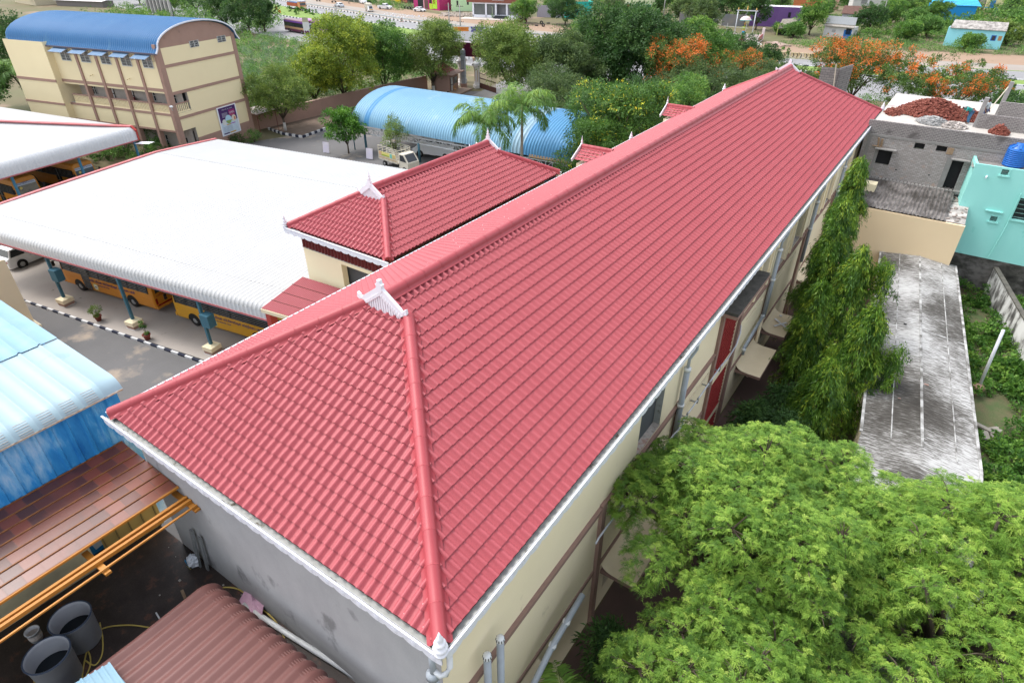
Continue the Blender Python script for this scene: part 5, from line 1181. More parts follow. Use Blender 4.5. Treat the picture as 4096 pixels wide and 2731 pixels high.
# ---------------- pale blue vaulted shed ----------------
UX = (AX*.9937+BX*(-.112)).normalized(); UY = Vector((-UX.y, UX.x, 0)); yu = math.atan2(UX.y, UX.x)
E0 = G(1405,495,3.1); VS = thing('vault_shed', 'pale blue corrugated barrel vault shelter on trussed teal posts', 'shed', (E0.x,E0.y,0), yu)
LV, WV = 29.5, 12.4
n = 18; pf = [(WV/2-WV/2*math.cos(math.pi*k/n)*1.0, 3.1+3.05*math.sin(math.pi*k/n)) for k in range(n+1)]
# straight bays of different age
M_VB = mat('pale sky blue sheet', (.15,.32,.46), .5, (.19,.36,.48), .3, .7, dirt=(.25,.40,.49), dscale=.4, dthr=.6, spec=.45); M_VB2 = mat('stronger blue sheet', (.06,.22,.42), .5, (.08,.26,.46), .4)
for a, b, m in ((0,2.0,M_VB),(2.0,2.8,M_VB2),(2.8,22.5,M_VB),(22.5,23.8,mat('milky blue sheet', (.24,.38,.48), .4)),(23.8,LV,M_VB2)):
    ribbed(pf, (a,0,0), (1,0,0), b-a, (0,1,0), .33, .075, 'roof', m, VS, rw=.34)
mb = MB()
for y in (.15, WV-.2):
    mb.beam((.3,y,2.15),(LV-.3,y,2.15),.10,.10); mb.beam((.3,y,2.8),(LV-.3,y,2.8),.10,.10)
    k = 0; x = .3
    while x < LV-.6: mb.beam((x,y,2.15),(x,y,2.8),.06,.06); mb.beam((x,y,2.15 if k % 2 else 2.8),(x+.75,y,2.8 if k % 2 else 2.15),.05,.05); x += .75; k += 1
mb.build('truss', mat('grey white truss', (.50,.52,.53), .5), VS)
mb = MB()
for i in range(8):
    x = .6+i*4; pts = [(x,y_,z-.12) for y_, z in pf]; mb.tube(pts, .04, 5); 
    for y in (.15,WV-.2): mb.beam((x,y,2.8),(x,y,3.25),.14,.14)
mb.build('arch_rib', M_METAL, VS)
p1 = VS.matrix_basis.inverted() @ G(1650,567,2.6); p2 = VS.matrix_basis.inverted() @ G(2180,655,2.6)
for x in (p1.x, p2.x, p1.x-8.2):
    for y in (.15, WV-.2): MB().tube([(x,y,0),(x,y,2.2)], .14, 12).build('post', M_STEEL, VS, True)
MB().add([(LV-4.8,-.02,3.28),(LV+.2,-.02,3.28),(LV+.2,-.02,2.98),(LV-4.8,-.02,2.98)], [(0,1,2,3)]).build('fascia_board', mat('tan fascia', (.55,.38,.22), .7), VS)

# ---------------- compound wall, guard house, gate ----------------
cw = [(-71.9,46.0),(-71.3,52),(-71.2,60),(-70.9,70),(-70.2,79.2)]
t = thing('compound_wall', 'long dusty brown compound wall with coping between scrub and yard', 'wall')
mb = MB(); cp = MB()
for a, b in zip(cw, cw[1:]): mb.beam((*a,1.05),(*b,1.05),.25,2.1); cp.beam((*a,2.14),(*b,2.14),.38,.10)
mb.build('wall', M_BROWN2, t); cp.build('coping', mat('brown coping', (.42,.28,.22), .85), t)
gl = G(1770,372); t = thing('guard_house', 'tiny brown guard cabin with red tiled hat roof by the gate', 'building', (gl.x-1.0,gl.y+1.6,0), R(12))
mb = MB(); mb.box(-1.5,1.9,-1.6,1.6,0,2.9); mb.build('wall', M_BROWN2, t); MB().slab([(-2.1,-2.2,3.05),(2.9,-2.2,3.05),(2.9,2.2,3.05),(-2.1,2.2,3.05)], .18).build('roof_slab', mat('pinkish slab', (.45,.30,.25), .85), t)
MB().add([(-1.6,-1.6,3.06),(1.4,-1.6,3.06),(1.4,1.6,3.06),(-1.6,1.6,3.06),(-.1,0,4.5)], [(0,1,4),(1,2,4),(2,3,4),(3,0,4)]).build('hat_roof', M_TILE, t)
o = MB().box(1.901,1.93,-1.25,-.35,.1,2.3).build('door', mat('white door leaf', (.62,.60,.58), .7), t); MB().beam((1.95,-.35,.1),(1.95,-.35,2.3),.06,.1).beam((1.95,-1.25,.1),(1.95,-1.25,2.3),.06,.1).beam((1.95,-1.25,1.2),(1.95,-.35,1.2),.06,.08).build('door_frame', mat('black brown frame', (.03,.015,.012), .6), o)
o = MB().box(1.901,1.92,.0,1.2,1.2,2.2).build('window', M_GLASS, t)
MB().box(1.9,4.2,-2.6,2.2,0,.25).build('step', mat('tan paving', (.36,.26,.19), .9), t)
ch = thing('plastic_chair', 'light brown plastic armchair outside the guard cabin', 'chair', (gl.x+1.9,gl.y+1.0,.25), R(80)); M_CH = mat('tan plastic', (.42,.22,.09), .5)
MB().box(-.25,.25,-.25,.25,.40,.44).build('seat', M_CH, ch); MB().slab([(-.25,.24,.9),(.25,.24,.9),(.25,.30,.44),(-.25,.30,.44)], .03).build('backrest', M_CH, ch)
for x in (-.23,.23):
    MB().beam((x,-.2,.62),(x,.26,.66),.05,.03).build('armrest', M_CH, ch)
    for y in (-.23,.23): MB().beam((x,y,0),(x,y,.42),.04,.04).build('leg', M_CH, ch)
gc = G(1856,352); PT = thing('gate_portal', 'maroon panel beam carried on tall grey clad columns over the entrance', 'gate', (gc.x,gc.y,0), math.atan2(4.0,15.0))
MB().box(-.42,.42,-.42,.42,.0,.7).build('base', M_BROWN2, PT)
o = MB().box(-.32,.32,-.32,.32,.7,5.85).build('column', mat('grey composite panel', (.30,.33,.36), .35, (.26,.29,.32), .5), PT); mb = MB()
for z in (1.9,3.1,4.3,5.3): mb.box(-.325,.325,-.325,.325,z,z+.03)
mb.build('joint', M_BLACK, o); MB().box(-.2,.2,-.34,.34,5.86,6.05).build('cap', M_FASCIA, PT)
MB().box(12.5,13.1,-.32,.32,.0,5.85).build('column', mat('grey composite panel', (.30,.33,.36), .35), PT)
M_MAR = mat('maroon composite panel', (.085,.006,.028), .4)
MB().box(-3.6,16.5,.33,1.5,4.9,7.0).build('beam_box', M_MAR, PT); MB().box(-3.9,16.8,.28,1.55,7.0,7.06).build('beam_cap', mat('mauve cap', (.30,.24,.28), .5), PT)
def gate_pillar(label, x, y, s=1.0):
    t = thing('gate_pillar', label, 'pillar', (x,y,0), R(12), 'ornate white gate pillars'); M_P = mat('white lime paint', (.72,.68,.66), .8, (.66,.60,.56), 2)
    mb = MB(); mb.lathe([(.75,0),(.75,.5),(.6,.6),(.55,.9),(.5,1.0),(.5,3.0),(.62,3.15),(.62,3.4),(.9,3.5),(.9,3.75)], (0,0,0), 4); mb.build('shaft', M_P, t)
    mb = MB(); mb.lathe([(.8,3.75),(.6,4.0),(.42,4.3),(.25,4.45),(.2,4.6),(.32,4.75),(.34,4.9),(.2,5.1),(.14,5.25),(.17,5.4),(.08,5.6),(.02,6.1)], (0,0,0), 12); mb.build('dome_finial', mat('bright white lime', (.8,.79,.78), .7), t, True)
    mb = MB()
    for a in (0,1,2,3):
        c, s_ = math.cos(R(45+90*a)), math.sin(R(45+90*a)); mb.lathe([(.06,1.1),(.045,1.2),(.045,2.7),(.07,2.85)], (.37*c*1.02,.37*s_*1.02,0), 6)
    mb.build('colonnette', mat('gold orange paint', (.55,.30,.08), .7), t)
gate_pillar('ornate white gate pillar partly behind the grey portal column', gc.x-1.9, gc.y+1.6); gate_pillar('ornate white gate pillar with the tallest spike right of the portal column', gc.x+1.9, gc.y+1.2)
gate_pillar('slim ornate white pillar behind the left gate pillar', gc.x-3.3, gc.y+4.0)
g0_ = Vector((gc.x+2.6,gc.y+1.0,0)); t = thing('entrance_gate', 'cream barred steel gate leaf standing open with dark lower panel', 'gate', g0_, R(-22))
MB().box(0,5.2,-.03,.03,.15,.95).build('lower_panel', mat('dark rust panel', (.07,.025,.018), .7), t); mb = MB()
for k in range(27): x = .1+k*.195; mb.box(x-.025,x+.025,-.02,.02,.95,2.4+.55*max(0,min(1,(x-1.5)/1.4)))
mb.build('bars', mat('cream bars', (.62,.52,.38), .7), t); mb = MB(); mb.beam((0,0,2.5),(1.5,0,2.4),.06,.1); mb.beam((1.5,0,2.4),(2.6,0,2.98),.06,.1); mb.beam((2.6,0,2.98),(5.2,0,2.95),.06,.1); mb.beam((.03,0,.1),(.03,0,2.6),.08,.08); mb.beam((0,0,1.7),(5.2,0,1.7),.05,.16); mb.build('frame', mat('gate frame', (.10,.06,.05), .6), t)
# hoarding beyond the gate
h0 = G(1815,262); h1 = G(1950,262); t = thing('hoarding', 'roadside hoarding of orange blue and white panels seen over the gate beam', 'hoarding', (h0.x-4.5,h0.y+5,0), R(2))
yv = math.atan2(8,-2)
dirh = R(32); t.rotation_euler = (0,0,dirh); t.location = G(1875,238,0)+Vector((0,0,0))
def hq(x0, x1, z0, z1, off, m, nm='panel'): return MB().box(x0,x1,-.05-off,.0,z0,z1).build(nm, m, t)
hq(-3.9,4.0,1.3,6.2,0,mat('hoarding white', (.72,.70,.72), .6),'board'); hq(-3.2,.2,5.3,6.1,.01,mat('hoarding orange', (.70,.24,.04), .5)); hq(.6,4.0,5.2,6.15,.01,mat('hoarding blue', (.05,.03,.28), .5)); hq(1.6,3.7,2.4,3.7,.01,mat('hoarding purple', (.28,.03,.30), .5))
def ht(s, size, x, z, m, w_=None): text(s, size, m, t, Matrix.Translation((x,-.066,z)) @ Matrix.Rotation(R(90),4,'X'), ext=.002, width=w_)
ht('Matric School', .38, -1.5, 5.7, M_INKR, 2.4); ht('Nursery & Primary', .3, 2.0, 5.88, M_KW, 2.2); ht('Matric. Hr.Sec.School', .3, 2.0, 5.5, M_KW, 2.2)
ht('STATE', .6, -1.0, 3.5, mat('hoarding ink', (.25,.15,.22), .6), 1.7); ht('4', 1.1, -1.3, 2.5, mat('hoarding red', (.6,.10,.04), .6)); ht('th', .6, .1, 2.8, mat('hoarding red', (.6,.10,.04), .6)); 
for x in (.45,3.5): MB().lathe([(.32,-.07),(.32,-.055)], (x,0,5.65), 16, axis='y').build('emblem', M_FASCIA, t)
for x in (-3.3,0,3.3): MB().tube([(x,.1,0),(x,.1,5.9)], .09, 8).build('post', mat('dark post', (.10,.10,.10), .7), t)
t = thing('planter', 'round tan concrete planter under the hoarding', 'planter', G(1902,246,0)); MB().lathe([(.5,0),(.75,.7),(.8,.8),(.65,.85)], (0,0,0), 16).build('bowl', mat('tan planter', (.5,.36,.26), .8), t, True)
# ---------------- trees ----------------
M_WASH = mat('whitewashed bark', (.62,.60,.57), .9, (.45,.42,.38), 6)
def limbs(parent, H, hc, r, seed, wash=False, tr=.22, forks=6, lean=(0,0)):
    g = random.Random(seed); mb = MB(); f = Vector((lean[0]*hc, lean[1]*hc, hc))
    mb.tube([(0,0,0),(f.x*.4+g.uniform(-.1,.1),f.y*.4,hc*.5),f], [tr*1.25,tr,tr*.85], 8)
    ends = []
    for k in range(forks):
        a = 6.283*k/forks+g.uniform(-.4,.4); q = r*g.uniform(.45,.75); e = f+Vector((q*math.cos(a), q*math.sin(a), (H-hc)*g.uniform(.35,.8))); m = f.lerp(e,.5)+Vector((0,0,(H-hc)*.08))
        mb.tube([f-Vector((0,0,.2)),m,e], [tr*.55,tr*.32,tr*.1], 6)
        for j in range(2):
            b = g.uniform(-1,1); e2 = m+Vector((r*.45*math.cos(a+b), r*.45*math.sin(a+b), (H-hc)*g.uniform(.15,.45))); mb.tube([m,e2], [tr*.28,tr*.07], 5)
    o = mb.build('trunk', M_BARK, parent, True)
    if wash:
        MB().tube([(0,0,0),(f.x*.2,0,1.1)], [tr*1.28,tr*1.15], 8).build('whitewash', M_WASH, o, True)
    return o
def tree(label, base, H, r, hc=None, m=None, n=9000, ln=.26, asp=.5, seed=1, clump=.6, hang=0, lumps=7, wash=False, flat=1.0, tr=.22, group=None, cat='tree', name='broadleaf_tree', tintmode=None, bend=.1, nclump=None, core=.72, lean=(0,0), rxy=(1,1)):
    hc = H*.3 if hc is None else hc
    n = int(n*1.5); hc *= .8; t = thing(name, label, cat, (base[0], base[1], 0), 0, group); g = random.Random(seed); bl = []
    cz = (H+hc)/2; hz = (H-hc)/2
    bl.append((lean[0]*H*.6, lean[1]*H*.6, cz, r*core*rxy[0], r*core*rxy[1], hz*.85*flat))
    for k in range(lumps):
        a = 6.283*k/lumps+g.uniform(-.5,.5); q = r*g.uniform(.42,.68); s = r*g.uniform(.30,.46); z = cz+hz*g.uniform(-.5,.62)
        bl.append((q*math.cos(a)*rxy[0]+lean[0]*z, q*math.sin(a)*rxy[1]+lean[1]*z, z, s, s, min(s*.85, hz*.6)))
    bl.append((g.uniform(-.2,.2)*r, g.uniform(-.2,.2)*r, H-hz*.42, r*.42, r*.42, hz*.42))
    limbs(t, H, hc, r, seed, wash, tr, lean=lean)
    bushy('crown', m, t, bl, n, ln, asp, seed, clump, bend, hang, tintmode, nclump)
    return t
def flowers(share, top=True):
    def f(t, g, ci, nc, d):
        fl = g.random(nc) < share*(1.0 if not top else 1.6*(np.ones(nc)))
        up = d[:,2] > -.05; isf = fl[ci] & up & (g.random(len(t)) < .75)
        return np.where(isf, .70+.3*g.random(len(t)), t*.62)
    return f
tree('small yellow green tree with twin whitewashed trunks by the brown compound wall', G(1142,525), 8.2, 4.9, 2.2, L_FEA, 21000, .22, .38, 11, .5, wash=True, tr=.16, name='tree', lean=(-.02,.0))
tree('tall yellow green tree with lumpy crown rising above the compound wall', (-72.2,62.6), 12.8, 7.0, 2.2, L_YEL, 34000, .27, .45, 12, .62, lumps=10, wash=True, name='tree')
tree('mid green tree between the lumpy yellow green tree and the feathery one', (-71.8,71.0), 10.8, 5.8, 1.8, L_GREEN, 22000, .28, .45, 13, .6, name='tree')
tree('feathery light green tree behind the guard cabin', G(1735,372), 11.0, 5.8, 2.2, L_FEA, 28000, .26, .36, 14, .6, hang=.15, wash=True, name='tree')
tree('yellow green crown low behind the compound wall, left of the lumpy tree', (-76.5,60.5), 8.6, 4.6, 1.2, L_YEL, 13000, .27, .45, 15, .55, name='tree')
tree('loose olive tree right of the maroon gate beam', (-52.5,79), 11.0, 7.0, 2.0, L_FEA, 34000, .28, .42, 16, .65, lumps=10, name='tree')
tree('paler olive tree between the gate and the dense dark tree', (-45.5,82), 10.0, 6.4, 1.8, L_OLIVE, 27000, .28, .42, 17, .65, lumps=9, name='tree')
tree('thin olive tree behind the pale blue vault, right of the tall palm', (-38.5,70.5), 7.4, 5.2, 1.4, L_OLIVE, 15000, .24, .36, 18, .6, name='tree')
tree('wide dense dark green tree, largest of the row beyond the vault', (-38.8,92.0), 13.2, 9.8, 2.0, L_DARK, 46000, .36, .55, 19, .8, lumps=14, name='tree', core=.78)
tree('green shoulder tree joined to the left of the widest dark tree', (-48.5,95), 10.6, 6.0, 2.0, L_GREEN, 18000, .32, .55, 20, .7, name='tree')
tree('dark green tree to the right behind the widest dark tree', (-32.5,103), 10.8, 6.2, 2.0, L_GREEN, 17000, .34, .5, 21, .7, name='tree')
tree('small dark tree in front of the grey highway right of the orange blossom', (-30.8,118), 7.5, 5.2, 1.5, L_DARK, 9000, .30, .5, 22, .6, name='tree')
tree('small dark tree beside the roadside right of the shady one', (-26.0,122), 5.8, 3.0, 1.2, L_DARK, 4500, .28, .5, 23, .5, name='tree')
tree('yellow blossomed tree at the right end of the pale blue vault', G(2475,478,6.2), 9.8, 5.8, 1.8, L_YFLOW, 27000, .27, .35, 24, .6, lumps=11, hang=.1, name='tree', tintmode=flowers(.12))
tree('lower green branchy tree under the yellow blossomed one', G(2405,590,4.6), 7.4, 4.4, 1.2, L_YFLOW, 16000, .26, .35, 25, .55, name='tree', tintmode=flowers(.05))
tree('orange blossomed tree between the dense dark tree and the roof', (-28.5,86), 10.0, 6.0, 2.5, L_FLAME, 20000, .26, .4, 26, .55, lumps=9, name='flame_tree', tintmode=flowers(.30), cat='flowering tree', group='orange blossomed trees')
tree('low orange blossomed tree by the roadside before the tall shrine', (-24.5,101), 7.5, 5.5, 2.0, L_FLAME, 11000, .25, .4, 27, .5, name='flame_tree', tintmode=flowers(.26), cat='flowering tree', group='orange blossomed trees')
for i, (x, y, H, r, mm, lb) in enumerate(((-24,80,8.0,5.0,L_OLIVE,'grey olive thin tree below the orange blossom, nearest the dark tree'),(-19.5,84,7.5,5.2,L_OLIVE,'grey olive thin tree behind the long roof ridge, middle of three'),(-16.5,94,7.0,5.0,L_OLIVE,'thin olive tree just left of the far roof end'),(-21,70,8.6,4.6,L_GREEN,'green tree hugging the left eave of the long roof'),(-14.8,77,7.6,4.0,L_OLIVE,'small olive tree low behind the long roof near its far third'),(-12.5,103,5.5,4.5,L_FEA,'pale green bushy tree left of the far gable ornament'),(-33,66,6.0,4.0,L_OLIVE,'dull thin tree behind the vault and yellow blossom'),(-29,74,7.0,4.5,L_DARK,'dark filler tree below the wide dark crown'))):
    tree(lb, (x,y), H, r, 1.0, mm, 14000, .25, .38, 30+i, .6, name='tree')
tree('large orange blossomed tree behind the far roof end', (-8.2,101), 10.0, 7.8, 3.0, L_FLAME, 20000, .25, .4, 41, .55, lumps=12, name='flame_tree', tintmode=flowers(.30), cat='flowering tree', group='orange blossomed trees', flat=.8)
tree('widest orange blossomed tree behind the brick building', (3.6,94), 9.8, 9.0, 3.4, L_FLAME, 22000, .25, .4, 42, .55, lumps=13, name='flame_tree', tintmode=flowers(.20), cat='flowering tree', group='orange blossomed trees', flat=.75, nclump=300)
tree('dark green tree right of the orange blossom above the brick heap', (10.2,83), 8.0, 4.2, 1.2, L_DARK, 9000, .26, .4, 43, .55, name='tree')
tree('tall feathery green tree at the right edge behind the unfinished columns', (17.0,80), 11.5, 7.2, 2.0, L_FEA, 19000, .26, .3, 44, .6, lumps=11, hang=.2, name='tree')
tree('bright low green bush behind the unfinished columns at the right edge', (14.8,71), 6.0, 3.6, .8, L_SCRUB, 7000, .24, .4, 45, .5, name='shrub', cat='shrub')
tree('dark tree between the brick building and the right edge', (12.5,90), 7.5, 4.6, 1.2, L_GREEN, 7000, .26, .4, 46, .5, name='tree')
# far trees along and beyond the highway
far = [((2095,95),9,7,L_GREEN,'green roadside tree right of the white showroom'),((2260,100),10,8.5,L_DARK,'dark spreading tree over the tyre shop'),((2215,60),9,6,L_GREEN,'tree behind the tyre shop roof'),
 ((2445,95),10,7,L_OLIVE,'olive tree between the turquoise and the lime houses'),((2640,60),9,5,L_DARK,'dark tree right of the lime green house'),((2585,110),5,4,L_GREEN,'green bush tree before the lime green house'),((2500,100),5.5,4,L_GREEN,'second green bush tree before the lime house'),
 ((2790,150),13,8.5,L_OLIVE,'tall olive tree standing on the striped platform'),((2720,90),10,6,L_OLIVE,'olive tree behind the striped platform'),((2900,95),13,7.5,L_DARK,'dark tall tree left behind the shrine'),((3020,120),14,6.5,L_DARK,'dark tall tree right behind the shrine'),((3105,95),12,5,L_GREEN,'tall green tree before the purple house'),
 ((3235,140),13,7,L_GREEN,'tall spreading tree between the thatched hut and the white hut'),((3170,150),5,4,L_SCRUB,'low bushy tree at the thatched hut'),((3120,138),3.4,3,L_GREEN,'round dark bush left of the thatched hut'),((3470,128),9.5,7.5,L_DARK,'dense rounded dark tree right of the white hut'),((3600,60),8,8,L_GREEN,'green trees on the slope behind the round tree'),
 ((3690,45),9,9,L_GREEN,'green slope tree left of the blue roofed house'),((3730,100),9,7,L_GREEN,'slope tree lower left of the blue roofed house'),((3655,110),7,6,L_SCRUB,'pale slope tree under the house roof ridge'),((3870,205),5,4,L_GREEN,'small leafy tree before the turquoise painted house'),((4050,30),6,7,L_GREEN,'green hillside bush at the top right corner'),((4080,95),6,6,L_SCRUB,'pale hillside bush right of the yellow stair house'),((4020,180),7,6,L_FEA,'feathery tree right of the turquoise painted house'),
 ((3480,10),7,9,L_GREEN,'green trees behind the old tiled roof'),((3330,18),8,7,L_SCRUB,'pale green trees behind the old tiled roof'),((3250,10),8,8,L_GREEN,'green tree above the orange walled house'),((3000,8),9,9,L_DARK,'dark trees at the top edge over the purple house'),((2760,6),9,8,L_OLIVE,'olive tree at the top edge left of the shrine'),((2420,3),9,8,L_GREEN,'tree at the top edge over the turquoise house'),((1870,2),8,5,L_GREEN,'tree top at the top edge over the green shop')]
for i, (q, H, r, mm, lb) in enumerate(far):
    p = G(*q); H *= .68; r *= .68; tree(lb, (p.x,p.y), H, r, H*.18, mm, int(2500+r*r*150), .36, .5, 60+i, .6, lumps=7, name='tree', group='trees beyond the highway')
fl = [((905,125),9.5,5.5,'dark tree left of the striped purple bus'),((1000,140),10.5,6.5,'dark tree right behind the yellow block, nearest the bus'),((945,60),8,5,'small tree beyond the dark trees by the road bend'),((790,60),9,6,'dark tree behind the left dark group'),((1060,130),8,5,'dark tree touching the back of the purple bus'),((700,45),8,6,'tree behind the roofless grey shed'),((560,20),8,7,'tree over the far white sheets, middle left'),((330,12),8,7,'tree above the far white sheets'),((480,-5),9,7,'tall thin stemmed tree at the top edge left'),((620,-5),9,8,'second tall tree at the top edge left'),((170,20),8,6,'tree left of the far white sheets'),((845,10),7,6,'tree at the left end of the highway')]
for i, (q, H, r, lb) in enumerate(fl):
    p = G(*q); tree(lb, (p.x,p.y), H, r, H*.2, (L_DARK if i in (0,1,3,4) else L_GREEN), int(2600+r*r*90), .38, .5, 110+i, .7, name='tree', group='trees behind the yellow building')
for i, (x, y, H, r, lb) in enumerate(((-112,36,13,6,'tall dark tree at the far left behind the palm'),(-104,27,11,5,'dark green tree filling the left edge behind the palm'),(-96,22.5,8,4.5,'dark shrubby tree at the foot of the left palm'))):
    tree(lb, (x,y), H, r, 1, L_DARK, 12000, .32, .5, 130+i, .7, name='tree')
# shrubs near the sheds and in the yard
def shrub(label, p, r, h, m, n=1500, ln=.16, seed=1, name='shrub', asp=.45, group=None, clump=.25):
    t = thing(name, label, 'shrub', (p[0],p[1],0), 0, group); bushy('foliage', m, t, [(0,0,h*.5,r,r,h*.5),(r*.4,.2*r,h*.62,r*.5,r*.5,h*.36),(-r*.4,-.2*r,h*.55,r*.5,r*.5,h*.4)], n, ln, asp, seed, clump); 
    mb = MB(); g = random.Random(seed)
    for k in range(4): a = 1.57*k+g.random(); mb.tube([(0,0,0),(r*.5*math.cos(a),r*.5*math.sin(a),h*.6)], [.035,.012], 5)
    mb.build('stem', M_BARK, t); return t
for i, (q, r, h, lb) in enumerate((((585,600),2.2,3.0,'leafy bush between the two white sheds near the corner post'),((520,575),1.8,2.4,'darker bush in front of the yellow block ground floor'),((470,615),2.2,2.6,'bush under the edge of the left shed roof'),((640,625),1.4,1.9,'small bush right of the blue corner post'),((430,640),2.0,1.8,'low green bush beside the parked bus front'))):
    shrub(lb, G(*q), r, h, L_SCRUB if i != 2 else L_GREEN, 3200, .17, 150+i)
shrub('spiky rounded cycad like shrub at the foot of the poster wall', G(938,572), 1.25, 1.0, L_DARK, 1500, .34, 160, asp=.14)
shrub('clipped green hedge piece by the yellow building corner', G(1018,570), .9, 1.5, L_SCRUB, 1600, .14, 161)
t = tree('bright glossy leaved small tree in the lane beyond the white shed roof', G(1395,615), 5.3, 2.5, 1.5, leafmat('leaf bright glossy', [(0,(.03,.09,.015)),(.5,(.07,.20,.02)),(1,(.18,.36,.04))]), 5200, .26, .42, 50, .38, lumps=9, tr=.09, name='small_tree', core=.45)
t = tree('thin young feathery tree standing before the parked truck', G(1585,655), 5.4, 1.6, 1.6, L_FEA, 3600, .16, .3, 51, .35, lumps=6, tr=.07, name='small_tree', core=.5)
for q, lb in (((1350,640),'pale lilac banner leaning behind the glossy tree, left one'),((1560,640),'pale lilac banner leaning behind the glossy tree, right one')):
    pass
# palms
def frond(mb_V, mb_F, org, az, L, el0, drop, g, ln=.42, nl=46, plume=.35):
    pts = []; p = np.array(org, float); el = el0
    for k in range(15):
        pts.append(p.copy()); st = L/14; p = p+st*np.array([math.cos(el)*math.cos(az), math.cos(el)*math.sin(az), math.sin(el)]); el -= drop*(.4+1.1*k/14)/14*2
    pts = np.array(pts); n = nl*2; k = np.repeat(np.linspace(1.5,13.9,nl), 2); i = np.floor(k).astype(int); f = (k-i)[:,None]; P = pts[i]*(1-f)+pts[np.minimum(i+1,14)]*f
    T = unit(pts[np.minimum(i+1,14)]-pts[i]+1e-6); S = np.cross(T, np.array([0,0,1.0])); S = unit(S)*np.tile([1,-1], nl)[:,None]; U = np.cross(S, T); 
    D = unit(S*.85+T*.55+np.array([0,0,-.35])+g.normal(size=(n,3))*plume); N = unit(np.cross(D, T)+g.normal(size=(n,3))*.2); l = ln*np.sin(np.clip((k-.5)/14.5,0.05,1)*math.pi)**.5*g.uniform(.8,1.1,n)
    V, F = leaf_faces(P, D, N, l, np.full(n,.06)+.01, .35); return V, F, pts
def palm(label, base, H, nf=13, L=2.9, lf=.6, seed=1, tr=.16, crown_green=True, lean=(0,0), plume=.35, fresh=True):
    t = thing('palm_tree', label, 'palm', (base[0],base[1],0)); g = np.random.default_rng(seed)
    top = Vector((lean[0],lean[1],H)); MB().tube([(0,0,0),(lean[0]*.4,lean[1]*.4,H*.5),top], [tr*1.3,tr,tr*.8], 10).build('trunk', mat('ringed grey palm trunk', (.30,.27,.23), .9, (.18,.16,.14), 3, stretch=(.3,.3,4)), t, True)
    MB().tube([top-Vector((0,0,.1)),top+Vector((0,0,.9))], [tr*.95,tr*.5], 10).build('crownshaft', mat('green crownshaft', (.16,.24,.07), .5), t, True)
    Vs = []; Fs = []; o = 0; rc = MB(); tn = []
    for k in range(nf):
        az = k*2.4+g.uniform(-.2,.2); el = R(78-60*(k/nf)+g.uniform(-6,6)); V, F, pts = frond(Vs, Fs, (lean[0],lean[1],H+.8), az, L*g.uniform(.9,1.1), el, 1.05+.5*k/nf, g, lf, 84, plume)
        Vs.append(V); Fs.append(F+o); o += len(V); rc.tube([tuple(x) for x in pts[::2]], [.035,.03,.026,.022,.018,.014,.01,.006], 4); tn.append(np.clip((.75-.5*k/nf)+g.random(len(F))*.25, 0, 1))
    npmesh('fronds', np.concatenate(Vs), np.concatenate(Fs), L_PALM, t, tint=np.concatenate(tn), smooth=False)
    rc.build('frond_stalks', mat('frond stalk', (.20,.26,.08), .6), t)
    if fresh: MB().tube([(lean[0],lean[1],H+.8),(lean[0]+.05,lean[1],H+3.2)], [.035,.008], 5).build('spear_leaf', mat('fresh spear', (.32,.42,.08), .6), t)
    return t
pa = G(1935,490,7.6); pb_ = G(2088,430,8.4)
palm('feathery palm with an upright yellow frond, left of the pair before the vault', pa, 6.6, 15, 3.9, 1.0, 5, .15, plume=.3)
palm('taller feathery palm, right of the pair before the vault', pb_, 7.3, 17, 4.0, 1.05, 6, .15, plume=.3)
# leftmost palm
pl = G(85,330,5.5); palm('tall palm with drooping fronds at the left edge beside the yellow building', pl, 5.6, 15, 3.9, .95, 7, .26, lean=(-.3,.2), plume=.25, fresh=False)
# near palm tip low in front of the right wall
nb = (1.6,3.3); palm('dark palm with arching fronds at the foot of the near downpipes', nb, 1.6, 9, 2.5, .8, 8, .14, plume=.12, fresh=False)

# ---------------- neem trees in the right foreground ----------------
def neem_crown(parent, blobs, n, seed, mtl=L_NEEM, leafL=.19, nlf=9, name='crown', tlo=0., pair=6):
    """twig tips, each a rosette of drooping pinnate leaves; every leaf has its own pairs of curved leaflets"""
    g = np.random.default_rng(seed); bl = np.array(blobs, float); pr = (bl[:,3]*bl[:,4]); pr = pr/pr.sum(); bi = g.choice(len(bl), n, p=pr)
    d = unit(g.normal(size=(n,3))+np.array([0,0,.55])); c = bl[bi,:3]+d*bl[bi,3:6]*(g.uniform(.70,1.04,n)**.7)[:,None]; tw = g.random(n)
    m = n*nlf; ri = np.repeat(np.arange(n), nlf); az = g.uniform(0,6.283,m); el = g.uniform(-.35,.75,m); D = np.stack([np.cos(el)*np.cos(az), np.cos(el)*np.sin(az), np.sin(el)], 1); D = unit(D+d[ri]*.55); L_ = leafL*g.uniform(.7,1.25,m); P0_ = c[ri]
    S = unit(np.cross(D, np.array([0,0,1.0]))+g.normal(size=(m,3))*.15); Vs = []; tn = []; base_t = np.clip(tw[ri]*.62+g.random(m)*.30, 0, 1)
    for k in range(pair):
        f = (k+.8)/pair; P = P0_+D*(L_*f)[:,None]+np.array([0,0,-1])*(L_*.55*f*f)[:,None]
        for s in (1,-1):
            dd = unit(S*s*.9+D*.75+np.array([0,0,-.45])+g.normal(size=(m,3))*.12); N = unit(np.cross(dd, S)*s+np.array([0,0,.8])); V, _ = leaf_faces(P, dd, N, L_*.34*(1-.25*abs(f-.5)), L_*.085, .12); Vs.append(V); tn.append(base_t)
    V = np.concatenate(Vs); F = np.arange(len(V)).reshape(-1,4); return npmesh(name, V, F, mtl, parent, tint=np.concatenate(tn)*(1-tlo)+tlo, smooth=False)
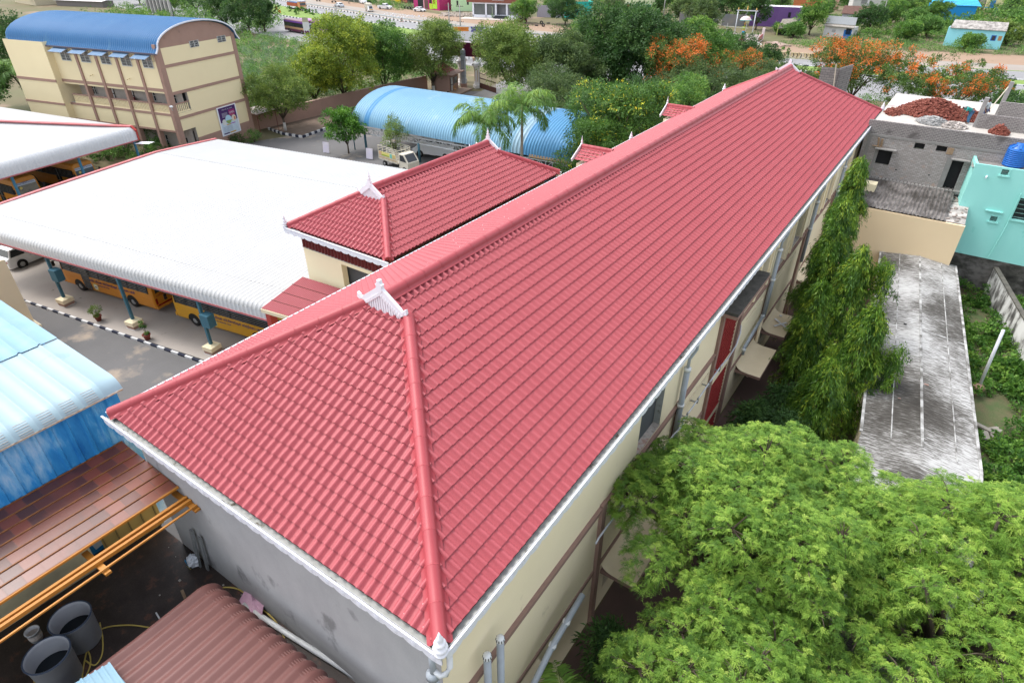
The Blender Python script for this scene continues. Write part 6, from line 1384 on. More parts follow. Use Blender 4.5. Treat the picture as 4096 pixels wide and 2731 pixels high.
def twigs(parent, blobs, seed, base, hc, tr=.2):
    g = random.Random(seed); mb = MB(); f = Vector((0,0,hc)); mb.tube([(0,0,0),f], [tr*1.3,tr], 10)
    for (x,y,z,rx,ry,rz) in blobs:
        e = Vector((x,y,z)); mb.tube([f,f.lerp(e,.5)+Vector((0,0,.3)),e], [tr*.6,tr*.4,tr*.2], 7)
        for j in range(7):
            d = Vector((g.gauss(0,1),g.gauss(0,1),abs(g.gauss(0,1))*.8)).normalized(); q = e+Vector((d.x*rx,d.y*ry,d.z*rz))*.92; mb.tube([e,e.lerp(q,.5)+Vector((0,0,.12)),q], [tr*.18,tr*.1,tr*.03], 5)
    mb.build('trunk', M_BARK, parent, True)
def lump(cx, cy, r, z0, z1, k, seed, zs=.34):
    g = random.Random(seed); out = [(0,0,(z0+z1)/2,r*.70,r*.70,(z1-z0)*.36)]
    for i in range(k):
        a = i*2.399+g.uniform(-.3,.3); q = r*math.sqrt((i+.6)/k)*.92; s = r*g.uniform(.12,.25); z = z0+(z1-z0)*(1-.50*(q/r)**2)*g.uniform(.76,1.0)-s*.5; out.append((q*math.cos(a), q*math.sin(a), z, s, s, s*.85))
    return out
for (x, y, r, z0, z1, n, sd, lb) in ((4.2,11.0,4.9,2.2,9.4,7400,201,'big bright green neem like tree filling the lower right, its crown nearest the building'),(10.3,11.8,4.6,2.2,9.2,5600,202,'yellow green neem like tree at the right edge beside the big one'),(5.8,4.6,4.4,1.5,7.2,4200,203,'lower neem like crown at the bottom edge under the big one')):
    t = thing('neem_tree', lb, 'tree', (x,y,0)); bl = lump(x, y, r, z0, z1, 48, sd); twigs(t, bl, sd, None, 2.0); neem_crown(t, bl, n, sd, tlo=.12 if sd == 202 else 0)
# dark mango like shrubs between the wall and the neem
for i, (x, y, r, h) in enumerate(((1.7,20.2,.9,2.3),(2.8,21.0,1.1,3.2),(1.2,6.4,.8,3.2))):
    t = thing('shrub', ('dark long leaved small tree against the wall below the lattice','dark long leaved small tree between sunshade and neem','dark shrub under the thin wall pipe near the corner')[i], 'shrub', (x,y,0)); bushy('foliage', L_DARK, t, [(0,0,h*.65,r,r,h*.33),(r*.3,.2,h*.8,r*.6,r*.6,h*.2)], 2600, .24, .2, 170+i, .35, .3, .4)
    MB().tube([(0,0,0),(.05,0,h*.6)], [.08,.04], 7).build('trunk', M_BARK, t)
# drooping mast trees
def mast(label, base, H, r, seed, n, z0=.8, lean=(0,0), ln=.22, tips=()):
    t = thing('mast_tree', label, 'tree', (base[0],base[1],0)); g = np.random.default_rng(seed)
    MB().tube([(0,0,0),(lean[0]*.5,lean[1]*.5,H*.5),(lean[0],lean[1],H*.97)], [.16,.11,.03], 8).build('trunk', M_BARK, t)
    nc = n//70; h = g.random(nc)**.85; z = z0+(H-z0)*h; rr = r*np.clip(1.02-(h**2.2)*.88,.1,1)*(.78+.32*np.sin(h*23+seed)+.12*np.sin(h*51)); az = g.uniform(0,6.283,nc); q = rr*g.uniform(.5,1.1,nc)
    C_ = np.stack([q*np.cos(az)+lean[0]*h, q*np.sin(az)+lean[1]*h, z], 1)
    for (tx,ty,tz,tr_) in tips:
        k = int(nc*.12); w_ = np.stack([tx+g.normal(size=k)*tr_, ty+g.normal(size=k)*tr_, tz+g.uniform(-2.2,0,k)], 1); C_ = np.concatenate([C_, w_]); az = np.concatenate([az, g.uniform(0,6.283,k)])
    nc = len(C_); ci = g.integers(0,nc,n); s = g.random(n); out = np.stack([np.cos(az), np.sin(az), 0*az], 1)[ci]
    P = C_[ci]+out*(s*.35)[:,None]+np.array([0,0,-1])*(s*.75)[:,None]+g.normal(size=(n,3))*.09
    D = unit(out*.35+np.array([0,0,-1.0])+g.normal(size=(n,3))*.42); N = unit(out+g.normal(size=(n,3))*.5); L_ = ln*g.uniform(.7,1.25,n); V, F = leaf_faces(P, D, N, L_, L_*.19, .05)
    tn = np.clip(g.random(nc)[ci]*.72+g.random(n)*.3, 0, 1); npmesh('crown', V, F, L_ASH, t, tint=tn, smooth=False); return t
ma = G(3432,622,12.0)
mast('tall drooping mast tree beside the building, its spire level with the roof edge', (ma.x+.35,ma.y-.3), 12.1, 1.15, 3, 34000, lean=(-.1,.2))
mb_ = G(3340,740,11.0); mast('second drooping mast tree joined in front of the tallest one', (mb_.x+.75,mb_.y-.8), 10.6, 1.15, 4, 30000, lean=(0,.2))
mast('dark narrow drooping mast tree nearest the sunshades', (2.45,27.0), 7.6, .9, 5, 18000, lean=(-.1,.1))
mast('broad lower drooping mast tree leaning over the mossy roof', (4.7,25.6), 7.4, 1.35, 6, 32000, lean=(.35,.5), tips=((1.5,.6,5.6,.35),))
mast('lowest drooping mast tree standing nearest the neem crown', (3.9,22.6), 5.8, 1.3, 8, 24000, lean=(.2,.3))
mast('drooping mast tree low between the spires and the mossy roof', (3.4,29.4), 8.8, 1.25, 7, 30000, lean=(.1,.2), tips=((1.2,.8,8.2,.3),))
for i, (x, y, r, h) in enumerate(((3.0,14.6,1.0,3.6),(3.0,18.4,1.3,3.4),(1.6,21.6,1.0,2.6),(2.6,23.6,1.1,2.9))):
    t = thing('shrub', ('dark leafy small tree just below the sunshade next to the neem','dark leafy small tree in the gap left of the big neem crown','dark leafy small tree under the lattice panels','dark leafy small tree before the lowest mast tree')[i], 'shrub', (x,y,0)); bushy('foliage', L_DARK, t, [(0,0,h*.6,r,r,h*.38),(r*.3,.2,h*.78,r*.6,r*.6,h*.2)], 4200, .26, .22, 190+i, .35, .3, .4)
    MB().tube([(0,0,0),(.05,0,h*.6)], [.08,.04], 7).build('trunk', M_BARK, t)
# ---------------- right hand neighbours ----------------
M_MOSS = stainmat('mossy lime washed concrete', [(.36,(.035,.032,.028)),(.45,(.07,.065,.058)),(.50,(.14,.135,.125)),(.54,(.28,.275,.265)),(.59,(.42,.42,.41)),(.70,(.50,.50,.49))], (1.6,8,1), 1.6, .22, 14, bump=.1)
t = thing('outbuilding', 'long low outbuilding with black mossy and white streaked concrete roof', 'building')
c = [Vector((3.8,43.9,3.0)),Vector((8.45,44.3,3.0)),Vector((10.9,22,3.0)),Vector((11.6,6,3.0)),Vector((6.6,6,3.0)),Vector((6.2,22,3.0))]
rl = [Vector((6.2,44.1,3.28)),Vector((8.6,22,3.28)),Vector((9.1,6,3.28))]
mb = MB(); z = .10
mb.add([c[0],rl[0],rl[1],c[5]], [(0,3,2,1)]); mb.add([c[5],rl[1],rl[2],c[4]], [(0,3,2,1)]); mb.add([rl[0],c[1],c[2],rl[1]], [(0,3,2,1)]); mb.add([rl[1],c[2],c[3],rl[2]], [(0,3,2,1)])
mb.build('roof', M_MOSS, t)
mb = MB(); M_LIME = mat('lime wash line', (.46,.46,.45), .9, (.12,.115,.105), 1.6, .25)
for a, b, w_ in ((c[0],c[1],.1),(c[0].lerp(c[5],.5),rl[0].lerp(rl[1],.5),.08),(rl[0].lerp(rl[1],.5),c[1].lerp(c[2],.5),.08),(rl[0],rl[1],.12),(c[0].lerp(rl[0],.5),c[5].lerp(rl[1],.5),.05),(rl[0].lerp(c[1],.6),rl[1].lerp(c[2],.6),.05)): mb.beam(a+Vector((0,0,.012)), b+Vector((0,0,.012)), w_, .03)
for a, b in ((c[1],c[2]),(c[2],c[3]),(c[0],c[5])): mb.beam(a+Vector((0,0,-.01)), b+Vector((0,0,-.01)), .12, .1)
mb.build('roof_edge', M_LIME, t)
w_ = [(p.x+(.25 if i in (0,4,5) else -.25), p.y) for i, p in enumerate(c)]; MB().prism(w_, 0, 2.93).build('wall', M_CREAM, t)
for q, lb, s in (((3620,1295),'black scrap lying on the mossy roof, farther one',.08),((3705,1538),'brown leaf scrap lying on the mossy roof',.1),((3597,1592),'orange brown scrap lying on the mossy roof',.12)):
    p = G(*q, 3.24); mb = MB(); mb.box(-s,s,-s*.5,s*.5,0,.04); o = mb.build('roof_scrap', M_BROWN if 'brown' in lb else M_BLACK); o.location = p; tag(o, lb, 'scrap')
CW = thing('boundary_house', 'cream end wall with brown dado and grey corrugated asbestos roof behind it', 'building')
MB().box(.2,8.05,44.0,44.25,1.35,5.9).build('wall', mat('peach cream wall', (.78,.62,.40), .85, (.74,.58,.37), .5, .7, fine=.02, dirt=(.68,.53,.34), dscale=.5, dthr=.66), CW)
MB().box(.2,8.05,43.97,44.25,0,1.349).build('dado', M_BROWN2, CW)
MB().box(7.8,8.05,44.25,50,0,5.7).build('side_wall', M_PLASTER, CW)
M_ASB = stainmat('old asbestos sheet', [(.40,(.05,.045,.04)),(.5,(.115,.105,.10)),(.58,(.19,.175,.165)),(.66,(.30,.28,.26))], (3,.8,1), 2.0, .6)
ribbed([(-.12,5.98),(6.1,6.4)], (.0,44.2,0), (1,0,0), 6.9, (0,1,0), .24, .06, 'roof', M_ASB, CW, rw=.4)
mb = MB(); rnd = random.Random(5)
mb.box(6.9,8.0,44.2,50,5.72,5.98)
mb.build('ledge', stainmat('rough cement ledge', [(.4,(.12,.11,.10)),(.5,(.32,.30,.28)),(.6,(.5,.47,.44))], (1,1,1), 2.5), CW)
mb = MB()
for k in range(26): x = rnd.uniform(6.95,7.9); y = rnd.uniform(44.4,49.8); a = rnd.random()*3; mb.beam((x-.12*math.cos(a),y-.12*math.sin(a),6.01),(x+.12*math.cos(a),y+.12*math.sin(a),6.03),.1,.06)
mb.build('loose_brick', mat('greyish brick', (.30,.25,.22), .9), CW)
MB().box(.2,2.0,46.9,47.8,5.0,6.72).build('water_box', M_CREAM2, CW)
# unfinished brick building
UB = thing('unfinished_building', 'grey unfinished brick building with empty black window and door openings', 'building')
yf = 50.0; zb0, zt0 = 3.2, 10.5; HL = [(1.2,2.17,7.38,8.52),(3.4,4.05,8.9,9.32),(4.8,5.45,8.93,9.34),(6.05,6.78,6.4,8.55)]
def face_y(mb, y, x0, x1, z0, z1, holes, t=.3):
    xs = sorted({x0,x1,*[h[0] for h in holes],*[h[1] for h in holes]}); zs = sorted({z0,z1,*[h[2] for h in holes],*[h[3] for h in holes]})
    for a, b in zip(xs, xs[1:]):
        for c_, d in zip(zs, zs[1:]):
            if any(h[0] <= a+1e-6 and h[1] >= b-1e-6 and h[2] <= c_+1e-6 and h[3] >= d-1e-6 for h in holes): continue
            mb.quad((a,y,c_),(b,y,c_),(b,y,d),(a,y,d))
    for a, b, c_, d in holes:
        mb.quad((a,y,c_),(b,y,c_),(b,y+t,c_),(a,y+t,c_)); mb.quad((a,y,d),(a,y+t,d),(b,y+t,d),(b,y,d)); mb.quad((a,y,c_),(a,y+t,c_),(a,y+t,d),(a,y,d)); mb.quad((b,y,c_),(b,y,d),(b,y+t,d),(b,y+t,c_))
M_LBR = brickmat('whitewashed rough brick', (.40,.37,.35), (.30,.27,.25), (.20,.185,.17), .26, .10, .012, .9, 'xz', dirt=(.40,.28,.22), dthr=.60, dsc=1.6)
M_DBR = brickmat('grey parapet brick', (.19,.17,.165), (.14,.13,.125), (.30,.28,.265), .26, .11, .018, .95, 'xz', dirt=(.11,.10,.095), dthr=.56)
mb = MB(); face_y(mb, yf, .0, 15, zb0, 9.5, HL); mb.quad((.0,yf,zb0),(.0,yf,9.5),(.0,64,9.5),(.0,64,zb0)); mb.build('wall', M_LBR, UB)
MB().box(.0,15,yf-.05,yf-.001,9.40,9.56).build('floor_beam', mat('raw cement', (.30,.29,.275), .9, (.19,.18,.17), 2, .8), UB)
MB().box(.0,15,yf-.02,yf+.22,9.561,10.5).build('parapet', M_DBR, UB)
MB().box(.15,15,yf+.22,64,9.6,10.05).build('roof_slab', mat('dusty roof slab', (.50,.47,.43), .95, (.34,.32,.29), .8, .8, dirt=(.55,.53,.50), dscale=1, dthr=.6), UB)
for h in HL: MB().box(h[0]-.02,h[1]+.02,yf+.32,yf+.36,h[2],h[3]).build('opening', M_DARK, UB)
for a, b, z in ((.98,2.4,8.58),(5.95,7.1,8.6)): MB().box(a,b,yf-.5,yf-.052,z,z+.07).build('lintel_slab', mat('raw cement', (.30,.29,.275), .9), UB)
for a, b, z0, z1 in ((1.0,1.19,6.4,8.57),(.25,.5,6.3,9.38),(5.7,6.04,6.4,8.59)): MB().box(a,b,yf-.035,yf-.002,z0,z1).build('column', mat('raw cement', (.30,.29,.275), .9), UB)
MB().box(.0,9,yf-.35,yf-.002,6.22,6.42).build('ledge', mat('raw cement', (.30,.29,.275), .9), UB)
for x in (.75,2.7,4.9): MB().box(x,x+.12,yf-.012,yf-.003,7.15,7.22).build('putlog_hole', M_DARK, UB)
MB().box(5.5,5.9,yf-.06,yf-.003,8.85,9.3).build('board_patch', M_WOOD, UB)
mb = MB()
for a, b in (((1.1,yf-.1,8.7),(1.0,yf-.2,9.35)),((1.3,yf-.1,8.7),(1.25,yf-.2,9.3)),((.7,yf-.2,8.75),(1.3,yf-.15,8.7))): mb.beam(a, b, .16, .04)
tag(mb.build('formwork_board', M_WOOD), 'loose timber boards propped at the left window of the brick building', 'timber')
p = G(3545,420,10.05)
for i, (x, y, w2, h, lb) in enumerate(((-.3,62,3.2,2.6,'grey thin block wall piece standing behind the far roof end'),)):
    pass
t = thing('block_wall', 'thin grey block screen walls standing on the roof behind the far hip', 'wall')
a0_ = G(3275,315,11.2); a1_ = G(3345,322,11.2); a2_ = G(3398,305,11.2)
mb = MB(); M_SB = brickmat('grey thin blocks', (.22,.205,.195), (.16,.15,.145), (.11,.105,.10), .4, .2, .02, .95, 'xz', bump=.2)
for q0, q1 in ((a0_,a1_),(a1_,a2_)): mb.beam((q0.x,q0.y,10.9),(q1.x,q1.y,10.9),.15,2.6)
mb.build('wall', M_SB, t); tag(MB().tube([(a1_.x+.1,a1_.y-.3,9.6),(a1_.x-.3,a1_.y-.4,12.6)], .05, 6).build('bamboo_pole', mat('pale bamboo', (.5,.45,.36), .8)), 'pale bamboo pole leaning on the thin block screen', 'pole')
# upper room walls, columns, brick stacks on the slab
M_RC = mat('raw column concrete', (.33,.32,.31), .9, (.24,.23,.22), 3)
MB().box(6.7,16,yf+3.9,yf+4.1,10.051,11.05).build('upper_wall', M_DBR, UB)
MB().box(7.9,16,yf+9.2,yf+9.4,10.051,11.1).build('upper_wall', M_DBR, UB)
for i, (x, y, h, lx) in enumerate(((6.65,yf+4.2,2.1,.1),(7.9,yf+9.5,2.5,.15))):
    MB().beam((x,y,10.05),(x+lx,y,10.05+h),.28,.28).build('column', M_RC, UB)
tag(MB().beam((6.9,yf+5,10.4),(7.9,yf+9.2,12.2),.06,.06).build('prop_pole', mat('pale bamboo', (.5,.45,.36), .8)), 'thin slanting pole between the two raw columns', 'pole')
M_BK = mat('red clay brick', (.24,.075,.05), .9, (.15,.045,.032), 9, .8)
def heap(label, cx, cy, rx, ry, h, n, seed, m=M_BK, size=(.23,.11,.07), name='brick_heap', cat='brick heap', z=10.05):
    g = random.Random(seed); mb = MB()
    for k in range(n):
        a = g.random()*6.283; q = math.sqrt(g.random()); x = cx+rx*q*math.cos(a); y = cy+ry*q*math.sin(a); zz_ = z+h*(1-q**1.5)*g.uniform(.75,1.0)+.03
        b = g.uniform(0,3.14); c_ = g.uniform(-.5,.5); s = g.uniform(.8,1.4); d = Vector((math.cos(b)*math.cos(c_), math.sin(b)*math.cos(c_), math.sin(c_)))*size[0]*.6*s; mb.beam(Vector((x,y,zz_))-d, Vector((x,y,zz_))+d, size[1]*s, size[2]*s)
    base = MB(); N_ = 18; vs = [(cx+rx*.95*math.cos(6.283*k/N_), cy+ry*.95*math.sin(6.283*k/N_), z) for k in range(N_)]+[(cx+rx*.5*math.cos(6.283*k/N_), cy+ry*.5*math.sin(6.283*k/N_), z+h*.6) for k in range(N_)]+[(cx,cy,z+h*.85)]
    base.add(vs, [(k,(k+1)%N_,N_+(k+1)%N_,N_+k) for k in range(N_)]+[(N_+k,N_+(k+1)%N_,2*N_) for k in range(N_)]); mb.add(base.v, base.f)
    return tag(mb.build(name, m), label, cat, kind='stuff')
hp = G(3800,435,10.6); heap('big heap of dark red bricks on the slab of the unfinished building', 3.6, 57.3, 2.5, 2.7, 1.15, 1300, 1)
heap('small spread of red bricks by the far roof corner', 1.0, 55.5, .6, 1.2, .35, 160, 2)
heap('heap of dark red bricks sloping right, behind the grey rubble', 5.9, 57.0, 1.2, 1.6, .7, 420, 3)
heap('neat pile of red bricks inside the upper block wall', 8.2, 52.9, .55, .5, .6, 260, 4)
heap('grey rubble heap of broken plaster before the brick heap', 3.9, 53.6, 1.0, .9, .45, 340, 5, mat('grey rubble', (.38,.38,.37), .9, (.24,.24,.235), 8, .8), (.3,.2,.05), 'rubble_heap', 'rubble')
heap('second grey sand and rubble heap near the raw column', 5.3, 53.2, .9, .8, .35, 160, 6, mat('grey sand', (.42,.38,.35), .9), (.2,.15,.04), 'rubble_heap', 'rubble')
MB().box(.2,2.6,58.2,61,10.06,10.1).build('pale_sheet', mat('pale tarp', (.72,.66,.66), .7, (.6,.4,.42), 1.2), UB)
# turquoise house with tank
TQ = thing('turquoise_house', 'turquoise plastered house with small windows and a blue tank on its roof', 'building')
M_TQ = mat('turquoise plaster', (.33,.72,.66), .8, (.27,.66,.60), .7, .8, dirt=(.10,.50,.42), dscale=.55, dthr=.62, stretch=(1,1,.45), fine=.03)
th = [(8.97,9.37,8.5,8.88),(9.45,9.85,5.3,5.66),(10.6,11.8,5.7,7.2)]
mb = MB(); face_y(mb, 48, 7.4, 16, 2.6, 9.0, th, .25); mb.quad((7.4,48,2.6),(7.4,48,9.0),(7.0,51.6,9.0),(7.0,51.6,2.6)); mb.quad((7.0,51.6,9.0),(16,51.6,9.0),(16,51.6,2.6),(7.0,51.6,2.6))
mb.quad((7.4,48,9.0),(16,48,9.0),(16,48.15,9.0),(7.55,48.15,9.0)); mb.quad((7.4,48,9),(7.55,48.15,9),(7.17,51.5,9),(7.0,51.6,9)); mb.build('wall', M_TQ, TQ)
MB().box(7.2,16,48.1,51.5,8.7,8.72).build('roof_slab', mat('stained roof', (.30,.28,.26), .95, (.16,.15,.14), 1, .8, dirt=(.45,.43,.40), dscale=1.5, dthr=.6), TQ)
for (a, b, c_, d) in th:
    o = MB().box(a,b,48.2,48.24,c_,d).build('window', M_GLASS, TQ); g = MB()
    for i in range(5): g.beam((a,48.12,c_+(d-c_)*(i+.5)/5),(b,48.12,c_+(d-c_)*(i+.5)/5),.02,.02)
    g.build('grille', mat('turquoise grille', (.30,.55,.50), .7), o)
    f = MB(); f.box(a-.10,b+.14,47.9,47.999,c_-.10,c_-.002); f.box(b+.002,b+.10,47.95,47.999,c_,d+.08); f.build('sill', M_TQ, TQ)
MB().box(9.0,10.0,47.85,47.999,5.98,6.05).build('ledge', M_TQ, TQ)
MB().tube([(8.3,47.99,8.3),(8.25,47.7,8.22)], .05, 8).build('spout', M_FASCIA, TQ)
MB().tube([(10.5,47.9,7.5),(10.5,47.9,5.0),(10.3,47.9,2.7)], .04, 6).build('downpipe', M_TQ, TQ)
MB().box(7.35,16,47.97,48.3,0,2.59).build('plinth', stainmat('black damp blockwork', [(.4,(.02,.02,.018)),(.5,(.06,.058,.05)),(.62,(.16,.15,.14))], (1,1,1.6), 1.4), TQ)
tk = thing('water_tank', 'blue ribbed plastic water tank on the turquoise house roof', 'water tank', (9.55,49.9,8.73))
pr = [(.62,0)]
for k in range(9): z = .08+k*.125; pr += [(.66,z),(.66,z+.05),(.63,z+.07),(.63,z+.11)]
pr += [(.60,1.25),(.30,1.42),(.30,1.5),(.24,1.53)]
MB().lathe(pr, (0,0,0), 28).build('shell', mat('blue tank plastic', (.01,.10,.42), .35, (.02,.16,.52), .8, dirt=(.35,.45,.60), dscale=1.2, dthr=.66, stretch=(1,1,.25)), tk, True)
mb = MB()
for k in range(8): a = k*.785; mb.beam((.34*math.cos(a),.34*math.sin(a),1.42),(.62*math.cos(a),.62*math.sin(a),1.27),.1,.06)
mb.build('lid_rib', mat('blue tank plastic', (.01,.10,.42), .35), tk)
tag(MB().tube([(10.3,49.2,8.72),(10.6,49.5,11.2)], .04, 6).build('white_pipe', M_WPVC), 'white pipe leaning beside the blue tank', 'pipe')
# overgrown plot, dividing wall, leaning post
plot = [(8.6,44.5),(16.5,48),(22,30),(18,5),(11.6,5),(10.9,22)]
sheet('overgrown_plot', plot, .01, mat('plot earth', (.13,.10,.06), .95, (.05,.10,.03), 1.2, .5, fine=.3, world=True))
g = np.random.default_rng(77); bl = []
for k in range(330):
    x = g.uniform(8.6,19); y = g.uniform(6,47.7)
    if x < 8.7+max(0,(44.3-y))*.11+.35: continue
    if (x-11.6)**2+(y-31.6)**2 < 1.6 or (x-11.7)**2+(y-29.6)**2 < .9: continue
    h = g.uniform(.25,.75)+.4*math.sin(x*1.1)*math.cos(y*.5)**2; bl.append((x,y,h*.55,g.uniform(.5,1.0),g.uniform(.5,1.0),max(.2,h*.7)))
o = bushy('weeds', leafmat('leaf bright weeds', [(0,(.03,.09,.018)),(.4,(.07,.18,.025)),(.8,(.14,.28,.04)),(1,(.24,.36,.06))]), None, bl, 95000, .19, .55, 5, .26, nclump=2600); tag(o, 'dense bright green weeds covering the plot beside the mossy roof', 'weeds', kind='stuff')
bw0 = Vector((11.0,47.9,0)); bw1 = Vector((12.75,40.5,0)); bw2 = Vector((14.8,31,0)); t = thing('divider_wall', 'narrow white wall with black stained coping dividing the weedy plot', 'wall')
M_WW = stainmat('white wall black runs', [(.38,(.03,.03,.027)),(.47,(.16,.155,.15)),(.52,(.55,.55,.54)),(.60,(.68,.68,.68))], (1,1,.35), 1.6, .5)
mb = MB()
for a, b in ((bw0,bw1),(bw1,bw2)): mb.beam(a+Vector((0,0,1.05)),b+Vector((0,0,1.05)),.22,2.1)
mb.build('wall', M_WW, t); mb = MB()
for a, b in ((bw0,bw1),(bw1,bw2)): mb.beam(a+Vector((0,0,2.14)),b+Vector((0,0,2.14)),.3,.08)
mb.build('coping', mat('black mossy coping', (.06,.058,.05), .95, (.14,.13,.11), 3), t)
pp0 = G(3918,1540,.6); t = thing('lamp_post', 'pale unlit post leaning out of a small brown pedestal in the weeds', 'post', (pp0.x,pp0.y,0))
mb = MB(); mb.lathe([(.20,0),(.36,.45),(.36,.55),(.05,.75)], (0,0,0), 4); mb.build('pedestal', M_BROWN2, t)
top = G(4014,1318,4.2); MB().tube([(0,0,.6),(top.x-pp0.x,top.y-pp0.y,4.2)], .085, 10).build('pole', mat('pale painted pole', (.62,.64,.68), .5), t, True)
t = thing('rubble_stones', 'grey broken slab pieces and bare earth in the weeds below the post', 'stones', (11.7,29.6,0)); mb = MB(); rnd = random.Random(4)
for k in range(9): a = rnd.random()*6.28; mb.beam((rnd.uniform(-.7,.5),rnd.uniform(-1.2,.9),.1),(rnd.uniform(-.5,.8),rnd.uniform(-1,1),.2),.25,.1)
mb.build('slab', mat('grey slab piece', (.28,.26,.23), .9), t)
t = thing('washed_things', 'white plate and pink cloth lying on the dark paving behind the mast trees', 'litter', G(3440,1142,.02)); MB().lathe([(.2,0),(.22,.03)], (0,0,0), 12).build('plate', M_FASCIA, t); MB().slab([(.1,-.5,.06),(.9,-.6,.08),(1.0,-.2,.07),(.2,-.1,.06)], .03).build('cloth', mat('pink cloth', (.42,.24,.22), .9), t)
# ---------------- people ----------------
M_SKIN = mat('brown skin', (.16,.08,.05), .6); M_HAIR = mat('black hair', (.008,.007,.007), .6)
def skin_mesh(name, verts, edges, radii, m, parent, root=0, sub=1):
    me = bpy.data.meshes.new(name); me.from_pydata([tuple(v) for v in verts], edges, []); o = bpy.data.objects.new(name, me); COL.objects.link(o); o.parent = parent
    md = o.modifiers.new('skin', 'SKIN')
    if not me.skin_vertices: 
        bpy.context.view_layer.objects.active = o
    for i, r_ in enumerate(radii):
        sv = me.skin_vertices[0].data[i]; sv.radius = (r_, r_); sv.use_root = (i == root)
    md.use_smooth_shade = True; s = o.modifiers.new('sub', 'SUBSURF'); s.levels = sub; s.render_levels = sub
    me.materials.append(m); return o
def person(label, loc, yaw, pose='stand', shirt=(.02,.35,.32), trousers=(.03,.03,.05), s=1.0, hat=None, group=None, name='person'):
    """facing +x; joints laid out for the pose"""
    t = thing(name, label, 'person', loc, yaw, group)
    J = dict(pel=(0,0,.93),che=(0,0,1.28),nec=(0,0,1.48),hed=(.02,0,1.62),sl=(0,.19,1.42),sr=(0,-.19,1.42),el=(.02,.25,1.14),er=(.02,-.25,1.14),wl=(.12,.24,.90),wr=(.12,-.24,.90),hl=(0,.10,.88),hr=(0,-.10,.88),kl=(.03,.11,.48),kr=(.03,-.11,.48),al=(0,.11,.08),ar=(0,-.11,.08),tl=(.16,.12,.03),tr=(.16,-.12,.03))
    if pose == 'bend': J.update(che=(.30,0,1.12),nec=(.46,0,1.20),hed=(.58,0,1.18),sl=(.40,.19,1.16),sr=(.40,-.19,1.16),el=(.48,.22,.88),er=(.48,-.22,.88),wl=(.56,.15,.62),wr=(.56,-.15,.62),kl=(.06,.12,.48),kr=(.06,-.12,.48))
    if pose == 'ride': J.update(pel=(0,0,.85),che=(.06,0,1.18),nec=(.10,0,1.38),hed=(.13,0,1.53),sl=(.1,.19,1.32),sr=(.1,-.19,1.32),el=(.28,.25,1.10),er=(.28,-.25,1.10),wl=(.50,.24,1.02),wr=(.50,-.24,1.02),hl=(.04,.12,.82),hr=(.04,-.12,.82),kl=(.40,.18,.62),kr=(.40,-.18,.62),al=(.22,.18,.28),ar=(.22,-.18,.28),tl=(.38,.18,.25),tr=(.38,-.18,.25))
    if pose == 'sit': J.update(pel=(0,0,.20),che=(.02,0,.55),nec=(.04,0,.74),hed=(.06,0,.88),sl=(.02,.19,.68),sr=(.02,-.19,.68),el=(.15,.25,.45),er=(.15,-.25,.45),wl=(.32,.12,.40),wr=(.32,-.12,.40),hl=(.05,.10,.17),hr=(.05,-.10,.17),kl=(.45,.14,.45),kr=(.45,-.14,.45),al=(.48,.13,.08),ar=(.48,-.13,.08),tl=(.62,.13,.04),tr=(.62,-.13,.04))
    K = list(J); V = [Vector(J[k])*s for k in K]; I = {k:i for i, k in enumerate(K)}
    E_ = [(I[a],I[b]) for a, b in (('pel','che'),('che','nec'),('nec','hed'),('che','sl'),('che','sr'),('sl','el'),('el','wl'),('sr','er'),('er','wr'),('pel','hl'),('pel','hr'),('hl','kl'),('kl','al'),('hr','kr'),('kr','ar'),('al','tl'),('ar','tr'))]
    Rr = dict(pel=.13,che=.14,nec=.055,hed=.095,sl=.065,sr=.065,el=.045,er=.045,wl=.03,wr=.03,hl=.09,hr=.09,kl=.06,kr=.06,al=.04,ar=.04,tl=.035,tr=.035)
    body = skin_mesh('body', V, E_, [Rr[k]*s for k in K], M_SKIN, t)
    H = Vector(J['hed'])*s; f = (H-Vector(J['nec'])*s).normalized()
    MB().ball(H+f*.05*s-Vector((.015,0,0)), .10*s, .085*s, .10*s, 12, 8).build('hair', M_HAIR, t, True)
    fc = MB(); fc.ball(H+Vector((.075,0,-.01))*s, .03*s, .055*s, .075*s, 8, 6); fc.ball(H+Vector((.112,0,-.01))*s, .014*s, .012*s, .02*s, 6, 4); fo = fc.build('face', M_SKIN, t, True)
    ey = MB(); ey.ball(H+Vector((.10,.028,.015))*s, .008, .012, .007, 6, 4); ey.ball(H+Vector((.10,-.028,.015))*s, .008, .012, .007, 6, 4); ey.ball(H+Vector((.10,0,-.045))*s, .006, .02, .006, 6, 4); ey.build('eyes', M_HAIR, fo)
    for sd in (1,-1):      # palm, four fingers and a thumb
        w_ = Vector(J['wl' if sd > 0 else 'wr'])*s; d = (w_-Vector(J['el' if sd > 0 else 'er'])*s).normalized(); hm = MB(); hm.tube([w_-d*.02,w_+d*.05,w_+d*.09], [.026*s,.036*s,.03*s], 6); sx_ = d.cross(Vector((0,1,0))).normalized()
        for k in range(4): o_ = sx_*(.022-.015*k)*s; hm.tube([w_+d*.08+o_,w_+d*(.13+.008*(k in (1,2)))+o_*1.1,w_+d*(.155+.012*(k in (1,2)))+o_-Vector((0,.01*sd,0))], [.009*s,.008*s,.006*s], 5)
        hm.tube([w_+d*.03+sx_*.03*s,w_+d*.07+sx_*.055*s,w_+d*.10+sx_*.05*s], [.011*s,.009*s,.007*s], 5); hm.build('hand', M_SKIN, t, True)
    ks = ['pel','che','nec','sl','sr','el','er']; X = {k:i for i, k in enumerate(ks)}; vv = [Vector(J[k])*s for k in ks]; vv[2] = vv[1].lerp(vv[2], .75); vv[5] = vv[3].lerp(vv[5], .85); vv[6] = vv[4].lerp(vv[6], .85)
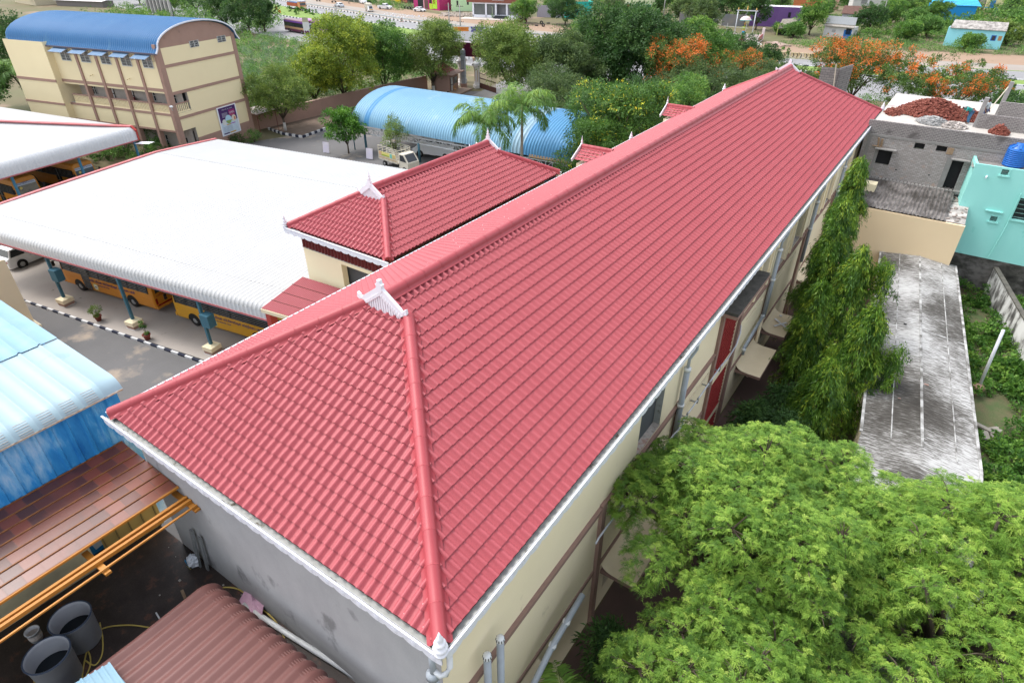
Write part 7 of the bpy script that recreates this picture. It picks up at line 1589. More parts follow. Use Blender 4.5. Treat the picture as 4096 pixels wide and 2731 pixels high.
    skin_mesh('shirt', vv, [(0,1),(1,2),(1,3),(1,4),(3,5),(4,6)], [r_*s for r_ in (.155,.165,.07,.085,.085,.065,.065)], mat('shirt %.2f %.2f %.2f' % shirt, shirt, .8), t)
    ks = ['pel','hl','hr','kl','kr','al','ar']; vv = [Vector(J[k])*s for k in ks]
    skin_mesh('trousers', vv, [(0,1),(0,2),(1,3),(3,5),(2,4),(4,6)], [r_*s for r_ in (.15,.115,.115,.085,.085,.06,.06)], mat('trousers %.2f %.2f %.2f' % trousers, trousers, .85), t)
    if hat: MB().ball(H+Vector((0,0,.05)), .125*s, .115*s, .11*s, 10, 6).build('cap', mat('white cloth cap', hat, .8), t, True)
    return t
def motorbike(label, loc, yaw, paint=M_BLACK, group=None):
    t = thing('motorbike', label, 'motorbike', loc, yaw, group)
    for x in (-.62,.64):
        o = MB().lathe([(.24,-.05),(.30,-.04),(.30,.04),(.24,.05)], (x,0,.30), 18, axis='y').build('wheel', M_BLACK, t, True); MB().lathe([(.2,-.01),(.2,.01)], (x,0,.3), 14, axis='y').build('rim', M_METAL, o)
    mb = MB(); mb.ball((.12,0,.78),.26,.13,.14,12,8); mb.build('fuel_tank', paint, t, True); MB().box(-.62,-.1,-.12,.12,.72,.80).build('seat', M_BLACK, t)
    mb = MB(); mb.tube([(.64,0,.3),(.42,0,.95)], .03, 6); mb.tube([(.4,-.3,1.0),(.44,0,.98),(.4,.3,1.0)], .018, 6); mb.tube([(-.62,0,.3),(-.1,0,.42),(.3,0,.6)], .03, 6); mb.box(-.12,.22,-.13,.13,.28,.6); mb.build('frame', M_METAL, t)
    MB().ball((.52,0,.88),.07,.08,.08).build('headlight', mat('lamp glass', (.7,.7,.68), .15), t); return t
person('worker in a teal shirt and white cap bending beside the raw column', (6.15,54.9,10.05), R(200), 'bend', (.02,.30,.27), (.06,.16,.28), hat=(.6,.6,.6))
person('worker in a pale shirt behind the bending one near the raw column', (7.0,56.0,10.05), R(-30), 'stand', (.45,.50,.52), (.10,.12,.2))
q = G(2964,163); person('person in a teal shirt and black trousers standing on the shrine steps', (q.x,q.y,.42), R(60), 'stand', (.01,.42,.38), (.01,.01,.012))
q = G(3013,268); person('person in a white shirt sitting on the median kerb, left one', (q.x,q.y,.3), R(120), 'sit', (.65,.67,.68), (.10,.12,.14)); person('person in a white shirt sitting on the median kerb, right one', (q.x+1.0,q.y+.2,.3), R(100), 'sit', (.70,.70,.70), (.2,.35,.3))
q = G(1332,122); motorbike('dark motorbike ridden along the highway behind the purple bus', (q.x,q.y,0), R(-5)); person('rider in a light blue shirt on the moving motorbike', (q.x-.15,q.y,0), R(-5), 'ride', (.18,.32,.62), (.05,.06,.10))
q = G(1273,8); motorbike('parked dark motorbike at the dirt verge above the lorry', (q.x,q.y,0), R(20)); q = G(2108,118); motorbike('parked green and black motorbike on the verge by the tyre heap', (q.x,q.y,0), R(-25), mat('green tank', (.02,.10,.05), .3)); q = G(1335,12); motorbike('parked motorbike in front of the dark stalls', (q.x,q.y,0), R(60))
for i in range(4): q = G(1612+i*12,34+i*2); motorbike(['leftmost of the bikes parked before the pink shop','second bike from the left before the pink shop','third bike from the left before the pink shop','fourth bike, nearest the white saloon'][i], (q.x,q.y,0), R(70+9*i), group='bikes parked at the pink shop')

# ---------------- highway traffic ----------------
hy = lambda x0, pl: math.atan2(interp(pl,x0+4)-interp(pl,x0-4), 8)
def onroad(o, px, py, flip=False, pl=None, dyaw=0, h=0.0): p = G(px,py,h); o.location = (p.x,p.y,.02); o.rotation_euler = (0,0,hy(p.x, pl or B_)+(math.pi if flip else 0)+R(dyaw)); return p
M_PBUS = mat('maroon purple bus paint', (.13,.025,.07), .4, (.10,.02,.05), 1); M_TAN = mat('tan bus panel', (.42,.26,.13), .5)
b = bus('city_bus', 'maroon and tan city bus with violet roof edge on the near highway lane', 10.3, 2.5, 3.1, M_PBUS, bars=False, door=None); p = onroad(b, 1178, 133, False, S_, -2); b.location = (p.x+.7, p.y+1.0, .02)
for s in (-1,1): MB().box(-5.0,4.6,s*1.26-.01,s*1.26+.01,.95,1.42).build('tan_band', M_TAN, b)
MB().box(-5.0,4.9,-1.27,1.27,2.5,2.78).build('violet_band', mat('violet band', (.16,.06,.32), .5), b)
b = bus('city_bus', 'violet city bus whose pink front faces right, just ahead of the maroon one', 10.3, 2.5, 3.1, mat('violet bus paint', (.30,.10,.32), .4), bars=False, door=None); p = G(1255,140); b.location = (p.x-2.9, p.y+3.0, .02); b.rotation_euler = (0,0,R(-6))
tr = thing('goods_lorry', 'orange and white goods lorry with blue load on the far highway lanes', 'lorry'); p = G(1193,42); tr.location = (p.x,p.y,.02); tr.rotation_euler = (0,0,hy(p.x,B_))
MB().box(-5.6,2.1,-1.2,1.2,.85,1.15).build('chassis', M_FASCIA, tr); MB().box(-5.6,2.0,-1.22,1.22,1.15,2.15).build('cargo_side', mat('brick orange side', (.48,.11,.05), .6, (.40,.08,.04), 3), tr)
mb = MB()
for k in range(14): mb.box(-5.5+k*.55,-5.42+k*.55,-1.26,1.26,1.15,2.2)
mb.build('cargo_rib', mat('dark orange', (.3,.06,.03), .6), tr); MB().box(-5.4,1.6,-1.05,1.05,2.0,2.35).build('tarpaulin', mat('blue load', (.03,.12,.35), .7, (.08,.07,.06), 1), tr)
cab = MB(); cab.add([(2.2,-1.15,.6),(4.0,-1.15,.6),(4.0,1.15,.6),(2.2,1.15,.6),(2.2,-1.15,2.7),(3.75,-1.12,2.7),(3.75,1.12,2.7),(2.2,1.15,2.7)], [(0,3,2,1),(4,5,6,7),(0,1,5,4),(1,2,6,5),(2,3,7,6),(3,0,4,7)]); cab.build('cab', mat('cab orange', (.60,.26,.12), .5), tr)
MB().quad((3.91,-1.0,1.6),(3.91,1.0,1.6),(3.79,1.0,2.4),(3.79,-1.0,2.4)).build('windscreen', M_GLASS, tr); MB().box(3.98,4.06,-1.1,1.1,.65,1.3).build('grille', mat('white and yellow grille', (.6,.58,.5), .5, (.6,.35,.05), 3), tr); MB().box(2.2,3.9,-1.2,1.2,2.7,2.95).build('cab_visor', mat('white cab top', (.65,.65,.7), .5, (.2,.2,.4), 3), tr)
for x in (3.2,-2.9,-4.1):
    for s in (-1,1): wheel(tr, x, s*1.0, .5, .3, s)
for lb, px, py, kw, fl, dy in (('silver saloon car driving on the service road beyond the crash barrier', 1357,30, dict(paint=M_CARS), True, 0),('white saloon car parked slantwise on the forecourt of the pink shop', 1678,48, dict(paint=M_CARW), False, 14),
    ('dark red hatchback parked under the tree beside the white showroom', 2082,92, dict(L=3.8,H=1.5,paint=M_CARR,kind='suv'), True, 40),('white people carrier on the far highway lanes, largest car there', 1977,140, dict(L=4.7,W=1.85,H=1.8,paint=M_CARW,kind='suv'), False, 0),
    ('white van like car parked among bushes left of the box tempo', 1452,16, dict(L=4.4,H=1.8,W=1.8,paint=M_CARW,kind='suv'), False, -12),('white double cab pickup parked facing the yellow pillar', 1540,38, dict(L=5.2,W=1.85,H=1.75,paint=M_CARW,kind='pickup'), False, 22)):
    c_ = car(lb, **kw); onroad(c_, px, py, fl, B_, dy)
tp = thing('box_tempo', 'small cream box tempo with yellow nose standing on the service road', 'small truck'); onroad(tp, 1477, 48, False, B_, -12)
MB().box(-2.2,.75,-.85,.85,.65,2.45).build('cargo_box', mat('cream box', (.60,.55,.44), .7, (.52,.48,.40), 2), tp); mb = MB()
for k in range(10): mb.box(-2.15+k*.3,-2.1+k*.3,-.88,.88,.68,2.4)
mb.build('box_rib', mat('cream rib', (.42,.39,.33), .7), tp)
mb = MB(); mb.add([(.8,-.78,.35),(2.1,-.74,.35),(2.1,.74,.35),(.8,.78,.35),(.8,-.78,1.75),(1.4,-.7,1.75),(1.4,.7,1.75),(.8,.78,1.75),(2.1,-.74,.95),(2.1,.74,.95)], [(0,3,2,1),(4,5,6,7),(0,1,8,5,4),(3,7,6,9,2),(5,8,9,6),(1,2,9,8),(0,4,7,3)]); mb.build('cab', M_CARW, tp)
MB().quad((2.08,-.62,1.04),(2.08,.62,1.04),(1.47,.6,1.72),(1.47,-.6,1.72)).build('windscreen', M_GLASS, tp); MB().box(2.08,2.13,-.6,.6,.55,.85).build('nose_panel', mat('cab yellow', (.65,.38,.05), .5), tp)
for x in (1.5,-1.3):
    for s in (-1,1): wheel(tp, x, s*.68, .3, .2, s)
# yard vehicles: truck with banner, white van
tk_ = thing('pickup_truck', 'cream flatbed pickup with slatted sides and a yellow banner near the glossy tree', 'small truck'); a_ = G(1515,640,.6); b_ = G(1592,665,.6); dv = (b_-a_).normalized(); yk = math.atan2(dv.y,dv.x); nv = Vector((-dv.y,dv.x,0))
tk_.location = a_+dv*1.75+nv*.95; tk_.location.z = 0; tk_.rotation_euler = (0,0,yk); M_TC = mat('cream truck paint', (.62,.58,.48), .5, (.56,.52,.43), 2)
MB().box(-1.6,1.6,-.95,.95,.75,.85).build('bed', M_TC, tk_)
for s in (-1,1):
    mb = MB(); mb.box(-1.6,1.6,s*.95-.03,s*.95+.03,.85,1.25)
    for k in range(5): x = -1.6+k*.8; mb.box(x-.03,x+.03,s*.98-.04,s*.98+.04,.8,2.35)
    mb.beam((-1.6,s*.97,2.33),(1.6,s*.97,2.33),.04,.04)
    for z in (1.75,1.95,2.15): mb.beam((-.2,s*.97,z),(1.6,s*.97,z),.03,.08)
    mb.build('side_rack', M_TC, tk_)
    MB().box(-1.55,1.58,s*1.0-.01,s*1.0+.01,1.02,1.08).build('gold_line', mat('ochre line', (.55,.32,.08), .6), tk_)
mb = MB()
for z in (1.3,1.6,1.9,2.2): mb.beam((1.62,-.95,z),(1.62,.95,z),.04,.08); mb.beam((-1.62,-.95,z),(-1.62,.95,z),.04,.08)
mb.build('head_rack', M_TC, tk_)
ban = MB().box(-1.45,1.45,-1.035,-1.02,1.27,1.72).build('banner', mat('yellow banner', (.58,.52,.12), .6, (.62,.56,.22), 1), tk_); MB().box(-1.45,-1.0,-1.045,-1.036,1.27,1.72).build('banner_print', mat('orange print', (.55,.25,.08), .6, (.5,.45,.35), 6), ban); MB().box(-.95,.3,-1.045,-1.036,1.33,1.44).build('banner_print', mat('green print', (.22,.34,.03), .6), ban); MB().box(.45,.85,-1.045,-1.036,1.27,1.72).build('banner_print', mat('teal print', (.15,.48,.42), .6), ban); MB().box(.95,1.4,-1.045,-1.036,1.3,1.68).build('banner_print', mat('pink print', (.5,.28,.24), .6, (.5,.45,.1), 8), ban)
mb = MB(); mb.add([(1.75,-.85,.4),(3.2,-.8,.4),(3.2,.8,.4),(1.75,.85,.4),(1.75,-.85,1.95),(2.5,-.78,1.95),(2.5,.78,1.95),(1.75,.85,1.95),(3.2,-.8,1.1),(3.2,.8,1.1)], [(0,3,2,1),(4,5,6,7),(0,1,8,5,4),(3,7,6,9,2),(5,8,9,6),(1,2,9,8),(0,4,7,3)]); mb.build('cab', M_TC, tk_)
MB().quad((3.14,-.66,1.2),(3.14,.66,1.2),(2.56,.64,1.9),(2.56,-.64,1.9)).build('windscreen', M_GLASS, tk_)
for s in (-1,1): MB().add([(1.95,s*.86,1.2),(3.0,s*.845,1.2),(2.5,s*.81,1.85),(1.95,s*.84,1.85)], [(0,1,2,3) if s < 0 else (3,2,1,0)]).build('side_window', M_GLASS, tk_)
for x in (2.6,-.9):
    for s in (-1,1): wheel(tk_, x, s*.75, .32, .22, s)
vn = thing('white_van', 'white minibus parked under the edge of the blue vault, nose to the left', 'van'); a_ = G(1678,618,0); vn.location = (a_.x+2.3,a_.y+.55,.02); vn.rotation_euler = (0,0,R(14)+math.pi)
def van_body(t, L, W, H, m):
    w2 = W/2; pts = [(-L/2,.4),(-L/2,H-.25),(-L/2+.25,H),(L*.20,H),(L*.33,H-.55),(L*.44,1.05),(L/2,.95),(L/2,.4)]; n = len(pts); V = [(x,s*w2*(1-.06*(z > 1.2)),z) for s in (-1,1) for x, z in pts]
    MB().add(V, [tuple(range(n-1,-1,-1)), tuple(range(n,2*n))]+[(i,(i+1)%n,n+(i+1)%n,n+i) for i in range(n)]).build('body', m, t)
    for s in (-1,1):
        y = s*(w2*.94+.012)
        for x0, x1 in ((-L*.44,-L*.24),(-L*.21,-L*.02),(.02,L*.17)): MB().quad(*([(x0,y,1.35),(x1,y,1.35),(x1,y,H-.35),(x0,y,H-.35)][::(1 if s < 0 else -1)])).build('side_window', M_GLASS, t)
        MB().quad(*([(L*.19,y,1.3),(L*.37,y,1.3),(L*.30,y,H-.5),(L*.19,y,H-.4)][::(1 if s < 0 else -1)])).build('side_window', M_GLASS, t); wheel(t, L*.33, s*(w2-.1), .37, .22, s); wheel(t, -L*.28, s*(w2-.1), .37, .22, s)
        MB().lathe([(.44,0),(.44,.003)], (L*.33,s*(w2+.002),.38), 18, axis='y').build('wheel_arch', M_DARK, t)
    MB().quad((L*.425+.01,-w2*.8,1.18),(L*.425+.01,w2*.8,1.18),(L*.335+.02,w2*.78,H-.6),(L*.335+.02,-w2*.78,H-.6)).build('windscreen', M_GLASS, t)
van_body(vn, 5.4, 1.9, 2.35, M_CARW)
for q, lb in (((1160,622),None),): pass
for i, (q, lb) in enumerate((((1305,615),'lilac standing banner left of the glossy leaved tree'),((1478,640),'lilac standing banner right of the glossy leaved tree'))):
    p = G(*q); o = MB().box(-.45,.45,-.02,.02,.1,1.3).build('banner', mat('lilac banner', (.55,.52,.66), .6, (.62,.58,.6), 2)); o.location = p; o.rotation_euler = (R(-8),0,R(10)); tag(o, lb, 'banner')
lp = G(1420,600); t = thing('lamp_post', 'short teal lamp post with tilted panel beside the glossy tree', 'lamp post', lp); MB().tube([(0,0,0),(0,0,4.0)], .07, 8).build('pole', M_STEEL, t, True); MB().beam((-.3,0,4.3),(.1,-.1,3.95),.35,.05).build('panel', M_BLACK, t)

# ---------------- poles, signs, bushes ----------------
M_POLE = mat('concrete pole', (.34,.33,.31), .9)
def epole(label, q, H, arms=4, tx=False, name='utility_pole'):
    p = G(*q); t = thing(name, label, 'utility pole', p, R(20)); MB().tube([(0,0,0),(0,0,H)], [.18,.11], 8).build('pole', M_POLE, t, True)
    for k in range(arms): z = H-.5-k*1.1; MB().beam((-.9,0,z),(.9,0,z),.08,.08).build('cross_arm', mat('dark iron', (.09,.08,.08), .7), t); 
    mb = MB()
    for k in range(arms):
        for x in (-.8,-.3,.3,.8): mb.lathe([(.05,0),(.07,.08),(.03,.2)], (x,0,H-.46-k*1.1), 6)
    mb.build('insulators', mat('brown insulator', (.10,.04,.03), .4), t)
    if tx: MB().box(-.5,.5,-.4,.4,H*.35,H*.35+1.0).build('transformer', mat('green grey transformer', (.05,.13,.12), .6), t)
    return t
epole('concrete utility pole with many cross arms, left of the pair above the gate', (1800,170), 8.4, 5, True); epole('concrete utility pole with many cross arms, right of the pair above the gate', (1843,166), 8.0, 5)
t = bpy.data.objects['utility_pole']
for q, H, lb in (((1350,80),3.9,'weathered pole with a meter box beside the median near the bushes'),((1868,0),8,'pole at the top edge before the lime green shop')): epole(lb, q, H, 1)
q = G(1395,16); epole('thin grey pole among the far stalls', (1395,16), 6, 1); epole('utility pole with wires by the dense round tree', (3512,125), 9, 1); epole('grey pole before the far houses behind the shrine', (2650,85), 8, 1)
mb = MB(); pa1 = G(3512,125); 
for k in range(4):
    z = 8.6-.3*k; A_ = Vector((pa1.x,pa1.y,z)); B2 = Vector((-52,186,z-1)); C2 = A_.lerp(B2,.5)-Vector((0,0,.8)); mb.tube([A_,C_2 if False else C2,B2], .02, 4); D2 = Vector((40,196,z)); mb.tube([A_,A_.lerp(D2,.5)-Vector((0,0,.7)),D2], .02, 4)
tag(mb.build('power_lines', M_BLACK), 'thin black power lines strung between the far poles', 'power line')
def sign(label, q, H, kind):
    p = G(*q); t = thing('road_sign', label, 'road sign', p, R(30)); MB().tube([(0,0,0),(0,0,H)], .05, 6).build('post', M_KW, t)
    if kind == 'tri':
        MB().add([(-.6,-.07,H-.9),(.6,-.07,H-.9),(0,-.07,H+.15)], [(0,1,2)]).build('border', M_RTRIM, t); MB().add([(-.42,-.08,H-.80),(.42,-.08,H-.80),(0,-.08,H-.06)], [(0,1,2)]).build('plate', M_KW, t); MB().box(-.1,.1,-.09,-.085,H-.72,H-.35).build('symbol', M_BLACK, t)
    else:
        MB().box(-.35,.35,-.08,-.05,H-.9,H).build('plate', mat('signal yellow', (.75,.35,.02), .5), t); MB().add([(-.2,-.09,H-.8),(.0,-.09,H-.8),(.2,-.09,H-.45),(.0,-.09,H-.1),(-.2,-.09,H-.1),(0,-.09,H-.45)], [(0,1,2,5),(5,2,3,4)]).build('chevron', M_BLACK, t)
sign('yellow chevron sign at the left tip of the median', (1122,72), 2.2, 'chev'); sign('yellow chevron sign farther left above the median tip', (1108,55), 2.0, 'chev'); sign('red bordered triangular warning sign at the roadside', (1609,120), 2.8, 'tri')
p = G(1232,160); t = thing('notice_board', 'white notice board on two posts in front of the maroon bus', 'notice board', p, R(28)); MB().box(-.8,.8,-.04,.04,2.0,3.9).build('board', mat('white board', (.6,.6,.58), .6), t); MB().box(-.75,.75,-.05,-.041,3.9,4.9).build('board', mat('faded yellow board', (.42,.36,.18), .7, (.3,.3,.28), 4), t)
for x in (-.6,.6): MB().tube([(x,0,0),(x,0,2.0)], .06, 6).build('post', M_KW, t)
bsh = [((1155,50),.9,1.8),((1187,62),.8,1.5),((1193,50),.8,1.5),((1240,60),.85,1.7),((1257,63),.85,1.8),((1222,56),.7,1.3),((1210,48),.7,1.3),((1105,32),1.0,1.5),((1572,118),.9,1.9),((1786,130),1.0,1.9),((1860,152),1.0,2.1),((2978,228),1.0,2.4),((3055,238),.9,2.2),((3040,255),1.0,2.4),((3130,240),1.0,2.5),((2962,245),.9,2.0),((1700,150),.8,1.2)]
where = ['clipped round bush at the left tip of the median','round bush low on the median left of the lorry front','loose bush at the lorry wheels','round bush right of the lorry, left of two','round bush right of the lorry, right of two','small bush between the lorry and the round ones','small bush under the lorry body','bush at the road bend left of the lorry','round bush on the median in the middle of the highway','bush half hidden behind the left utility pole','round bush just right of the two utility poles','leafy bush on the median left below the shrine','leafy bush on the median below the shrine steps, rear one','leafy bush on the median below the shrine steps, front one','bush on the median before the orange blossoms','lower leafy bush beside the small dark roadside tree','thin bush on the median above the feathery tree']
for i, ((q, r, h), lb) in enumerate(zip(bsh, where)): shrub(lb, G(*q), r, h, leafmat('leaf clipped bush', [(0,(.03,.10,.015)),(.5,(.06,.18,.02)),(1,(.13,.28,.04))]), 500, .22, 300+i, asp=.6, group='bushes on the highway median')

# ---------------- far buildings ----------------
def house(label, p, yaw, W, D, H, m, par=.5, feats=(), name='house', roofm=None, cat='building'):
    t = thing(name, label, cat, (p[0],p[1],0), yaw); MB().box(-W/2,W/2,0,D,0,H).build('wall', m, t); rm = roofm or mat('far roof slab', (.45,.43,.40), .9, (.3,.29,.27), .5)
    MB().box(-W/2+.2,W/2-.2,.2,D-.2,H,H+.04).build('roof', rm, t)
    if par: MB().box(-W/2,W/2,0,.2,H+.001,H+par).box(-W/2,-W/2+.2,.2,D,H+.001,H+par).box(W/2-.2,W/2,.2,D,H+.001,H+par).build('parapet', m, t)
    for k, x0, x1, z0, z1, fm in feats: o = MB().box(x0,x1,-.06,-.002,z0,z1).build(k, fm, t)
    return t
M_LIMEG = mat('lime green wall', (.55,.74,.45), .8, (.50,.70,.42), .5); M_MAG = mat('magenta paint', (.45,.03,.16), .7); M_SHUT = mat('steel shutter', (.22,.22,.22), .6)
p = G(1742,42); house('magenta and pink shop with open bays and a lime and yellow poster wall', (p.x-5,p.y+1), R(-8), 20, 9, 5.2, M_MAG, feats=[('shop_bay',-6.5,-2.2,.4,3.6,M_DARK),('door',-1.2,1.5,.2,3.4,mat('brown shutter', (.12,.06,.05), .6)),('window',2.6,4.2,2.4,4.4,M_DARK),('poster_panel',2.4,4.6,.2,2.3,mat('yellow green poster', (.45,.62,.04), .6)),('poster_panel',4.8,8.2,.5,5.0,mat('lime poster', (.40,.70,.04), .6)),('poster_mark',5.2,7.2,2.2,4.2,mat('orange poster', (.72,.33,.03), .6)),('pillar',-2.2,-1.4,0,4.6,mat('pink pillar', (.62,.30,.36), .7)),('pillar',1.6,2.3,0,4.6,M_MAG),('pillar',-7.2,-6.6,0,4.6,M_MAG)], name='shop')
p = G(1850,48); house('pale lime green shop house with four small windows', (p.x+1,p.y+2.5), R(28), 17, 10, 5.6, M_LIMEG, feats=[('window',-6,-5.2,2.2,4.0,M_GLASS),('window',-1.2,-.3,2.4,4.2,M_GLASS),('window',2.8,3.6,2.5,4.3,M_GLASS),('window',6.5,7.2,2.6,4.4,M_GLASS)], name='shop')
p = G(1972,74); WS = thing('showroom', 'white pillared showroom with brown signboard and black steps', 'building', (p.x,p.y,0), R(-2)); MB().box(-8,8.5,2.5,9,0,7.5).build('wall', mat('grey inner wall', (.25,.25,.26), .8), WS)
for x in (-7.8,-2.8,1.0,5.2): MB().box(x-.3,x+.3,0,.6,.0,4.3).build('pillar', M_FASCIA, WS)
MB().box(-8.1,8.5,0,2.5,0,.9).build('plinth', M_FASCIA, WS); MB().box(-8.1,8.5,-.1,2.5,4.2,4.6).build('lintel', M_FASCIA, WS); sg = MB().box(-10.2,8.9,-.4,2.5,4.6,8.2).build('signboard', mat('brown signboard', (.22,.075,.05), .6), WS)
for x0, x1, z, m in ((1.0,6.2,5.9,mat('pale sign lettering', (.6,.66,.66), .5)),(1.2,5.8,5.45,M_KW)): pass
text('TILES AND STONE FLOORING', .42, M_KW, sg, Matrix.Translation((2.0,-.43,5.35)) @ Matrix.Rotation(R(90),4,'X'), width=4.6)
MB().box(-.8,4.2,-.43,-.41,5.75,6.3).build('sign_band', mat('pale teal sign band', (.55,.66,.66), .5), sg)
for x0, x1 in ((-7.5,-3.1),(-2.5,.7)): MB().quad((x0,.3,.9),(x1,.3,.9),(x1,.3,4.2),(x0,.3,4.2)).build('shop_glass', mat('dim shop glass', (.10,.11,.11), .1, (.14,.15,.15), .5), WS)
for k in range(6): MB().box(.8,5.4,-.5-k*.4,-.1-k*.4,0,.85-k*.14).build('step', mat('black granite', (.04,.045,.05), .4), WS)
MB().box(-11,12,-6,0,0,.12).build('forecourt', mat('pale forecourt', (.50,.46,.42), .9, (.42,.38,.35), .5), WS)
t = thing('door_frame_display', 'pale green sample door frame displayed behind the showroom glass', 'door frame', (p.x-.9,p.y+.1,.8)); mb = MB(); mb.beam((-.4,0,0),(-.4,0,2.3),.1,.1); mb.beam((.5,0,0),(.5,0,2.3),.1,.1); mb.beam((-.4,0,2.3),(.5,0,2.3),.1,.1); mb.build('frame', mat('pale green frame', (.5,.55,.40), .6), t)
t = thing('door_frame_display', 'dark brown arched sample door behind the left showroom glass', 'door frame', (p.x-4.9,p.y-.9,.8)); mb = MB(); mb.beam((-.4,0,0),(-.4,0,2.6),.22,.1); mb.beam((.45,0,0),(.45,0,2.6),.22,.1); mb.beam((-.5,0,2.6),(.55,0,2.6),.1,.25); mb.build('frame', mat('dark brown wood', (.07,.015,.012), .5), t)
shrub('small palm like potted plant on the showroom plinth', (p.x+.2,p.y-.5), .4, 1.2, L_SCRUB, 200, .4, 340, asp=.1)
p = G(2150,70); house('low grey shed with black doorway behind a heap of tyres', (p.x+4,p.y+2), R(-15), 13, 6, 3.6, mat('dirty lilac wall', (.38,.35,.40), .8), feats=[('doorway',-.5,1.4,0,2.6,M_DARK),('pillar',1.8,2.3,0,3.2,M_FASCIA)], name='tyre_shop')
for i, q in enumerate(((2145,105),(2172,108),(2192,95),(2165,98))): p = G(*q); o = MB().lathe([(.25,-.12),(.48,-.12),(.52,0),(.48,.12),(.25,.12),(.25,-.12)], (0,0,.45 if i % 2 else .14), 14, axis='y' if i % 2 else 'z', cap=False).build('tyre', M_BLACK, None, True); o.location = p; tag(o, ['flat tyre leftmost in the heap by the tyre shop','upright tyre in front in the heap','flat tyre at the back right of the heap','upright tyre in the middle of the heap'][i], 'tyre', 'old tyres at the tyre shop')
p = G(2310,78); house('turquoise flat roofed house with projecting upper storey', (p.x,p.y+1), R(25), 13, 9, 5.2, mat('strong turquoise wall', (.03,.42,.34), .8, (.025,.36,.30), .5), feats=[('doorway',-1,.3,0,2.2,M_DARK),('window',2,3,1.2,2.2,M_BROWN)], par=.6)
p = G(2245,18); house('second turquoise house block with balcony behind the spreading tree', (p.x,p.y), R(12), 12, 8, 8.5, mat('pale turquoise wall', (.10,.55,.48), .8), feats=[('window',-3,-1.5,5,6.5,M_DARK)])
p = G(2545,58); LH = house('pale lime and cream two storey house with brown window', (p.x,p.y), R(10), 15, 9, 8.0, mat('pale lime wall', (.70,.74,.48), .8, (.66,.70,.45), .5), feats=[('window',-4.5,-3.3,2.6,4.2,mat('brown window', (.22,.07,.04), .6)),('sunshade',-5.0,-2.8,4.35,4.5,M_FASCIA),('door',-1.8,-.7,1.2,3.6,mat('olive door', (.28,.28,.06), .7)),('stair_wall',-.6,2.6,.6,3.6,mat('mint wall', (.45,.68,.58), .8)),('awning',-1.6,6,3.9,4.1,mat('mint roof', (.40,.62,.52), .7)),('doorway',3.2,6,.8,3.7,mat('deep green wall', (.04,.20,.11), .8)),('window',2.0,3.6,6.4,7.2,mat('salmon panel', (.60,.32,.24), .8))])
MB().box(-7.8,-6.5,-.5,5,0,9).build('side_wing', mat('salmon pink wall', (.55,.22,.20), .8), LH)
p = G(1590,10); house('low dark stalls with turquoise tin awning left of the pink shop', (p.x,p.y), R(-5), 18, 5, 3.2, mat('dark stall', (.07,.05,.045), .9), feats=[('yellow_panel',-6,-1,.4,1.7,mat('yellow patterned panel', (.60,.42,.06), .7, (.45,.40,.20), 2)),('wall_patch',4,7.5,.2,2.2,mat('red poster', (.40,.12,.10), .7))], name='stall_row', roofm=mat('turquoise tin', (.10,.42,.48), .6), par=0)
p = G(1592,14); t = thing('pillar', 'bright yellow square pillar by the parked pickup', 'pillar', p); MB().box(-1.2,1.2,-.4,.4,0,3.6).build('pillar', mat('bright yellow paint', (.72,.50,.02), .7), t)
p = G(1350,2); house('dark green fenced stalls with grey posts on the far roadside', (p.x,p.y), R(-12), 40, 5, 2.8, mat('dark green mesh wall', (.03,.07,.045), .9, (.09,.08,.07), .2), feats=[('post',-12+4*k,-11.7+4*k,0,3.0,mat('pale post', (.4,.38,.35), .8)) for k in range(8)], name='stall_row')
MP = [(2830,55),(3130,40)]
p = G(3150,112); house('violet purple walled house with white roof edge behind the thatched hut', (p.x-4,p.y), R(8), 20, 9, 6.0, mat('violet wall', (.11,.055,.19), .85, (.17,.09,.26), .25), feats=[('opening',5,6,3,4.6,M_DARK)], roofm=mat('white tin', (.66,.64,.66), .6), par=.15)
p = G(3222,60); house('orange brown walled house between two tall trees', (p.x,p.y), R(6), 9, 7, 5.4, mat('orange brown wall', (.50,.16,.06), .85), feats=[('opening',-3.5,3.2,1.0,2.2,M_DARK)], roofm=mat('pinkish cement', (.55,.45,.42), .9))
p = G(3315,42); house('salmon wall with pale top behind the tall spreading tree', (p.x,p.y), R(6), 9, 7, 4.2, mat('pale salmon wall', (.60,.36,.28), .85), roofm=mat('pale cement', (.58,.56,.52), .9))
p = G(2840,100); house('low bluish shop front with verandah posts behind the striped platform', (p.x,p.y), R(2), 26, 5, 3.4, mat('shaded blue grey wall', (.12,.14,.17), .9, (.22,.20,.18), .2), feats=[('poster_panel',-4,-2,.8,2.4,mat('red brown poster', (.35,.12,.07), .7)),('door',3,4.4,0,2.3,mat('pale cream door', (.5,.47,.38), .8))], name='shop')
t = thing('tiled_house', 'old house with dark red brown clay tile roof above the white hut', 'building', (*G(3432,95)[:2],0), R(4)); MB().box(-8,8,0,7,0,4.4).build('wall', mat('lilac plaster', (.45,.42,.48), .85), t); MB().slab([(-8.6,-.6,4.3),(8.6,-.6,4.3),(8.6,5,7.4),(-8.6,5,7.4)], .15).build('roof', brickmat('old clay tiles', (.20,.10,.075), (.13,.065,.05), (.06,.035,.03), .5, .35, .06, .95, 'xy', bump=.4), t)
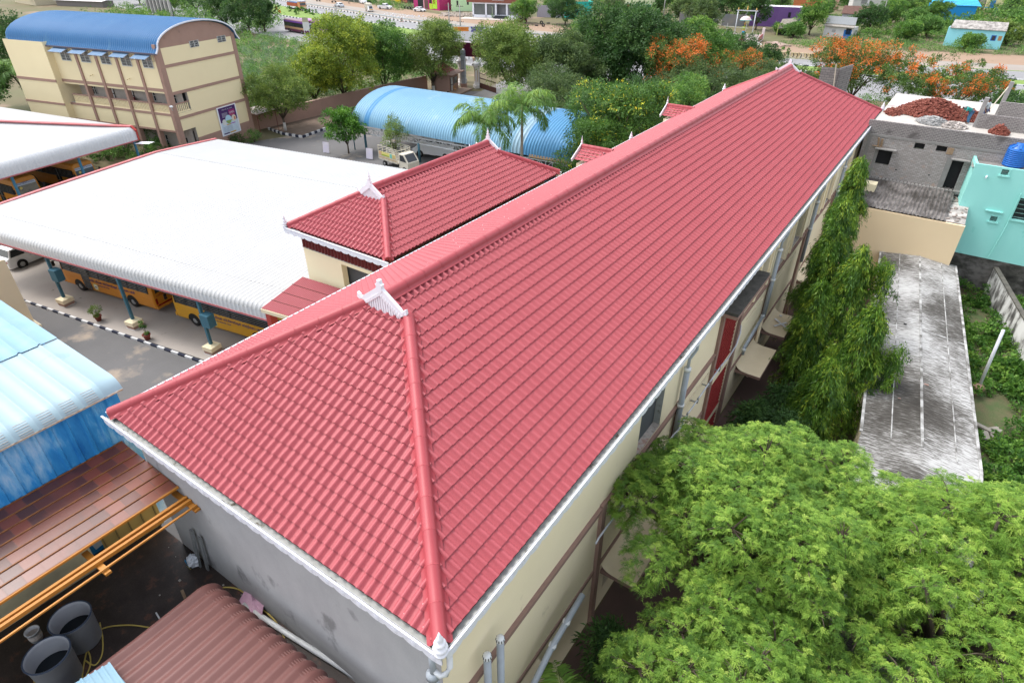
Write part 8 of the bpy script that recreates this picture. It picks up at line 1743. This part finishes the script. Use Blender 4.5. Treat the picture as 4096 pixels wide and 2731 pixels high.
p = G(3345,152); WH = house('small white hut with signboard fascia and bright blue door', (p.x,p.y), R(6), 10, 5, 3.2, mat('dirty white wall', (.58,.57,.57), .85, (.46,.45,.44), .6), feats=[('door',2.0,4.6,0,2.5,mat('bright blue door', (.02,.14,.42), .6)),('doorway',2.6,4.4,1.2,2.9,M_DARK),('window',-2.2,-.9,1.5,2.3,mat('vent grille', (.35,.35,.35), .8))], name='hut', par=0); MB().box(-4.9,5.2,.0,.3,3.9,6.0).build('sign_fascia', mat('pale grey board', (.50,.52,.55), .7), WH); MB().slab([(-5.3,-1.1,3.3),(5.3,-1.1,3.3),(5.3,.3,3.85),(-5.3,.3,3.85)], .06).build('lean_roof', mat('grey thatch sheet', (.36,.33,.29), .9, (.22,.20,.18), 2), WH)
q = G(3352,150); t = thing('water_drum', 'blue plastic drum standing outside the white hut', 'drum', q); MB().lathe([(.45,0),(.5,.2),(.5,1.0),(.4,1.2)], (0,0,0), 14).build('shell', mat('blue plastic', (.02,.10,.42), .4), t, True)
q = G(3125,142); t = thing('thatched_hut', 'thatched lean-to hut overgrown with creeper and a lime green post', 'hut', (*q[:2],0), R(10)); MB().slab([(-2.5,-1,2.2),(5.2,-1,2.6),(6.4,4,5.0),(-1.0,4,4.6)], .25).build('roof', mat('old thatch', (.17,.15,.12), .95, (.28,.26,.22), 1.2, bump=.6), t); MB().box(-1.8,5,1.5,4,0,2.4).build('interior', M_DARK, t); MB().box(-2.6,-2.1,-.9,-.5,0,3.4).build('post', mat('lime post', (.42,.50,.15), .8), t); bushy('creeper', L_SCRUB, t, [(1.6,-1.0,1.9,1.8,.5,1.5)], 900, .3, .5, 7, .5)
# shrine with canopy and guardian statue
q = G(2958,172); SH = thing('shrine', 'roadside shrine platform with pink white walls, steps and a tall steel arch', 'shrine', (q.x,q.y,0), R(8)); SH.scale = (.95,.9,.74); M_SW = mat('pinkish white wall', (.66,.57,.56), .85, (.58,.50,.49), 1)
MB().box(-5,4.5,0,7.5,0,.55).build('platform', M_SW, SH); MB().add([(-5.6,-1.2,0),(6,-1.2,0),(4.5,0,.56),(-5,0,.56)], [(0,1,2,3)]).build('apron', mat('pale apron', (.62,.58,.56), .9), SH)
for k in range(4): MB().box(-1.5,1.5,-1.7+k*.45,-1.25+k*.45,0,.14*(k+1)+.06).build('step', mat('brown step', (.34,.22,.17), .9), SH)
for x0, x1, y0, y1, z1 in ((-5,-1.6,0,.2,2.2),(1.7,4.3,0,.2,2.4),(-5,-4.8,.2,7.3,1.9),(-4.8,4.3,7.3,7.5,1.7)): MB().box(x0,x1,y0,y1,.56,z1).build('wall', M_SW, SH)
mb = MB()
for k in range(12): mb.box(4.3,4.5,.3+k*.58,.55+k*.58,.56,2.0)
MB().box(4.32,4.48,.3,7.2,.56,1.9).build('side_wall', M_SW, SH); mb.build('red_stripe', mat('temple red stripe', (.34,.03,.03), .8), SH); MB().box(4.1,4.7,6.6,7.4,.56,3.8).build('gate_post', M_SW, SH)
for x in (-1.9,2.4): MB().tube([(x,1.4,.5),(x,1.4,9.2)], .12, 8).build('arch_post', mat('silver painted steel', (.52,.55,.58), .4), SH, True)
MB().beam((-2.3,1.4,9.2),(2.8,1.4,9.2),.18,.25).build('arch_beam', mat('silver painted steel', (.52,.55,.58), .4), SH); mb = MB()
for x, h in ((-1.9,.7),(.25,1.3),(2.4,.7)): mb.lathe([(.12,0),(.2,h*.2),(.1,h*.5),(.14,h*.65),(.02,h)], (x,1.4,9.35), 8)
mb.build('finial', mat('gold paint', (.55,.34,.08), .4), SH)
um = MB(); n = 16; um.lathe([(.03,1.1),(.5,1.0),(1.05,.65),(1.4,0)], (.25,1.4,6.6), n); um.build('parasol', mat('pale pink parasol', (.70,.56,.54), .5), SH); MB().lathe([(1.41,-.14),(1.42,.04)], (.25,1.4,6.6), n).build('parasol_rim', mat('teal rim', (.15,.45,.45), .5), SH); MB().tube([(.25,1.4,7.7),(.25,1.4,9.2)], .04, 6).build('hanger', M_METAL, SH)
for x, y in ((-3.7,-.2),(.9,-.2)): MB().tube([(x,y,0),(x,y,5.6)], .08, 6).build('pole', M_METAL, SH)
MB().tube([(-4.6,-.2,4.7),(1.4,-.2,4.4)], .06, 6).build('cross_bar', M_METAL, SH)
st = thing('statue', 'painted guardian statue in green and blue clothing under the parasol', 'statue', SH.matrix_basis @ Vector((.1,2.4,.56)), R(-82)); st.scale = (.74,)*3; MB().box(-.7,.7,-.7,.7,0,1.2).build('pedestal', mat('maroon pedestal', (.20,.05,.05), .8), st)
Vv = [Vector(v) for v in ((0,0,2.6),(0,0,3.5),(0,0,4.15),(.03,0,4.5),(0,.55,3.85),(0,-.55,3.85),(.25,.8,3.2),(.25,-.8,3.2),(.55,.5,3.3),(.6,-.55,3.5),(0,.25,2.4),(0,-.25,2.4),(.05,.28,1.8),(.05,-.28,1.8),(0,.28,1.25),(0,-.28,1.25))]
skin_mesh('body', Vv, [(0,1),(1,2),(2,3),(1,4),(1,5),(4,6),(6,8),(5,7),(7,9),(0,10),(0,11),(10,12),(12,14),(11,13),(13,15)], [.36,.38,.14,.24,.18,.18,.13,.13,.09,.09,.26,.26,.17,.17,.12,.12], mat('painted green yellow', (.10,.35,.05), .5, (.5,.4,.05), 3), st)
MB().lathe([(.55,1.75),(.5,2.2),(.42,2.75)], (0,0,0), 14).build('skirt', mat('bright blue skirt', (.01,.26,.50), .5), st, True); MB().lathe([(.43,2.76),(.42,3.0)], (0,0,0), 14).build('sash', mat('orange sash', (.65,.26,.06), .5), st, True)
MB().ball((.03,0,4.6),.24,.22,.26,12,8).build('head', mat('painted face', (.38,.16,.10), .5), st, True); MB().lathe([(.32,4.75),(.26,4.95),(.12,5.2),(.02,5.4)], (0,0,0), 10).build('crown', mat('gold paint', (.55,.34,.08), .4), st, True)
hr = thing('statue', 'smaller painted idol on the left wall of the shrine', 'statue', SH.matrix_basis @ Vector((-3.0,1.2,.56)), R(-82)); hr.scale = (.74,)*3; skin_mesh('body', [Vector(v) for v in ((0,0,1.2),(0,0,1.8),(0,0,2.3),(0,.35,1.9),(0,-.35,1.9),(.2,.4,1.5),(.2,-.4,1.5))], [(0,1),(1,2),(1,3),(1,4),(3,5),(4,6)], [.35,.28,.2,.12,.12,.08,.08], mat('painted orange cloth', (.45,.20,.12), .6), hr); MB().box(-.3,.3,-.3,.3,0,1.1).build('pedestal', M_SW, hr)
# striped tree platform
def striped(label, q, L_, D_, h, yaw):
    p = G(*q); t = thing('striped_platform', label, 'platform', p, yaw); mb = MB(); n = int(L_/.5)
    for k in range(n): mb.box(k*L_/n,(k+1)*L_/n,0,D_,0,h,k % 2)
    mb.build('wall', [mat('temple red stripe', (.34,.03,.03), .8), M_KW], t); MB().box(.2,L_-.2,.2,D_-.2,h,h+.02).build('earth_fill', M_DIRT, t); return t
striped('red and white striped masonry platform round the olive tree, nearest part', (2716,168), 7.5, 4.5, 2.3, R(0)); striped('low red and white striped kerb wall between platform and shrine', (2745,172), 9.5, .6, .8, R(-4)); striped('farther red and white striped wall segment of the tree platform', (2790,150), 3.0, .5, 1.8, R(35))
# houses on the slope at the upper right
p = G(3880,190); BH = house('pale turquoise painted house with blue windows and grey cement roof', (p.x,p.y), R(3), 18, 6, 5.8, mat('light turquoise wall', (.30,.66,.74), .8, (.26,.62,.70), .5, dirt=(.45,.72,.76), dscale=.6, dthr=.6), feats=[('window',-2.2,-.6,2.6,4.3,mat('royal blue frame', (.02,.12,.45), .6)),('door',1.6,3.4,.4,4.4,mat('blue grille door', (.04,.18,.40), .6, (.2,.3,.1), 2)),('window',5.2,6.8,2.6,4.3,mat('royal blue frame', (.02,.12,.45), .6)),('poster_panel',7.4,8.5,2.8,4.2,mat('ochre panel far', (.45,.25,.10), .7))], par=0, roofm=mat('grey cement tiles', (.32,.30,.28), .9, (.2,.19,.18), 1))
MB().slab([(-8.4,-.6,5.9),(9.2,-.6,5.9),(8.9,4.5,8.0),(-8.0,4.5,8.0)], .2).build('pitched_roof', stainmat('weathered cement roof', [(.4,(.16,.15,.14)),(.5,(.30,.28,.26)),(.6,(.42,.40,.37))], (3,.5,1), 2), BH)
for x0, x1 in ((-1.9,-.9),(5.5,6.5)): MB().box(x0,x1,-.08,-.061,2.8,4.1).build('window_pane', M_GLASS, BH)
p = G(3830,90); t = thing('blue_sheet_house', 'bright blue sheet clad house with blue roof on the slope', 'building', (p.x-2,p.y+2,0), R(2)); M_BLS = mat('bright blue sheet', (.01,.26,.60), .5, (.01,.22,.54), .6); MB().box(-10,9,0,8,0,9.5).build('wall', M_BLS, t); MB().slab([(-10.5,-.6,9.6),(10.5,-.6,9.2),(9.0,4,12.2),(-10,4,12.2)], .2).build('roof', mat('azure roof sheet', (.05,.42,.75), .5, (.04,.36,.70), .5), t)
p = G(3790,40); house('bare grey block house with blue tank above the blue sheet house', (p.x+8,p.y), R(2), 26, 8, 8.0, mat('grey blockwork', (.24,.22,.21), .9, (.34,.32,.31), .4), roofm=mat('cream slab', (.6,.55,.38), .9), par=.4)
q = G(3810,0); t = thing('water_tank', 'blue water tank at the top edge on the bare grey house', 'water tank', (q.x-1,q.y-30,8.5)); MB().lathe([(1.2,0),(1.25,2.4),(.6,2.9)], (0,0,0), 16).build('shell', mat('blue tank far', (.02,.12,.55), .4), t, True)
p = G(3965,50); house('pale yellow stair tower house with blue door at the top right', (p.x,p.y), R(3), 6.5, 6, 9.0, mat('pale yellow wall', (.68,.64,.34), .8), feats=[('door',-1.8,.2,3.5,8.0,mat('blue door far', (.03,.20,.50), .6)),('awning',-5,1.5,3.0,3.4,mat('azure roof sheet', (.05,.42,.75), .5)),('drum',1.0,2.2,.6,2.8,mat('blue tank far', (.02,.12,.55), .4))])
p = G(3560,40); house('white balustraded house half hidden by slope trees', (p.x-6,p.y), R(5), 20, 8, 9.0, mat('pale grey white wall', (.55,.54,.52), .85), feats=[('window',-6,-3,3,6,mat('grey recess', (.25,.25,.25), .9)),('balustrade',-8,4,7.0,7.9,mat('balustrade', (.65,.64,.63), .8, (.2,.2,.2), 6)),('pillar',-2.5,-2,0,7,M_FASCIA),('stairs',-4.5,-1,0,2.4,mat('pale steps', (.5,.47,.42), .9, (.3,.28,.26), 4))])
p = G(4075,150); house('low grey roofed house with pale blue wall at the right edge', (p.x,p.y), R(2), 14, 6, 3.2, mat('pale sky wall', (.45,.64,.78), .8), roofm=mat('dark cement', (.2,.19,.18), .9), par=0)
# roofless grey shed and far sheets behind the yellow block
p = G(640,62); t = thing('roofless_shed', 'roofless grey shed frame of pale columns behind the blue vault roof', 'building', (p.x,p.y,0), R(-14))
for k in range(7): MB().box(-12+4*k,-11.4+4*k,-.3,.3,0,5.4).build('column', mat('pale column', (.48,.46,.44), .9), t)
MB().box(-12,12.6,.31,.6,0,4.4).build('back_wall', mat('dark grey block', (.08,.08,.08), .9, (.2,.2,.2), .3), t); MB().box(-12,12.6,-.2,.3,5.41,5.8).build('beam', mat('pale column', (.48,.46,.44), .9), t)
p = G(340,30); t = thing('tin_shed', 'long low pale tin roofed shed at the upper left', 'shed', (p.x,p.y,0), R(-6)); MB().box(-22,14,0,8,0,2.6).build('wall', mat('shaded wall', (.2,.18,.17), .9), t); MB().slab([(-23,-1,2.7),(15,-1,2.7),(15,8,3.8),(-23,8,3.8)], .1).build('roof', mat('pale pinkish tin', (.58,.54,.54), .6, (.45,.42,.42), .3), t)
p = G(100,18); house('cream walled far building at the upper left corner', (p.x,p.y), R(-5), 22, 8, 5, mat('far cream wall', (.55,.48,.34), .85))
# verge rubble
g_ = random.Random(12)
def specks(label, q0, q1, w_, n, m, s0, s1, name='rubble', cat='rubble', z=0):
    a = G(*q0); b = G(*q1); d = (b-a); nn = Vector((-d.y,d.x,0)).normalized(); mb = MB()
    for k in range(n):
        p = a+d*g_.random()+nn*w_*g_.uniform(-1,1); s = g_.uniform(s0,s1); mb.beam((p.x-s,p.y,z+s*.4),(p.x+s,p.y+g_.uniform(-s,s),z+s*.5),s*1.3,s*.8)
    tag(mb.build(name, m), label, cat, kind='stuff')
specks('pale stones and litter on the bank below the lime green shop', (1760,60), (1895,60), 6, 260, mat('pale litter', (.55,.52,.46), .9, (.35,.25,.2), 3), .12, .4); specks('broken pink brick rubble beside the shrine', (3090,180), (3130,178), 3, 220, mat('pink rubble', (.45,.33,.28), .9), .12, .4); specks('litter and stones on the near service verge', (1500,60), (1700,72), 4, 60, M_FASCIA, .08, .3)

# ---------------- scrubland and ground cover ----------------
def cover(label, poly, n, m, h0, h1, ln, seed, nb=260, name='scrub', clump=.5, asp=.4, cat='scrub'):
    g = np.random.default_rng(seed); xs = [p[0] for p in poly]; ys = [p[1] for p in poly]; bl = []
    def inside(x, y):
        c = False; j = len(poly)-1
        for i in range(len(poly)):
            if (poly[i][1] > y) != (poly[j][1] > y) and x < (poly[j][0]-poly[i][0])*(y-poly[i][1])/(poly[j][1]-poly[i][1])+poly[i][0]: c = not c
            j = i
        return c
    while len(bl) < nb:
        x = g.uniform(min(xs), max(xs)); y = g.uniform(min(ys), max(ys))
        if inside(x, y): r = g.uniform(.8,2.2); h = g.uniform(h0,h1); bl.append((x,y,h*.45,r,r,h*.6))
    o = bushy(name, m, None, bl, n, ln, asp, seed, clump, nclump=nb*6); return tag(o, label, cat, kind='stuff')
SC1 = [(-150,100),(-131,103),(-96,99),(-73,97),(-74,80),(-74,60),(-74,48),(-90,50),(-118,72)]
cover('dense green scrub filling the land between compound wall and highway', SC1, 60000, L_SCRUB, .9, 2.2, .32, 1, 480)
cover('patches of grey green thorny scrub inside the scrubland', [(-140,98),(-110,95),(-82,80),(-80,60),(-95,58),(-120,78)], 17000, L_GREY, 1.6, 3.0, .30, 2, 60, clump=.6, asp=.2)
cover('undergrowth below the trees beyond the vaulted shed', [(-50,78),(-20,66),(-14,62),(-10,98),(-30,108),(-55,100)], 26000, L_GREEN, .6, 1.8, .32, 3, 260, name='undergrowth', cat='undergrowth')
cover('weeds under the orange blossomed trees beyond the brick building', [(-12,70),(18,70),(30,120),(-14,112)], 22000, L_SCRUB, .4, 1.3, .3, 4, 260, name='undergrowth', cat='undergrowth')
cover('shrubby growth on the far slope at the upper right', [(-12,205),(90,200),(130,300),(-20,300)], 42000, L_GREEN, 1.5, 4.5, .8, 5, 330, name='slope_growth', clump=1.2, cat='undergrowth')
cover('green growth behind the far roadside houses', [(-60,205),(-150,215),(-160,320),(-20,320)], 30000, L_GREEN, 2, 5, .9, 6, 260, name='far_growth', clump=1.3, cat='undergrowth')
cover('weeds along the verge between the shrine and the white hut', [(-36,165),(-24,160),(-10,168),(20,180),(20,192),(-30,178)], 15000, L_SCRUB, .4, 1.4, .3, 7, 200, name='verge_weeds', cat='weeds')
cover('green growth between the tall trees at the upper left', [(-260,165),(-170,130),(-150,104),(-118,72),(-128,62),(-230,100)], 42000, L_GREEN, 1.0, 2.8, .5, 8, 420, name='far_scrub', clump=.9)
cover('garden weeds between the two white sheds', [(-62,28),(-58,35),(-70,42),(-82,36),(-80,28)], 9000, L_SCRUB, .2, .8, .18, 9, 120, name='garden_weeds', clump=.3, cat='weeds')
cover('bushes beside the roadside stalls left of the box tempo', [(-190,182),(-166,170),(-160,172),(-168,184),(-190,192)], 5000, L_SCRUB, .8, 1.8, .35, 10, 60, name='verge_bushes', cat='shrubs')

# true sizes and facings of the far buildings (scale in plan, scale in height, yaw)
for key, k, kz, yw in (('pale turquoise painted house',.62,.66,-1),('small white hut',.70,.80,-8),('old house with dark red',.60,.58,4),('bright blue sheet clad',.62,.46,14),('violet purple',.66,.82,11),('thatched lean-to',.52,.78,15),('striped masonry platform round',.68,.62,12),('low red and white striped kerb',.8,.8,5),
  ('farther red and white',.8,.7,35),('white pillared showroom',.85,.92,16),('magenta and pink',.74,.80,-12),('pale lime green shop',.72,.80,40),('pale lime and cream',.74,.72,34),('turquoise flat roofed',.62,.80,42),('second turquoise',.62,.62,30),('bare grey block',.52,.55,14),
  ('pale yellow stair',.70,.45,6),('white balustraded',.64,.52,24),('low grey roofed',.6,.7,2),('orange brown',.5,.62,10),('salmon wall',.55,.7,12),('low bluish',.7,.75,10),('roofless grey',.60,.62,20),('long low pale tin',.6,.7,16),('low grey shed with black',.75,.8,20),('low dark stalls',.8,.8,-10)):
    o = [o for o in COL.objects if o.parent is None and key in o.get('label', '')][0]; o.scale = (k,k,kz); o.rotation_euler.z = R(yw)
W12 = 'first second third fourth fifth sixth seventh eighth ninth tenth eleventh last'.split()
for i, o in enumerate([o for o in COL.objects if o.name.startswith('concrete_barrier')]): o['label'] = 'weathered chevron painted road divider block, %s in the row from the left' % W12[i]
cover('low growth on the ground between the white hut and the turquoise painted house', [(-26,184),(-4,184),(30,192),(60,235),(-50,235)], 52000, L_GREEN, .5, 2.2, .4, 11, 420, name='slope_weeds', cat='weeds')
for i, (q, H, r) in enumerate((((3560,95),6,4.5),((3640,30),6,5),((3700,150),5,3.6),((3620,165),4,3),((3480,20),6,5),((3760,10),5,4),((3850,60),4,3),((4060,60),5,4.5),((3290,60),6,4),((2960,55),7,5))):
    p = G(*q); tree('%s filler tree of the green slope at the upper right' % W12[i], (p.x,p.y), H, r, .6, (L_GREEN,L_DARK,L_SCRUB)[i % 3], 6500, .34, .5, 400+i, .6, name='tree', group='slope trees at the upper right')
